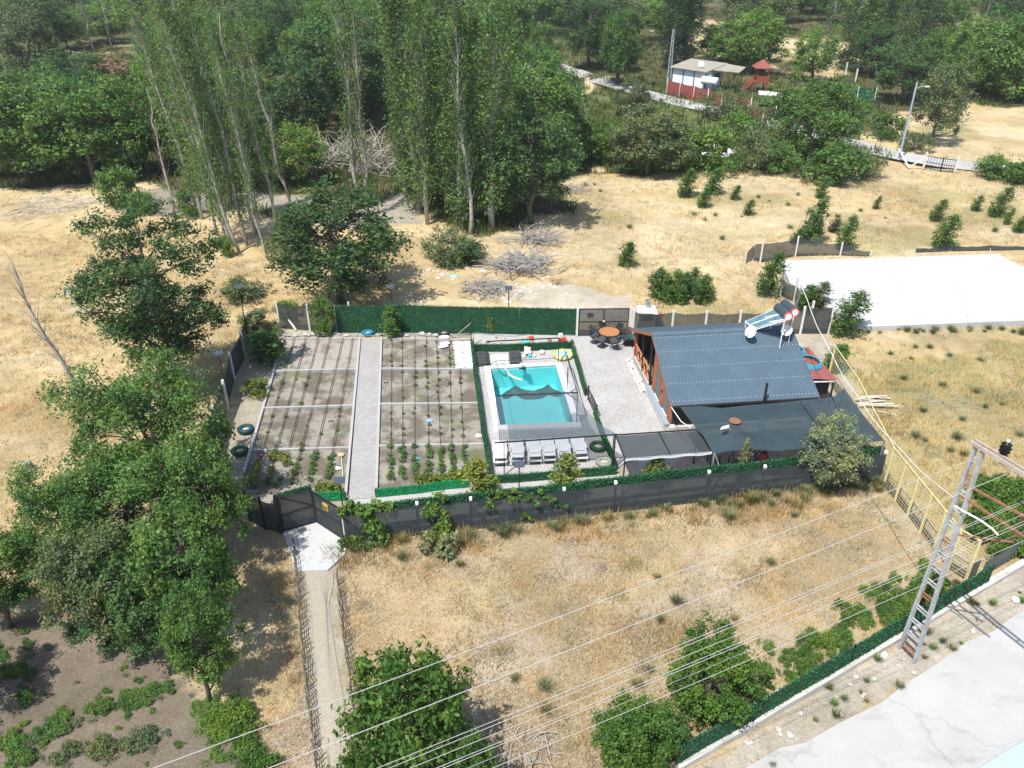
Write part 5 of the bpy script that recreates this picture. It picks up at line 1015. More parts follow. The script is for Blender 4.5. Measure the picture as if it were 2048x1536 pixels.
MB().hexa([cp(CLn + .4, 1.5, 3.0), cp(CLn + 4, 2.4, 2.9), cp(CLn + 3.4, CD + .6, 3.1), cp(CLn + .4, CD + .7, 3.25)], [cp(CLn + .4, 1.5, 3.08), cp(CLn + 4, 2.4, 2.98), cp(CLn + 3.4, CD + .6, 3.2), cp(CLn + .4, CD + .7, 3.36)]).build('canopy', MATS['roof_beige'], cab)
for x, y in ((3.2, 2.5), (3.2, 5.2)): MB().bar(cp(CLn + x, y, 0), cp(CLn + x, y, 3.0), .1).build('canopy_post', DKWOOD, cab)
tq = cp(CLn + .9, -.3, 1.9); tkn = thing('water_tank', 'white cylindrical water tank at the corner of the cabin', 'tank', Vector((tq.x, tq.y, 0))); MB().tube([tq + cdx * x for x in (-1.15, -1.0, 1.0, 1.15)], .55, 16).build('drum', WHITEM, tkn, smooth=True); MB().lathe([(.001, .75), (.2, .75), (.2, .5)], tq, 10).build('lid', M('lid_teal', (.2, .5, .52), .5), tkn)
for x in (-.7, .7):
    for y in (-.3, .3): MB().bar(Vector((tq.x, tq.y, 0)) + cdx * x + cdy * y, tq + cdx * x + cdy * y - Z(.3), .08).build('stand_leg', NAVY, tkn)
c_ = cp(3.8, 1.2, 3.75); dsh = thing('satellite_dish', 'white satellite dish on the beige cabin roof', 'dish', cp(3.8, 1.2, 3.3)); rg = [[c_ for _ in range(15)]] + [[c_ + Vector((.42 * r_ * math.cos(a), -.12 * r_ * r_ + .16 * r_ * math.sin(a), .42 * r_ * math.sin(a))) for a in np.linspace(0, 6.283, 15)] for r_ in (.5, 1.)]; MB().grid(rg).build('reflector', WHITEM, dsh); MB().tube([cp(3.8, 1.25, 3.25), c_ + Vector((0, .05, 0))], .04, 6).build('mast', GREYM, dsh)
# red screen fence, play tower, green screen
REDS = M('screen_red', (.25, .07, .058), .8, .2, 1.5); GRNS = M('screen_green', (.012, .10, .07), .8, .2, 1.5)
net_fence('screen_fence', 'red cloth screen fence in front of the white cabin', [at(u, v) for u, v in ((1333, 188), (1358, 194), (1386, 200), (1414, 207), (1442, 212), (1500, 222))], [2.0, 1.9, 1.9, 1.8, 1.6, 1.6], REDS, sag=.12, pw=.1, pmat=WHITEM)
net_fence('screen_fence', 'green cloth screen fence beyond the round tree', [at(1684, 206), at(1712, 204), at(1748, 203)], 1.9, GRNS, sag=.1, pmat=WHITEM)
net_fence('screen_fence', 'dark red screen behind the big round tree', [at(1492, 240), at(1524, 246), at(1548, 244)], 1.8, M('screen_brown', (.16, .07, .06), .8), sag=.1, pmat=WHITEM)
TR = M('play_red', (.27, .075, .045), .6, .15, 2); pt0 = at(1518, 180); tw = thing('play_tower', 'red wooden play tower with pointed roof, stairs and slide', 'play tower', pt0)
for dx, dy in ((-.8, -.8), (.8, -.8), (.8, .8), (-.8, .8)): MB().bar(pt0 + Vector((dx, dy, 0)), pt0 + Vector((dx, dy, 3.3)), .16).build('post', TR, tw)
MB().box(pt0 + Z(1.3), (2.0, 2.0, .14)).build('platform', TR, tw); MB().add([pt0 + Vector(v) for v in ((-1.25, -1.25, 3.2), (1.25, -1.25, 3.2), (1.25, 1.25, 3.2), (-1.25, 1.25, 3.2), (0, 0, 4.3))], [(0, 1, 4), (1, 2, 4), (2, 3, 4), (3, 0, 4), (3, 2, 1, 0)]).build('roof', M('play_roof', (.26, .075, .065), .7, .15, 2), tw)
for a_, b_ in (((-.8, -.8), (.8, -.8)), ((.8, -.8), (.8, .8)), ((-.8, .8), (.8, .8))): MB().bar(pt0 + Vector((*a_, 1.75)), pt0 + Vector((*b_, 1.75)), .06, .7).build('side_panel', TR, tw)
for s_ in (-.4, .4): MB().bar(pt0 + Vector((-3.0, -1.3 + s_, 0)), pt0 + Vector((-.9, -.3 + s_, 1.4)), .1, .18).build('stair_string', TR, tw); MB().bar(pt0 + Vector((-3.0, -1.3 + s_, .8)), pt0 + Vector((-.9, -.3 + s_, 2.2)), .08).build('handrail', TR, tw)
for k in range(7): f = (k + .5) / 7; q = (pt0 + Vector((-3.0, -1.3, 0))).lerp(pt0 + Vector((-.9, -.3, 1.4)), f); MB().box(q, (.3, .8, .07), .45).build('step', TR, tw)
G = [[pt0 + Vector((.9 + 2.6 * f, -.2 - .9 * f + s_, 1.4 * (1 - f) ** 1.2 + .12 + (.2 if abs(s_) > .3 else 0))) for s_ in (-.4, -.3, .3, .4)] for f in np.linspace(0, 1, 8)]; MB().grid(G).build('slide', M('slide_red', (.40, .11, .08), .4), tw)
# white low roofs near the red screen
wr = thing('low_shelter', 'low white roofed shelter half hidden by the round tree', 'shelter', at(1530, 240)); MB().hexa([at(1518, 190, 1.9) + Vector(v) for v in ((0, 0, 0), (3.4, -1.4, 0), (3.7, .2, .15), (.3, 1.6, .15))], [at(1518, 190, 1.9) + Vector(v) for v in ((0, 0, .1), (3.4, -1.4, .1), (3.7, .2, .25), (.3, 1.6, .25))]).build('roof', WPAN, wr)
for v in ((.2, .1, 0), (3.3, -1.2, 0), (3.5, .1, 0)): q = at(1518, 190, 1.9) + Vector(v); MB().bar(Vector((q.x, q.y, 0)), q, .1).build('post', NAVY, wr)
# field gate with concrete posts near the far road
fgp = [at(1846, 338), at(1880, 345), at(1908, 348)]; fgt = thing('field_gate', 'dark steel field gate between white concrete posts by the far road', 'gate', fgp[0])
for q in (fgp[0], fgp[2]): MB().bar(q, q + Z(1.75), .16).build('post', POSTC, fgt)
for k in range(2):
    a_, b_ = fgp[k], fgp[k + 1]
    lf = MB()
    for h_ in (.2, .8, 1.4): lf.bar(a_ + Z(h_), b_ + Z(h_), .06)
    for j in range(7): q = a_.lerp(b_, j / 6); lf.bar(q + Z(.2), q + Z(1.4), .03)
    for q in (a_, b_): lf.bar(q + Z(.15), q + Z(1.5), .09)
    lf.build('gate_leaf', BLACKM, fgt)
MB().bar(fgp[0] + Z(1.3), at(1818, 335), .12).build('brace', POSTC, fgt); MB().bar(at(1792, 320) + Z(1.2), at(1818, 336), .12).build('brace', POSTC, fgt)
# slab surround: black net fences and posts
net_fence('net_fence', 'black net fence sagging behind the far edge of the white slab', [at(u, v) for u, v in ((1520, 524), (1590, 512), (1680, 510), (1740, 512))], [1.5, 1.5, .9, .35], BLACKNET, sag=.15)
net_fence('net_fence', 'collapsed dark net lying along the right field behind the slab', [at(u, v) for u, v in ((1830, 505), (1900, 502), (1980, 500), (2080, 498))], [.35, .45, .4, .3], GREYNET, sag=.1, post_h=-.25, pw=.04)
net_fence('net_fence', 'rounded dark net corner left of the white slab', [at(1490, 528), at(1505, 520), at(1520, 524)], [.9, 1.3, 1.5], BLACKNET, sag=.0, pw=.05)
net_fence('net_fence', 'torn black net drooping between posts at the slab corner', [at(1560, 590), at(1588, 602), at(1622, 632), at(1640, 650)], [1.3, 1.2, .5, .3], BLACKNET, sag=.25, pw=.13, post_h=.6)
for k, (u, v) in enumerate(((944, 235), (1110 + 600, 165), (1750, 150), (1690, 152))):
    if k: q = at(u, v); MB().bar(q, q + Z(2.0), .2).build('concrete_post', POSTC, label='white concrete fence post among the trees at upper right', cat='post', group='white fence posts at upper right')
# white car under the trees
cp0 = at(1432, 318); car = thing('parked_car', 'white car mostly hidden under the shrubs beside the far track', 'car', cp0); WC = M('car_white', (.75, .76, .77), .25, .04, 2, spec=.6); GLS = M('car_glass', (.02, .025, .03), .1)
def car_sec(x, pr): return [cp0 + Vector((x, y, z)) for y, z in pr]
lo = [(-.82, .35), (-.85, .8), (-.7, .95), (.7, .95), (.85, .8), (.82, .35)]
MB().grid([car_sec(-2.1, [(y * .85, z * .9) for y, z in lo]), car_sec(-1.7, lo), car_sec(1.6, lo), car_sec(2.1, [(y * .88, z * .82) for y, z in lo])]).build('body', WC, car, smooth=False)
MB().hexa([cp0 + Vector(v) for v in ((-1.7, -.72, .93), (1.0, -.72, .93), (1.0, .72, .93), (-1.7, .72, .93))], [cp0 + Vector(v) for v in ((-1.3, -.6, 1.42), (.3, -.6, 1.42), (.3, .6, 1.42), (-1.3, .6, 1.42))]).build('window', GLS, car); MB().box(cp0 + Vector((-.5, 0, 1.43)), (1.65, 1.22, .05)).build('roof', WC, car)
for x in (-1.3, 1.35):
    for s_ in (-1, 1): q = cp0 + Vector((x, s_ * .76, .32)); wl = MB().tube([q - Vector((0, .1, 0)), q + Vector((0, .1, 0))], .32, 14).build('wheel', BLACKM, car); MB().tube([q - Vector((0, .11, 0)), q + Vector((0, .11, 0))], .19, 10).build('rim', GREYM, wl)

# ---------------------------------------------------------------- vegetation
L_DARK = leafmat('leaf_dark', (0.029, 0.068, 0.026), (0.097, 0.186, 0.063), .38); L_MID = leafmat('leaf_mid', (0.048, 0.111, 0.026), (0.162, 0.289, 0.077), .4); L_LIGHT = leafmat('leaf_light', (0.075, 0.158, 0.026), (0.207, 0.343, 0.079), .42); L_POP = leafmat('leaf_poplar', (0.054, 0.112, 0.033), (0.167, 0.281, 0.088), .38); L_OLIVE = leafmat('leaf_olive', (0.077, 0.111, 0.052), (0.213, 0.267, 0.127), .38); L_GREY = leafmat('leaf_grey', (0.101, 0.135, 0.081), (0.284, 0.338, 0.189), .35); L_BROWN = leafmat('leaf_brown', (0.121, 0.095, 0.061), (0.311, 0.216, 0.135), .3); L_VIV = leafmat('leaf_vivid', (0.044, 0.110, 0.017), (0.144, 0.264, 0.055), .42); L_YEL = leafmat('leaf_yellowgreen', (.10, .15, .026), (.28, .34, .08), .4)
DARKG = proto_tree('t', 11, 10, 3.6, 1.2, 95, 120, .24, L_DARK, cl=.23); MIDG = proto_tree('t', 12, 9, 3.6, .9, 95, 120, .24, L_MID, cl=.23); LITG = proto_tree('t', 13, 8, 3.2, .8, 80, 120, .22, L_LIGHT, cl=.24); RND = proto_tree('t', 14, 9, 4.2, .6, 130, 110, .24, L_MID, cl=.21, low=.02)
NEARA = proto_tree('t', 21, 7, 3.2, 1.0, 115, 220, .125, L_MID, cl=.18, hollow=.35); NEARB = proto_tree('t', 22, 6, 2.6, .7, 90, 220, .12, L_MID, cl=.19, hollow=.35); OAK = proto_tree('t', 23, 10.5, 2.7, 1.2, 160, 190, .125, L_DARK, cl=.19, hollow=.2); WAL = proto_tree('t', 24, 4.5, 2.4, .5, 90, 120, .17, L_MID, cl=.2, low=.02)
CONE = proto_tree('t', 25, 3.6, 1.9, .1, 130, 150, .12, L_MID, cl=.2, low=.02); SHR = proto_tree('t', 26, 2.2, 1.5, .05, 48, 90, .14, L_MID, cl=.27, low=.0); SHR2 = proto_tree('t', 27, 2.0, 1.7, .0, 52, 85, .13, L_OLIVE, cl=.25, low=.0); OLV = proto_tree('t', 28, 3.2, 1.35, .5, 110, 130, .075, L_GREY, cl=.2, low=.05)
SAP = proto_poplar('t', 29, 2.6, .42, 52, 40, .10, L_MID, bare=.04, bark=BARK); L_WEED = leafmat('leaf_weed', (.12, .13, .055), (.32, .31, .15), .35); WEED = proto_weed('t', 30, 240, .5, L_WEED, .008); CREEP = proto_tree('t', 36, .7, .55, .0, 20, 60, .08, L_VIV, cl=.36, low=0., tr=.01)
POPA = proto_poplar('t', 31, 18, 1.25, 120, 50, .19, L_POP); POPB = proto_poplar('t', 32, 18, 1.0, 100, 36, .18, L_POP, bare=.2); POPC = proto_poplar('t', 33, 17, 1.5, 150, 62, .20, L_POP, bare=.05); BARE = proto_poplar('t', 34, 15, .9, 42, 0, .2, None, bare=.15, bark=DEADWOOD); POPD = proto_poplar('t', 35, 17, .9, 90, 22, .18, L_OLIVE, bare=.2)
def T(proto, bh, br, label, u, v, vt=None, w_=None, mat=None, group=None, name='broadleaf_tree', cat='tree', **k):
    return plant(proto, name, label, cat, u, v, vt, w_, bh, br, group, {'crown': mat} if mat else None, **k)
rnd.seed(99)
# near left trees
T(NEARA, 7, 3.2, 'leafy tree left of the vegetable beds, overhanging the net fence', 330, 1030, 735, 320, L_MID)
T(NEARB, 6, 2.6, 'leafy tree crown overhanging the entrance gate', 445, 1130, 862, 190, L_MID)
T(NEARA, 7, 3.2, 'wide tree filling the middle of the left foreground group', 300, 1160, 930, 290, L_MID, rz=4.4)
T(NEARB, 6, 2.6, 'low dark tree in the shade between the left foreground trees', 300, 1300, 1110, 230, L_DARK, rz=2.7)
T(NEARA, 7, 3.2, 'broad tree at the left whose branches reach over the dry field', 175, 1180, 945, 230, L_MID, rz=2.)
T(NEARB, 6, 2.6, 'dense green tree directly below the entrance gate', 410, 1270, 1010, 250, L_MID, rz=1.)
T(NEARB, 6, 2.6, 'grey-green feathery tree above the bare soil', 215, 1290, 1060, 220, L_OLIVE, rz=3.)
T(NEARB, 6, 2.6, 'small dense tree beside the gravel path, nearest of the left group', 420, 1400, 1170, 170, L_MID, rz=4.)
T(NEARB, 6, 2.6, 'green tree cut by the left picture edge', 20, 1260, 1060, 200, L_MID, rz=5.); T(NEARB, 6, 2.6, 'dark tree at the lower left picture edge', -60, 1420, 1200, 200, L_DARK)
T(OAK, 10.5, 2.7, 'tall dark oak-like tree left of the plot', 352, 785, 418, 250, L_DARK)
T(DARKG, 10, 3.6, 'dark round tree right behind the net corner of the back fence', 682, 606, 388, 250, L_DARK)
T(SHR, 2.2, 1.5, 'small bright tree at the fence corner by the net panel', 650, 668, 590, 55, L_MID, name='young_tree'); T(SHR, 2.2, 1.5, 'yellow-green bush growing over the corner net fence', 578, 640, 600, 50, L_LIGHT, name='shrub', cat='shrub')
T(SHR, 2.2, 1.5, 'sparse grey bush left of the far fence corner', 490, 600, 555, 95, L_OLIVE, name='shrub', cat='shrub'); T(SHR, 2.2, 1.5, 'green bush beside the far left lamp post', 520, 665, 620, 80, L_OLIVE, name='shrub', cat='shrub')
T(SAP, 2.6, .42, 'young tree growing in the brown tyre', 532, 722, 668, 70, L_MID, name='young_tree'); T(SAP, 2.6, .42, 'young tree in front of the turf fence by the blue tyre', 785, 674, 622, 34, L_MID, name='young_tree'); T(SHR, 2.2, 1.5, 'young vine on the reddish tyre', 516, 790, 758, 55, L_YEL, name='young_vine', cat='plant')
T(SAP, 2.6, .42, 'thin climbing plant on the tall turf fence behind the pool', 981, 667, 625, 12, L_YEL, name='climbing_plant', cat='plant')
# dead leaning poplar in the left field
dp = T(BARE, 15, 1., 'thin leafless poplar standing alone in the left dry field', 170, 825, None, 60, h=9.2, name='bare_tree'); dp.rotation_euler = (R(-6), R(-6), 1)
# bottom trees
T(WAL, 4.5, 2.4, 'walnut tree with large leaves at the bottom edge under the wires', 835, 1560, 1345, 250, L_VIV, rz=.6); T(WAL, 4.5, 2.4, 'low walnut branches at the bottom edge beside the gravel path', 735, 1630, 1500, 120, L_VIV, rz=2.2); T(WAL, 4.5, 2.4, 'dark leafy sapling right of the walnut at the bottom edge', 945, 1640, 1490, 110, L_MID, rz=4)
T(CONE, 3.6, 1.9, 'dense dome-shaped bush behind the roadside fence, larger one', 1410, 1420, 1300, 175, L_VIV, name='dense_bush', cat='bush'); T(CONE, 3.6, 1.9, 'dense dome-shaped bush at the bottom edge left of the roadside fence', 1268, 1535, 1412, 150, L_VIV, name='dense_bush', cat='bush', rz=2); T(CONE, 3.6, 1.9, 'low dense bush filling the fence corner at the bottom edge', 1320, 1500, 1425, 110, L_MID, name='dense_bush', cat='bush', rz=1)
T(OLV, 3.2, 1.35, 'grey-green olive-like tree growing through the front fence before the sail', 1648, 975, 845, 135, L_GREY, name='olive_tree')
T(SAP, 2.6, .42, 'thin leafy sapling in front of the sail', 1478, 975, 890, 22, L_GREY, name='young_tree', rz=0); T(SAP, 2.6, .42, 'small citrus-like sapling on the dark terrace', 1305, 975, 920, 42, L_YEL, name='young_tree', rz=0); T(SAP, 2.6, .42, 'feathery young tree in front of the loungers', 1130, 1005, 925, 55, L_YEL, name='young_tree'); T(SAP, 2.6, .42, 'yellow-green sapling at the end of the bright turf edging', 962, 1000, 930, 60, L_YEL, name='young_tree')
T(SHR, 2.2, 1.5, 'bright ivy bush under the right end of the sail', 1730, 935, 895, 60, L_LIGHT, name='shrub', cat='shrub')
# poplar clusters
NTH = ('first', 'second', 'third', 'fourth', 'fifth', 'sixth', 'seventh', 'eighth', 'ninth', 'tenth', 'eleventh', 'twelfth', 'thirteenth', 'fourteenth', 'fifteenth', 'sixteenth', 'seventeenth')
KIND = ((POPA, 'leafy poplar'), (POPB, 'slim pale-trunked poplar'), (POPD, 'thin sparse-leaved poplar'), (POPC, 'broad leafy poplar'))
def lean_left(rz, deg):
    a_ = R(deg); return (-math.asin(math.sin(a_) * math.sin(rz)), math.atan2(-math.sin(a_) * math.cos(rz), math.cos(a_)))
def stand(spots, where, r0, r1, deg):
    for k, (u, v, kd) in enumerate(sorted(spots)):
        pr, lb = KIND[kd]; rz = rnd.uniform(0, 6.28); T(pr, 18, 1.2, '%s, %s from left in the stand %s' % (lb, NTH[k], where), u, v, None, None, None, 'poplars in the stand ' + where, 'poplar_tree', h=rnd.uniform(15.5, 20), r=rnd.uniform(r0, r1) * (.85 if kd in (1, 2) else 1.1), rz=rz, tilt=lean_left(rz, deg + rnd.uniform(-2.5, 2.5)))
stand(((436, 470, 1), (450, 478, 2), (462, 488, 0), (479, 506, 1), (493, 490, 0), (536, 521, 1), (556, 468, 1), (405, 436, 0), (585, 430, 2), (468, 405, 2), (520, 440, 1)), 'by the grey clearing', .72, 1.05, 6)
T(BARE, 15, 1., 'leafless pale poplar left of the main poplar stand', 346, 422, None, None, None, None, 'bare_tree', h=10.5, r=.7); T(BARE, 15, 1., 'tall leafless poplar trunk in the left stand', 512, 470, None, None, None, None, 'bare_tree', h=17, r=.8); T(BARE, 15, 1., 'leafless grey poplar rising at the left of the stand', 430, 430, None, None, None, None, 'bare_tree', h=19, r=.8)
stand(((735, 432, 2), (722, 418, 1), (838, 425, 3), (856, 448, 0), (898, 425, 0), (925, 460, 3), (941, 472, 1), (985, 462, 0), (894, 385, 3), (955, 392, 3), (815, 400, 0), (1000, 400, 3), (850, 350, 3)), 'behind the pool', .95, 1.4, .5)
for u, v, lb in ((1346, 140, 'left'), (1372, 132, 'right')): T(POPC, 17, 1.5, 'dark columnar poplar left of the white cabin, %s of the pair' % lb, u, v, None, None, L_DARK, None, 'poplar_tree', h=17, r=2.6)
for k, (u, v) in enumerate(sorted(((1690, 140), (1742, 142), (1755, 138), (1800, 120), (1840, 118), (1900, 90), (1650, 120), (1965, 70), (2020, 70)))): T(POPC if k % 3 else POPB, 17.5, 1.4, 'tall poplar at upper right beyond the play tower, %s from the left' % NTH[k], u, v, None, None, None, 'poplars at upper right', 'poplar_tree', h=rnd.uniform(15, 19), r=rnd.uniform(1.6, 2.4))
for k, (u, v) in enumerate(((30, 120), (185, 105), (225, 100), (300, 190), (60, 90), (130, 70))): T((BARE, POPD)[k % 2], 16, 1., 'thin pale poplar among the far trees at upper left', u, v, None, None, None, 'thin pale poplars at upper left', 'poplar_tree', h=rnd.uniform(9, 13), r=1.)
# named broadleaf trees
for a_ in ((DARKG, 10, 3.6, 'dense dark tree at the right end of the poplar stand', 1062, 448, 225, 190, L_DARK), (DARKG, 10, 3.6, 'tall dark tree behind the dense one beside the poplar stand', 1080, 345, 130, 170, L_MID), (DARKG, 10, 3.6, 'dark tree beside the far road', 1235, 170, 50, 90, L_DARK), (MIDG, 9, 3.6, 'small round tree in the green plot below the far road', 1265, 232, 160, 80, L_OLIVE), (RND, 9, 4.2, 'large round bright green tree in front of the red screen', 1612, 318, 150, 190, L_MID),
    (MIDG, 9, 3.6, 'bright green broad tree at the left edge of the wood', 60, 360, 150, 260, L_MID), (MIDG, 9, 3.6, 'bright green tree second in from the left edge', 190, 365, 165, 190, L_MID), (LITG, 8, 3.2, 'light green tree behind the grey clearing', 300, 345, 160, 150, L_MID), (LITG, 8, 3.2, 'light green tree between the poplar stands', 590, 370, 250, 130, L_LIGHT), (MIDG, 9, 3.6, 'green tree filling the gap left of the bleached dead tree', 600, 300, 120, 150, L_DARK), (DARKG, 10, 3.6, 'dark tree behind the bleached dead tree', 700, 255, 40, 200, L_DARK),
    (LITG, 8, 3.2, 'bright tree behind the cabin roof', 1500, 150, 20, 130, L_LIGHT), (LITG, 8, 3.2, 'light green tree right of the play tower', 1620, 165, 60, 90, L_LIGHT), (MIDG, 9, 3.6, 'green tree left of the play tower behind the canopy', 1440, 128, 45, 110, L_MID), (SHR2, 2., 1.7, 'dark shrub hiding part of the red screen', 1442, 240, 180, 90, L_OLIVE), (DARKG, 10, 3.6, 'dark dense tree right of the green screen', 1800, 205, 95, 130, L_DARK), (MIDG, 9, 3.6, 'tree with bare trunk beside the street lamp pole', 1862, 285, 130, 100, L_OLIVE), (RND, 9, 4.2, 'big leafy tree at the upper right picture edge', 2000, 195, 20, 200, L_MID), (MIDG, 9, 3.6, 'bushy tree at the far right edge', 2080, 180, 60, 180, L_MID)):
    T(*a_)
# wood filling the background
FOR = [(DARKG, 10, 3.6, L_DARK, 'dark broadleaf tree in the far wood'), (MIDG, 9, 3.6, L_MID, 'mid green broadleaf tree in the far wood'), (LITG, 8, 3.2, L_LIGHT, 'light green broadleaf tree in the far wood'), (MIDG, 9, 3.6, L_OLIVE, 'olive green broadleaf tree in the far wood')]
OPEN = [poly((600, 255), (830, 255), (840, 400), (600, 400)), poly((1130, 120), (1300, 175), (1700, 280), (2300, 340), (2300, 215), (1860, 225), (1720, 170), (1560, 165), (1460, 205), (1330, 195), (1200, 145)), poly((1360, 50), (1460, 40), (1470, 135), (1420, 180), (1330, 190)), poly((1290, 165), (1580, 165), (1580, 262), (1290, 262)), poly((1120, 240), (1700, 240), (1720, 345), (1150, 345)), poly((280, 385), (840, 395), (840, 455), (280, 430)), poly((1540, 80), (1690, 75), (1690, 165), (1560, 175)), poly((220, 70), (340, 70), (340, 180), (0, 175), (-100, 125), (220, 110)), poly((435, 45), (505, 45), (505, 110), (435, 110))]
def zone(x, y):
    q = x / (y + 12); s_ = (' at the far left', ' behind the left poplars', ' behind the middle poplars', ' left of the white cabin', ' behind the cabin and play tower', ' in the upper right corner')[sum(q > k for k in (-.42, -.2, -.02, .14, .32))]
    return s_ + (', front rows' if y < 110 else ', middle rows' if y < 180 else ', farthest rows')
placed = []; tries = 0
while len(placed) < 290 and tries < 20000:
    tries += 1; y = 68 + 240 * rnd.random() ** 1.0; x = rnd.uniform(-.72, .72) * (y + 12)
    if int(region([x], [y])[0]) != C_FOREST: continue
    if any(bool(inside(np.array([x]), np.array([y]), pl)[0]) for pl in OPEN): continue
    if any((x - a_) ** 2 + (y - b_) ** 2 < (2.9 + y * .011) ** 2 for a_, b_ in placed): continue
    placed.append((x, y)); i = rnd.choices((0, 1, 2, 3), (3, 5, 2, 2))[0] ; pr, bh, br, m_, lb = FOR[i]; h = rnd.uniform(6, 11) * (1.1 if y > 120 else .85); r_ = rnd.uniform(2.6, 4.4) * (1.5 if y > 140 else 1.)
    o = dup(pr, (x, y, gz_at(x, y)), rnd.uniform(0, 6.28), (r_ / br, r_ / br, h / bh), lb + zone(x, y), lb.replace('tree', 'trees') + zone(x, y), {'crown': m_}); o.name = 'broadleaf_tree'; o['category'] = 'tree'
# shrubs at the wood edge and in the green plot
for k, (u, v, vt, w_, m_, lb) in enumerate(((905, 520, 455, 90, L_OLIVE, 'grey-green bush at the foot of the middle poplars'), (925, 525, 480, 100, L_DARK, 'dark low bush beside the bleached brush pile'), (760, 500, 450, 60, L_LIGHT, 'bright small bush right of the dark round tree'), (455, 510, 470, 40, L_LIGHT, 'bright shoot clump at the foot of the left poplars'), (590, 520, 450, 80, L_OLIVE, 'bush left of the dark round tree'),
    (1560, 345, 280, 100, L_MID, 'green bush below the large round tree, left one'), (1660, 365, 280, 130, L_MID, 'dark green bush below the large round tree, right one'), (1720, 350, 290, 70, L_OLIVE, 'olive bush beside the far track'), (1420, 345, 255, 110, L_LIGHT, 'bright tall shrub left of the hidden car'), (1350, 340, 250, 110, L_LIGHT, 'bright shrub above the dry field edge'), (1290, 345, 280, 70, L_MID, 'bush beside the log pile'), (1200, 320, 240, 110, L_VIV, 'green shrub left of the log pile'), (1500, 340, 250, 90, L_OLIVE, 'pale shrub in front of the hidden car'), (1110, 350, 250, 110, L_MID, 'shrub at the right foot of the poplar stand'), (1230, 300, 240, 90, L_VIV, 'leafy shrub in the green plot'), (1330, 300, 240, 80, L_VIV, 'taller shrub in the green plot'), (1470, 290, 220, 90, L_LIGHT, 'yellowish shrub below the far road'), (1770, 275, 225, 80, L_MID, 'bush left of the street lamp pole'), (1825, 300, 260, 60, L_OLIVE, 'bush right of the street lamp pole'), (1990, 355, 310, 90, L_MID, 'dark bush by the field gate'), (2050, 370, 320, 80, L_MID, 'bush at the right picture edge beside the far road'), (240, 165, 115, 200, L_BROWN, 'reddish brown thicket at upper left'), (120, 150, 100, 180, L_OLIVE, 'olive thicket at upper left'), (310, 165, 120, 120, L_BROWN, 'reddish bush beside the far grey patch'), (380, 430, 380, 60, L_MID, 'bush in the grey clearing under the poplars'), (290, 425, 385, 60, L_MID, 'leafy bush left of the grey clearing'), (250, 415, 330, 90, L_MID, 'small leaning tree at the wood edge left'))):
    T(SHR if m_ is not L_OLIVE else SHR2, 2.2, 1.5, lb, u, v, vt, w_, m_, None, 'shrub', 'shrub')
# bushes and saplings in the right fields
for k, (u, v, vt, w_, lb) in enumerate(((1610, 486, 405, 42, 'tall leaning sapling behind the slab fence'), (1688, 500, 440, 36, 'leaning sapling right of the tall one behind the slab'), (1590, 488, 462, 24, 'small sapling left of the tall leaning one'), (1633, 470, 445, 20, 'little sapling between the two leaning ones'), (1665, 465, 440, 26, 'pale sapling behind the slab fence'), (1885, 497, 438, 44, 'leaning sapling in the collapsed net'), (1870, 443, 404, 28, 'sapling in the right dry field, left of the pair'), (1990, 435, 380, 36, 'large sapling near the right edge of the field'), (1950, 423, 395, 20, 'thin sapling between two larger ones'), (2012, 450, 420, 14, 'slim sapling near the right edge'), (2036, 465, 435, 26, 'bushy sapling at the right edge'), (1405, 415, 380, 26, 'sapling in the dry field below the shrubs'), (1495, 430, 403, 22, 'small round sapling in the dry field'), (1370, 395, 345, 36, 'sapling clump at the field edge, left one'), (1420, 390, 342, 34, 'sapling clump at the field edge, right one'), (1465, 400, 372, 18, 'tiny sapling under the shrubs'), (1246, 532, 487, 32, 'lone round sapling in the dry field'), (1530, 592, 515, 46, 'leaning sapling at the corner of the white slab'), (1685, 672, 595, 62, 'leafy sapling beside the dark net panel and slab'), (1665, 742, 695, 46, 'leafy sapling behind the red lean-to'), (1605, 620, 575, 40, 'bush in the notch of the slab'), (1630, 615, 570, 40, 'dry olive bush on the slab notch'), (1640, 400, 360, 24, 'sapling near the bushes below the round tree'), (1750, 420, 395, 14, 'tiny sapling in the middle of the right field'))):
    m_ = L_OLIVE if 'olive' in lb or 'pale' in lb else L_MID; o = T(SAP, 2.6, .42, lb, u, v, vt, w_, m_, None, 'sapling', 'sapling', rz=rnd.uniform(-.5, .5), tilt=(R(-3), R(rnd.uniform(6, 16)), 0))
for k in range(9):
    u, v = 1308 + k * 13, 600 + rnd.uniform(-6, 10); T(SAP, 2.6, .42, 'leafy sapling in the thick row behind the house, %s from the left' % (ORD + ('eighth', 'ninth'))[k], u, v, v - rnd.uniform(40, 62), 30, L_MID, 'sapling row behind the house', 'sapling', 'sapling')
# bleached dead tree and brush
def brush(label, u, v, w_, h_, n, mat, seed, cat='brush pile', name='brush_pile', up=.5, rad=.03):
    rnd.seed(seed); p = at(u, v); t_ = thing(name, label, cat, p); mb = MB(); L = w_ * mpp(u, v) * .5
    for k in range(n):
        a_ = rnd.uniform(0, 6.28); q0 = p + Vector((rnd.gauss(0, .4) * L, rnd.gauss(0, .35) * L, rnd.uniform(0, .3) * h_)); d = Vector((math.cos(a_), math.sin(a_), rnd.uniform(-.1, up))).normalized() * rnd.uniform(.4, 1.1) * L * .7; q1 = q0 + d; q1.z = max(.04, min(h_, q1.z)); limb(mb, q0, q1, rad, rad * .35, .2, 3, 4)
        if k % 2: q2 = q0.lerp(q1, .6) + Vector((rnd.gauss(0, .25) * L, rnd.gauss(0, .25) * L, rnd.uniform(0, .3) * h_)); limb(mb, q0.lerp(q1, .5), q2, rad * .5, rad * .2, .2, 2, 3)
    mb.build('branches', mat, t_); return t_
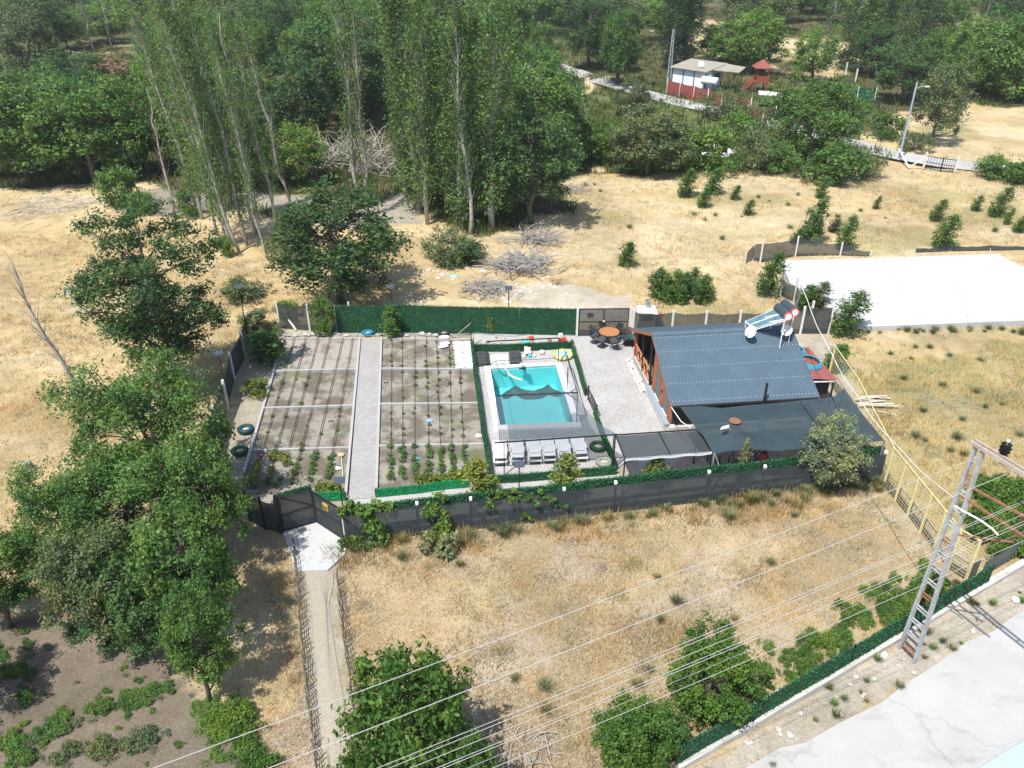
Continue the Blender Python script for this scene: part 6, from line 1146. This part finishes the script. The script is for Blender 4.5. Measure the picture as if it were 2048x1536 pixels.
GREYW = M('weathered_wood', (.34, .32, .29), .95, .35, 6)
brush('large bleached dead tree lying among the poplars', 705, 335, 190, 6, 170, DEADWOOD, 1, 'dead tree', 'dead_tree', 1.3, .06); brush('grey dead tree crown leaning behind the middle poplars', 785, 350, 130, 4., 80, GREYW, 2, 'dead tree', 'dead_tree', .9, .06)
brush('big grey brush pile of bleached roots beyond the back fence', 1040, 535, 130, 1.7, 260, GREYW, 3, rad=.05); brush('smaller grey brush pile left of the big one', 975, 580, 110, .8, 150, GREYW, 4, rad=.035); brush('dark brush heap at the foot of the dense dark tree', 1110, 420, 110, 1.2, 110, M('brush_dark', (.20, .17, .14), .95, .3, 5), 5); brush('pale brush heap at the top of the dry bank', 1140, 385, 90, 1.0, 90, GREYW, 6); brush('grey brush line below the poplar stand', 1070, 480, 130, .9, 140, GREYW, 7, rad=.04); brush('reddish dry twig heap near the dusty track', 1115, 565, 40, .3, 30, M('brush_red', (.34, .22, .14), .95), 8)
brush('long heap of bleached branches in the left dry field', 95, 418, 240, .5, 90, DEADWOOD, 9); brush('dry brown bush in front of the long front fence', 1475, 985, 75, 1.1, 60, M('brush_brown', (.24, .17, .11), .95), 10, 'dry bush', 'dry_bush', 1.6, .012); brush('dead fallen twigs at the bottom edge right of the walnut', 1060, 1510, 170, .3, 30, DEADWOOD, 12)
brush('thin dry branches spread in the right field', 1900, 815, 160, .25, 40, GREYW, 14, rad=.015)
ROUGHW = M('pale_plank', (.55, .49, .41), .9, .3, 6)
lpz = thing('plank_pile', 'pile of weathered pale planks beside the yellow fence', 'plank pile', at(1750, 806))
for k in range(14): q = at(1715 + rnd.uniform(-10, 25), 800 + rnd.uniform(-8, 12), .08 + .03 * (k % 5)); a_ = rnd.uniform(-.25, .15); MB().bar(q, q + Vector((math.cos(a_), math.sin(a_), .02)) * rnd.uniform(1., 2.1), .1, .03).build('plank', ROUGHW, lpz)
q = at(1755, 822, .06); MB().bar(q, q + Vector((.9, -.45, 0)), .1, .03).build('loose_plank', ROUGHW, label='single pale plank lying apart from the plank pile', cat='plank')
lg2 = thing('log_pile', 'pile of cut pale logs at the edge of the green plot', 'log pile', at(1255, 300))
for k in range(10): q = at(1243 + (k % 5) * 5, 302 - (k // 5) * 3, .15 + .22 * (k // 5)); MB().tube([q, q + Vector((1.6, .6, 0))], .11, 7).build('log', ROUGHW, lg2)
for lb, u, v in (('grey tree stump in the left dry field', 142, 584), ('grey tree stump at the left edge above the foreground tree', 55, 938)):
    p = at(u, v); st = thing('tree_stump', lb, 'stump', p); MB().lathe([(.42, -.05), (.3, .12), (.26, .38), (.2, .42), (.001, .4)], p, 9).build('stump', GREYW, st)
    for k in range(4): a_ = k * 1.6 + .3; MB().tube([p + Z(.1), p + Vector((.6 * math.cos(a_), .6 * math.sin(a_), .02))], .08, 5, .02).build('root', GREYW, st)
q = at(200, 400); MB().tube([q + Z(.12), q + Vector((-1.5, -.3, .1))], .13, 8).build('log', DEADWOOD, label='pale log lying in the left dry field', cat='log')
q = at(1768, 1312); pb_ = link('plastic_bag', ROCKS[1].copy(), loc=q, label='white plastic bag on the verge below the green fence', cat='bag'); pb_.scale = (.12, .12, .3); pb_.data.materials[0] = PLAST
q = at(2030, 1202); bw = MB().lathe([(.001, 0), (.13, .02), (.16, .08), (.13, .14), (.001, .16)], q, 12).build('white_tub', PLAST, label='white round tub at the road edge on the right', cat='tub', smooth=True)
for lb, u, v, c_, s_ in (('turquoise plastic sack in the rubble beyond the fence', 908, 553, (.08, .45, .38), (.5, .28, .16)), ('white sack lying on the rubble heap', 967, 542, (.75, .75, .72), (.24, .18, .1)), ('white paper lying on the dusty ground behind the oven', 1300, 617, (.78, .78, .76), (.25, .16, .03))):
    o = link('litter', ROCKS[2].copy(), loc=at(u, v), label=lb, cat='litter'); o.scale = s_; o.data.materials[0] = M('lit' + lb[:6], c_, .6, .15, 6)
for k in range(70):
    u, v = rnd.choice(((rnd.gauss(900, 40), rnd.gauss(545, 12)), (rnd.gauss(1065, 25), rnd.gauss(570, 14)), (rnd.gauss(1000, 30), rnd.gauss(590, 8)))); p = at(u, v); p.z = gz_at(p.x, p.y); rock(p, rnd.uniform(.07, .26), 'pale rubble stone strewn around the brush piles beyond the back fence', 'rubble stones beyond the back fence')
for k in range(22):
    f = rnd.random(); q = BL0.lerp(BE, f) - bn * rnd.uniform(.3, 1.4); rock(q, rnd.uniform(.05, .16), 'pale stone on the verge between green fence and road', 'stones on the road verge')
# vegetable plants along the drip hoses
VEG = [proto_tree('v%d' % k, 40 + k, .5, .3, .02, 9, 26, .11, L_MID, cl=.5, low=0, tr=.008) for k in range(2)]; SPK = proto_tree('v3', 44, .6, .35, .0, 10, 20, .16, L_YEL, cl=.5, low=0, tr=.008)
rnd.seed(3)
for side, HS, rows_ in (('left', LH, ((3.02, 3.9), (1.05, 1.95), (2.05, 2.95))), ('right', RH, ((3.05, 3.95), (0.1, .9), (1.1, 1.9), (2.1, 2.9)))):
    S = LR if side == 'left' else RR_; yrow = [at(0, (a_[1] + b_[1]) / 2).y for a_, b_ in S]
    for hi, pts in enumerate(HS):
        for ri, (f0, f1) in enumerate(rows_):
            near = ri == 0; f = f0
            while f < f1:
                i = min(3, int(f)); y = yrow[i] + (yrow[i + 1] - yrow[i]) * (f - i); f += (.11 if near else .17) * rnd.uniform(.8, 1.3); P0, P1 = pts[0], pts[-1]; tt = (y - P0.y) / (P1.y - P0.y)
                if tt < 0 or tt > 1.15 or (not near and rnd.random() < .3) or (near and rnd.random() < .12) or (side == 'left' and near and f < 3.25 and hi != 3) or (side == 'left' and not near and rnd.random() < .6): continue
                x = P0.x + (P1.x - P0.x) * tt; s_ = rnd.uniform(.4, .68) if near else rnd.uniform(.22, .42); mt = L_YEL if (side == 'left' and hi < 4 and rnd.random() < .6) else (L_MID if near else L_OLIVE)
                if side == 'left' and hi < 3: s_ *= 1.25
                b_ = ('near', 'far', 'second', 'third')[ri] if side == 'right' else ('near', 'second', 'third')[ri]
                o = dup(VEG[rnd.randrange(2)], (x + rnd.uniform(-.06, .06), y, .02), rnd.uniform(0, 6), s_, '%s vegetable plant in the %s %s bed' % ('leafy' if near else 'tiny', b_, side), 'plants in the %s %s bed' % (b_, side), {'crown': mt}); o.name = 'vegetable_plant'; o['category'] = 'plant'
for k in range(26):
    f = k / 25; u = 770 + 190 * f if k > 8 else 638 + 38 * (k / 8); v = (973 - 17 * f if k > 8 else 982) + rnd.uniform(-3, 2); o = dup(SPK, at(u, v), rnd.uniform(0, 6), rnd.uniform(.5, .8), 'yellow-green leafy plant lined up behind the bright turf edging', 'plants behind the bright turf edging'); o.name = 'edging_plant'; o['category'] = 'plant'
# low plants in rows on the bare soil plot at the lower left, weeds along fences
SOILROWS = (((40, 1475), (150, 1445), (260, 1400), (345, 1375)), ((-20, 1300), (30, 1340), (60, 1400)), ((-10, 1480), (30, 1500), (60, 1530)), ((400, 1405), (430, 1450), (480, 1540)), ((100, 1520), (200, 1500), (300, 1480)))
for ri, RW in enumerate(SOILROWS):
    where = ('in the long diagonal row across the bare soil plot', 'at the shaded left edge of the bare soil plot', 'in the lower left corner of the soil plot', 'in the bright row along the right edge of the soil plot', 'in the loose row near the bottom of the soil plot')[ri]
    for k in range((34, 12, 10, 18, 16)[ri]):
        f = rnd.random() * (len(RW) - 1); i_ = min(len(RW) - 2, int(f)); u = RW[i_][0] + (RW[i_ + 1][0] - RW[i_][0]) * (f - i_) + rnd.gauss(0, 14); v = RW[i_][1] + (RW[i_ + 1][1] - RW[i_][1]) * (f - i_) + rnd.gauss(0, 8); p = at(u, v); p.z = gz_at(p.x, p.y); s_ = rnd.uniform(.3, .75)
        o = dup(CREEP, p, rnd.uniform(0, 6), (s_, s_, s_ * rnd.uniform(.5, .9)), 'low green plant ' + where, 'low plants ' + where, {'crown': (L_MID, L_MID, L_MID, L_LIGHT, L_OLIVE)[ri]}); o.name = 'low_plant'; o['category'] = 'plant'
for k in range(46):
    u, v = rnd.uniform(-20, 420), rnd.uniform(1270, 1535); p = at(u, v)
    if int(region([p.x], [p.y])[0]) != C_SOIL: continue
    p.z = gz_at(p.x, p.y); s_ = rnd.uniform(.15, .4); o = dup(CREEP, p, rnd.uniform(0, 6), (s_, s_, s_ * .8), 'tiny seedling scattered on the bare soil plot at lower left', 'seedlings on the soil plot', {'crown': rnd.choice((L_LIGHT, L_GREY, L_MID))}); o.name = 'seedling'; o['category'] = 'plant'
def weeds(n, fn, label, group, mats, smin, smax, name='weed', proto=None):
    proto = CREEP if name == 'creeper' else (proto or WEED)
    for k in range(n):
        p = fn(); p.z = gz_at(p.x, p.y) if p.z == 0 else p.z; s_ = rnd.uniform(smin, smax); o = dup(proto or WEED, p, rnd.uniform(0, 6), (s_, s_, s_ * rnd.uniform(.7, 1.2)), label(p) if callable(label) else label, label(p) if callable(label) else group, (lambda q: {'crown': q, 'leaves': q})(rnd.choice(mats))); o.name = name; o['category'] = 'plant'
def along(P, spread, f0=0., f1=1.):
    def fn():
        i = rnd.randrange(len(P) - 1); q = P[i].lerp(P[i + 1], rnd.random()) + Vector((rnd.uniform(-.3, .3), -abs(rnd.gauss(0, spread)) - .15, 0)); q.z = 0; return q
    return fn
weeds(70, along(FB, .5), lambda p: 'dry weed clump along the front fence, ' + ('near the entrance gate', 'below the grape vines', 'below the loungers', 'below the pergola', 'below the big sail')[sum(p.x > k for k in (-4, -.5, 4, 9))], 'weeds along the front fence', [L_WEED, L_WEED, L_OLIVE, L_GREY], .5, 1.15)
weeds(80, lambda: (lambda f: BL0.lerp(BL1, f) + bn * abs(rnd.gauss(.2, .75)) + bn * .55)(rnd.uniform(.24, .92)), lambda p: 'bright green creeper behind the roadside fence, ' + ('beside the dome bushes', 'midway to the utility pole', 'next to the utility pole')[sum(p.x > k for k in (10, 13))], 'creepers behind the roadside fence', [L_VIV, L_LIGHT, L_LIGHT], .42, .72, 'creeper')
weeds(34, lambda: (BL0.lerp(BE, rnd.random()) - bn * rnd.uniform(.25, 1.6)), 'small weed on the verge between fence and road', 'weeds on the road verge', [L_WEED, L_OLIVE, L_LIGHT], .25, .6)
weeds(20, lambda: at(rnd.uniform(1780, 2060), rnd.uniform(690, 930)), 'green weed in the olive field at the right', 'weeds in the right field', [L_WEED, L_OLIVE, L_GREY], .5, 1.1)
weeds(40, lambda: at(rnd.uniform(1950, 2090), rnd.uniform(980, 1120)), 'bright creeper behind the yellow fence at the right edge', 'creepers at the right edge', [L_VIV, L_LIGHT], .9, 1.6, 'creeper')
weeds(16, lambda: at(rnd.uniform(720, 1750), rnd.uniform(1060, 1480)), 'small green weed in the dry front field', 'weeds in the front field', [L_WEED, L_GREY], .5, 1.0)
weeds(26, lambda: at(rnd.uniform(1160, 2040), rnd.uniform(370, 480)), 'green weed tuft in the pale field behind the house', 'weeds in the pale field', [L_WEED, L_OLIVE, L_GREY], .4, 1.0)
weeds(30, lambda: at(rnd.uniform(1690, 2060), rnd.uniform(655, 668) - rnd.uniform(0, 12) * 0), 'weed along the near edge of the white slab', 'weeds along the slab', [L_WEED, L_OLIVE], .4, .9)
weeds(20, lambda: (lambda f: at(445 + 75 * f + rnd.gauss(0, 16), 1410 + 130 * f))(rnd.random()), 'yellow-green weed beside the gravel path at the bottom', 'weeds beside the gravel path', [L_LIGHT, L_VIV], .5, 1.0, 'low_weed', CREEP)
# vines on the front fence
rnd.seed(17); rng = np.random.default_rng(17)
def vine(label, pts, n, per, rad, m_, leaf=.15):
    t_ = thing('climbing_vine', label, 'vine', pts[0] * 1.0); t_.location.z = 0; WL[t_] = Vector(t_.location); cs = []
    for k in range(n):
        f = rnd.random() * (len(pts) - 1); i = min(len(pts) - 2, int(f)); q = pts[i].lerp(pts[i + 1], f - i) + Vector((rnd.gauss(0, rad), rnd.gauss(0, rad * .4) - .05, rnd.gauss(0, rad))); cs.append(tuple(q - WL[t_]))
    V, lv = clumps(cs, [rad * .8] * n, per, leaf); MB().tube([q for q in pts], .02, 5).build('stem', BARK, t_); link('leaves', fastmesh('leaves', V, 4, m_, lv), t_); return t_
fp = lambda i, f, z, dy=-.08: FB[i].lerp(FB[i + 1], f) + Vector((0, dy, z))
vine('yellow-green grape vine along the top of the gate end of the front fence', [fp(0, .02, 1.8), fp(0, .2, 1.8), fp(0, .4, 1.78), fp(0, .65, 1.7)], 26, 45, .15, L_LIGHT)
vine('dark green creeper hanging over the left end of the front fence', [fp(0, .45, .05, -.35), fp(0, .4, .8, -.25), fp(0, .5, 1.7)], 26, 55, .28, L_MID); vine('grape vine falling down the front fence in a thick bright clump', [fp(1, .45, -.0, -.7), fp(1, .4, .7, -.35), fp(1, .35, 1.3), fp(1, .3, 1.85)], 30, 60, .26, L_LIGHT)
vine('grape vine on the middle left of the front fence', [fp(2, .15, 1.2), fp(2, .3, 1.75), fp(2, .55, 1.75), fp(2, .7, 1.3)], 18, 40, .16, L_MID); vine('small grape vine trailing right on the front fence', [fp(2, .75, 1.5), fp(2, .85, 1.2), fp(2, .95, .9), fp(3, .05, .75)], 11, 30, .1, L_MID); vine('low grape vine tuft on the front fence', [fp(2, .45, .35), fp(2, .6, .4), fp(2, .7, .3)], 6, 30, .1, L_LIGHT)
vine('bright creeper bush at the foot of the front fence under the vine', [fp(1, .3, .2, -1.2), fp(1, .4, .35, -1.5), fp(1, .5, .2, -1.9)], 14, 60, .3, L_GREY); vine('green creeper at the gate apron foot of the fence', [fp(0, .05, .2, -.4), fp(0, .25, .3, -.5), fp(0, .5, .25, -.6)], 16, 55, .25, L_MID)
for r_ in PROTO: drop(r_)

# ---------------------------------------------------------------- grass and undergrowth (nobody could count it)
rng = np.random.default_rng(55)
def blades(name, label, n, xr, yr, cats, per, hgt_, wid, dark, light, spread=.16, keep=None, fall=1.0):
    m_ = leafmat(name + '_mat_%s' % label[:9], dark, light, .42); y0, y1 = yr; y = y0 + (y1 - y0) * rng.random(n) ** fall
    x = rng.uniform(-1, 1, n) * (.67 * y + 4) if xr is None else rng.uniform(xr[0], xr[1], n); rg = region(x, y); k = np.isin(rg, cats)
    for pl in (SLAB, ROADP): k &= ~inside(x, y, pl)
    k &= vnoise(x, y, 1.7, 21) + rng.normal(0, .2, n) > .32
    if keep is not None: k &= keep(x, y)
    x, y = x[k], y[k]; z = elev(x, y); N = len(x); sc = (.6 + .8 * vnoise(x, y, 3, 31)); base = np.clip(.15 + .7 * vnoise(x, y, 2.4, 41) + rng.normal(0, .1, N), 0, 1)
    bx = np.repeat(x, per) + rng.normal(0, spread, N * per); by = np.repeat(y, per) + rng.normal(0, spread, N * per); bz = np.repeat(z, per) - .03; h = np.repeat(sc, per) * hgt_ * rng.uniform(.5, 1.3, N * per)
    a_ = rng.uniform(0, 6.283, N * per); ln = rng.uniform(.1, .75, N * per) * h; wv = wid * rng.uniform(.6, 1.4, N * per); dx, dy = np.cos(a_), np.sin(a_); b_ = np.stack([bx, by, bz], 1); s_ = np.stack([-dy * wv, dx * wv, 0 * wv], 1); tp = b_ + np.stack([dx * ln, dy * ln, h], 1)
    V = np.stack([b_ - s_, b_ + s_, tp], 1); lv = np.clip(np.repeat(base, per) + rng.normal(0, .18, N * per), 0, 1); c_ = (float(bx.mean()), float(by.mean()), 0.); V = V - np.array(c_)
    link(name, fastmesh(name, V, 3, m_, lv), loc=c_, label=label, cat='grass', kind='stuff')
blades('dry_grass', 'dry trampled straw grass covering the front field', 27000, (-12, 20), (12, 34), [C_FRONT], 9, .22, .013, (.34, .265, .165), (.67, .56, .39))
blades('dry_grass', 'golden dry grass covering the left field', 22000, (-48, -8), (14, 66), [C_STRAW], 8, .24, .016, (.36, .27, .145), (.67, .54, .33))
blades('dry_grass', 'pale dry grass covering the field behind the house', 20000, (0, 66), (46, 92), [C_PALE], 7, .27, .02, (.36, .285, .16), (.67, .56, .36))
blades('dry_grass', 'olive dry grass in the field right of the yellow fence', 9000, (16, 42), (22, 49), [C_OLIVE], 9, .28, .016, (.28, .23, .10), (.64, .53, .30))
blades('dry_grass', 'green tinged grass among the dry fields', 9000, None, (14, 90), [C_STRAW, C_PALE, C_FRONT, C_OLIVE], 9, .3, .016, (.13, .14, .05), (.36, .35, .15), keep=lambda x, y: vnoise(x, y, 5, 77) + .25 * (x > 14) * (y < 49) > .66)
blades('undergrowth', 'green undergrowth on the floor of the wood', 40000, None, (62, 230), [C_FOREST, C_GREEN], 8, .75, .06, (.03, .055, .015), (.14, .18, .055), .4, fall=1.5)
blades('dry_grass', 'sparse dry grass on the dusty ground and verge', 6000, None, (14, 75), [C_DUST, C_GREY], 7, .22, .014, (.26, .20, .11), (.56, .46, .28), keep=lambda x, y: vnoise(x, y, 2.5, 78) > .5)
blades('tall_dry_grass', 'taller dry grass fringe along the outside of the front fence', 5000, (-8, 18), (24, 33), [C_FRONT], 9, .5, .014, (.24, .17, .08), (.58, .45, .26), keep=lambda x, y: np.abs(y - (27.35 + (x + 7.28) * .171) + 1.0) < .9)
SOFT = [(at(u, v), q) for u, v, q in ((1262, 1125, .5), (1235, 1188, .4), (868, 1135, .35), (1010, 1310, .3))]
blades('green_grass', 'soft pale green grass patches in the dry front field', 60000, (-8, 12), (16, 31), [C_FRONT], 5, .26, .009, (.22, .24, .09), (.44, .43, .2), .12, keep=lambda x, y: np.min([np.hypot((x - q.x) * .7, y - q.y) / w_ + np.abs(rng.normal(0, .5, len(x))) for q, w_ in SOFT], 0) < 1.)
# the far end of the wood reads as one mass
rnd.seed(71); rng = np.random.default_rng(71); cs, rs = [], []
for k in range(2600):
    y = 225 + 190 * rng.random(); x = rng.uniform(-.74, .74) * (y + 15); cs.append((x, y - 300, abs(rng.normal(0, 1)) * 3.2 + 1.)); rs.append(rng.uniform(1.6, 3.4))
V, lv = clumps(cs, rs, 26, .85); link('far_wood', fastmesh('far_wood', V, 4, L_MID, lv), loc=(0, 300, 0), label='far mass of green trees closing off the top of the view', cat='wood', kind='stuff')

# ---------------------------------------------------------------- thin summer haze over the whole place
hz = bpy.data.materials.new('air_haze'); hz.use_nodes = True; ht = hz.node_tree; ht.nodes.clear(); ho = ht.nodes.new('ShaderNodeOutputMaterial'); hv = ht.nodes.new('ShaderNodeVolumePrincipled')
hv.inputs['Color'].default_value = (.93, .95, .97, 1); hv.inputs['Density'].default_value = .00024; hv.inputs['Anisotropy'].default_value = .2; ht.links.new(hv.outputs[0], ho.inputs['Volume'])
MB().hexa([(-760, -260, -3), (760, -260, -3), (760, 1260, -3), (-760, 1260, -3)], [(-760, -260, 26), (760, -260, 26), (760, 1260, 26), (-760, 1260, 26)]).build('haze', hz, kind='stuff')
scene.cycles.volume_bounces = 0
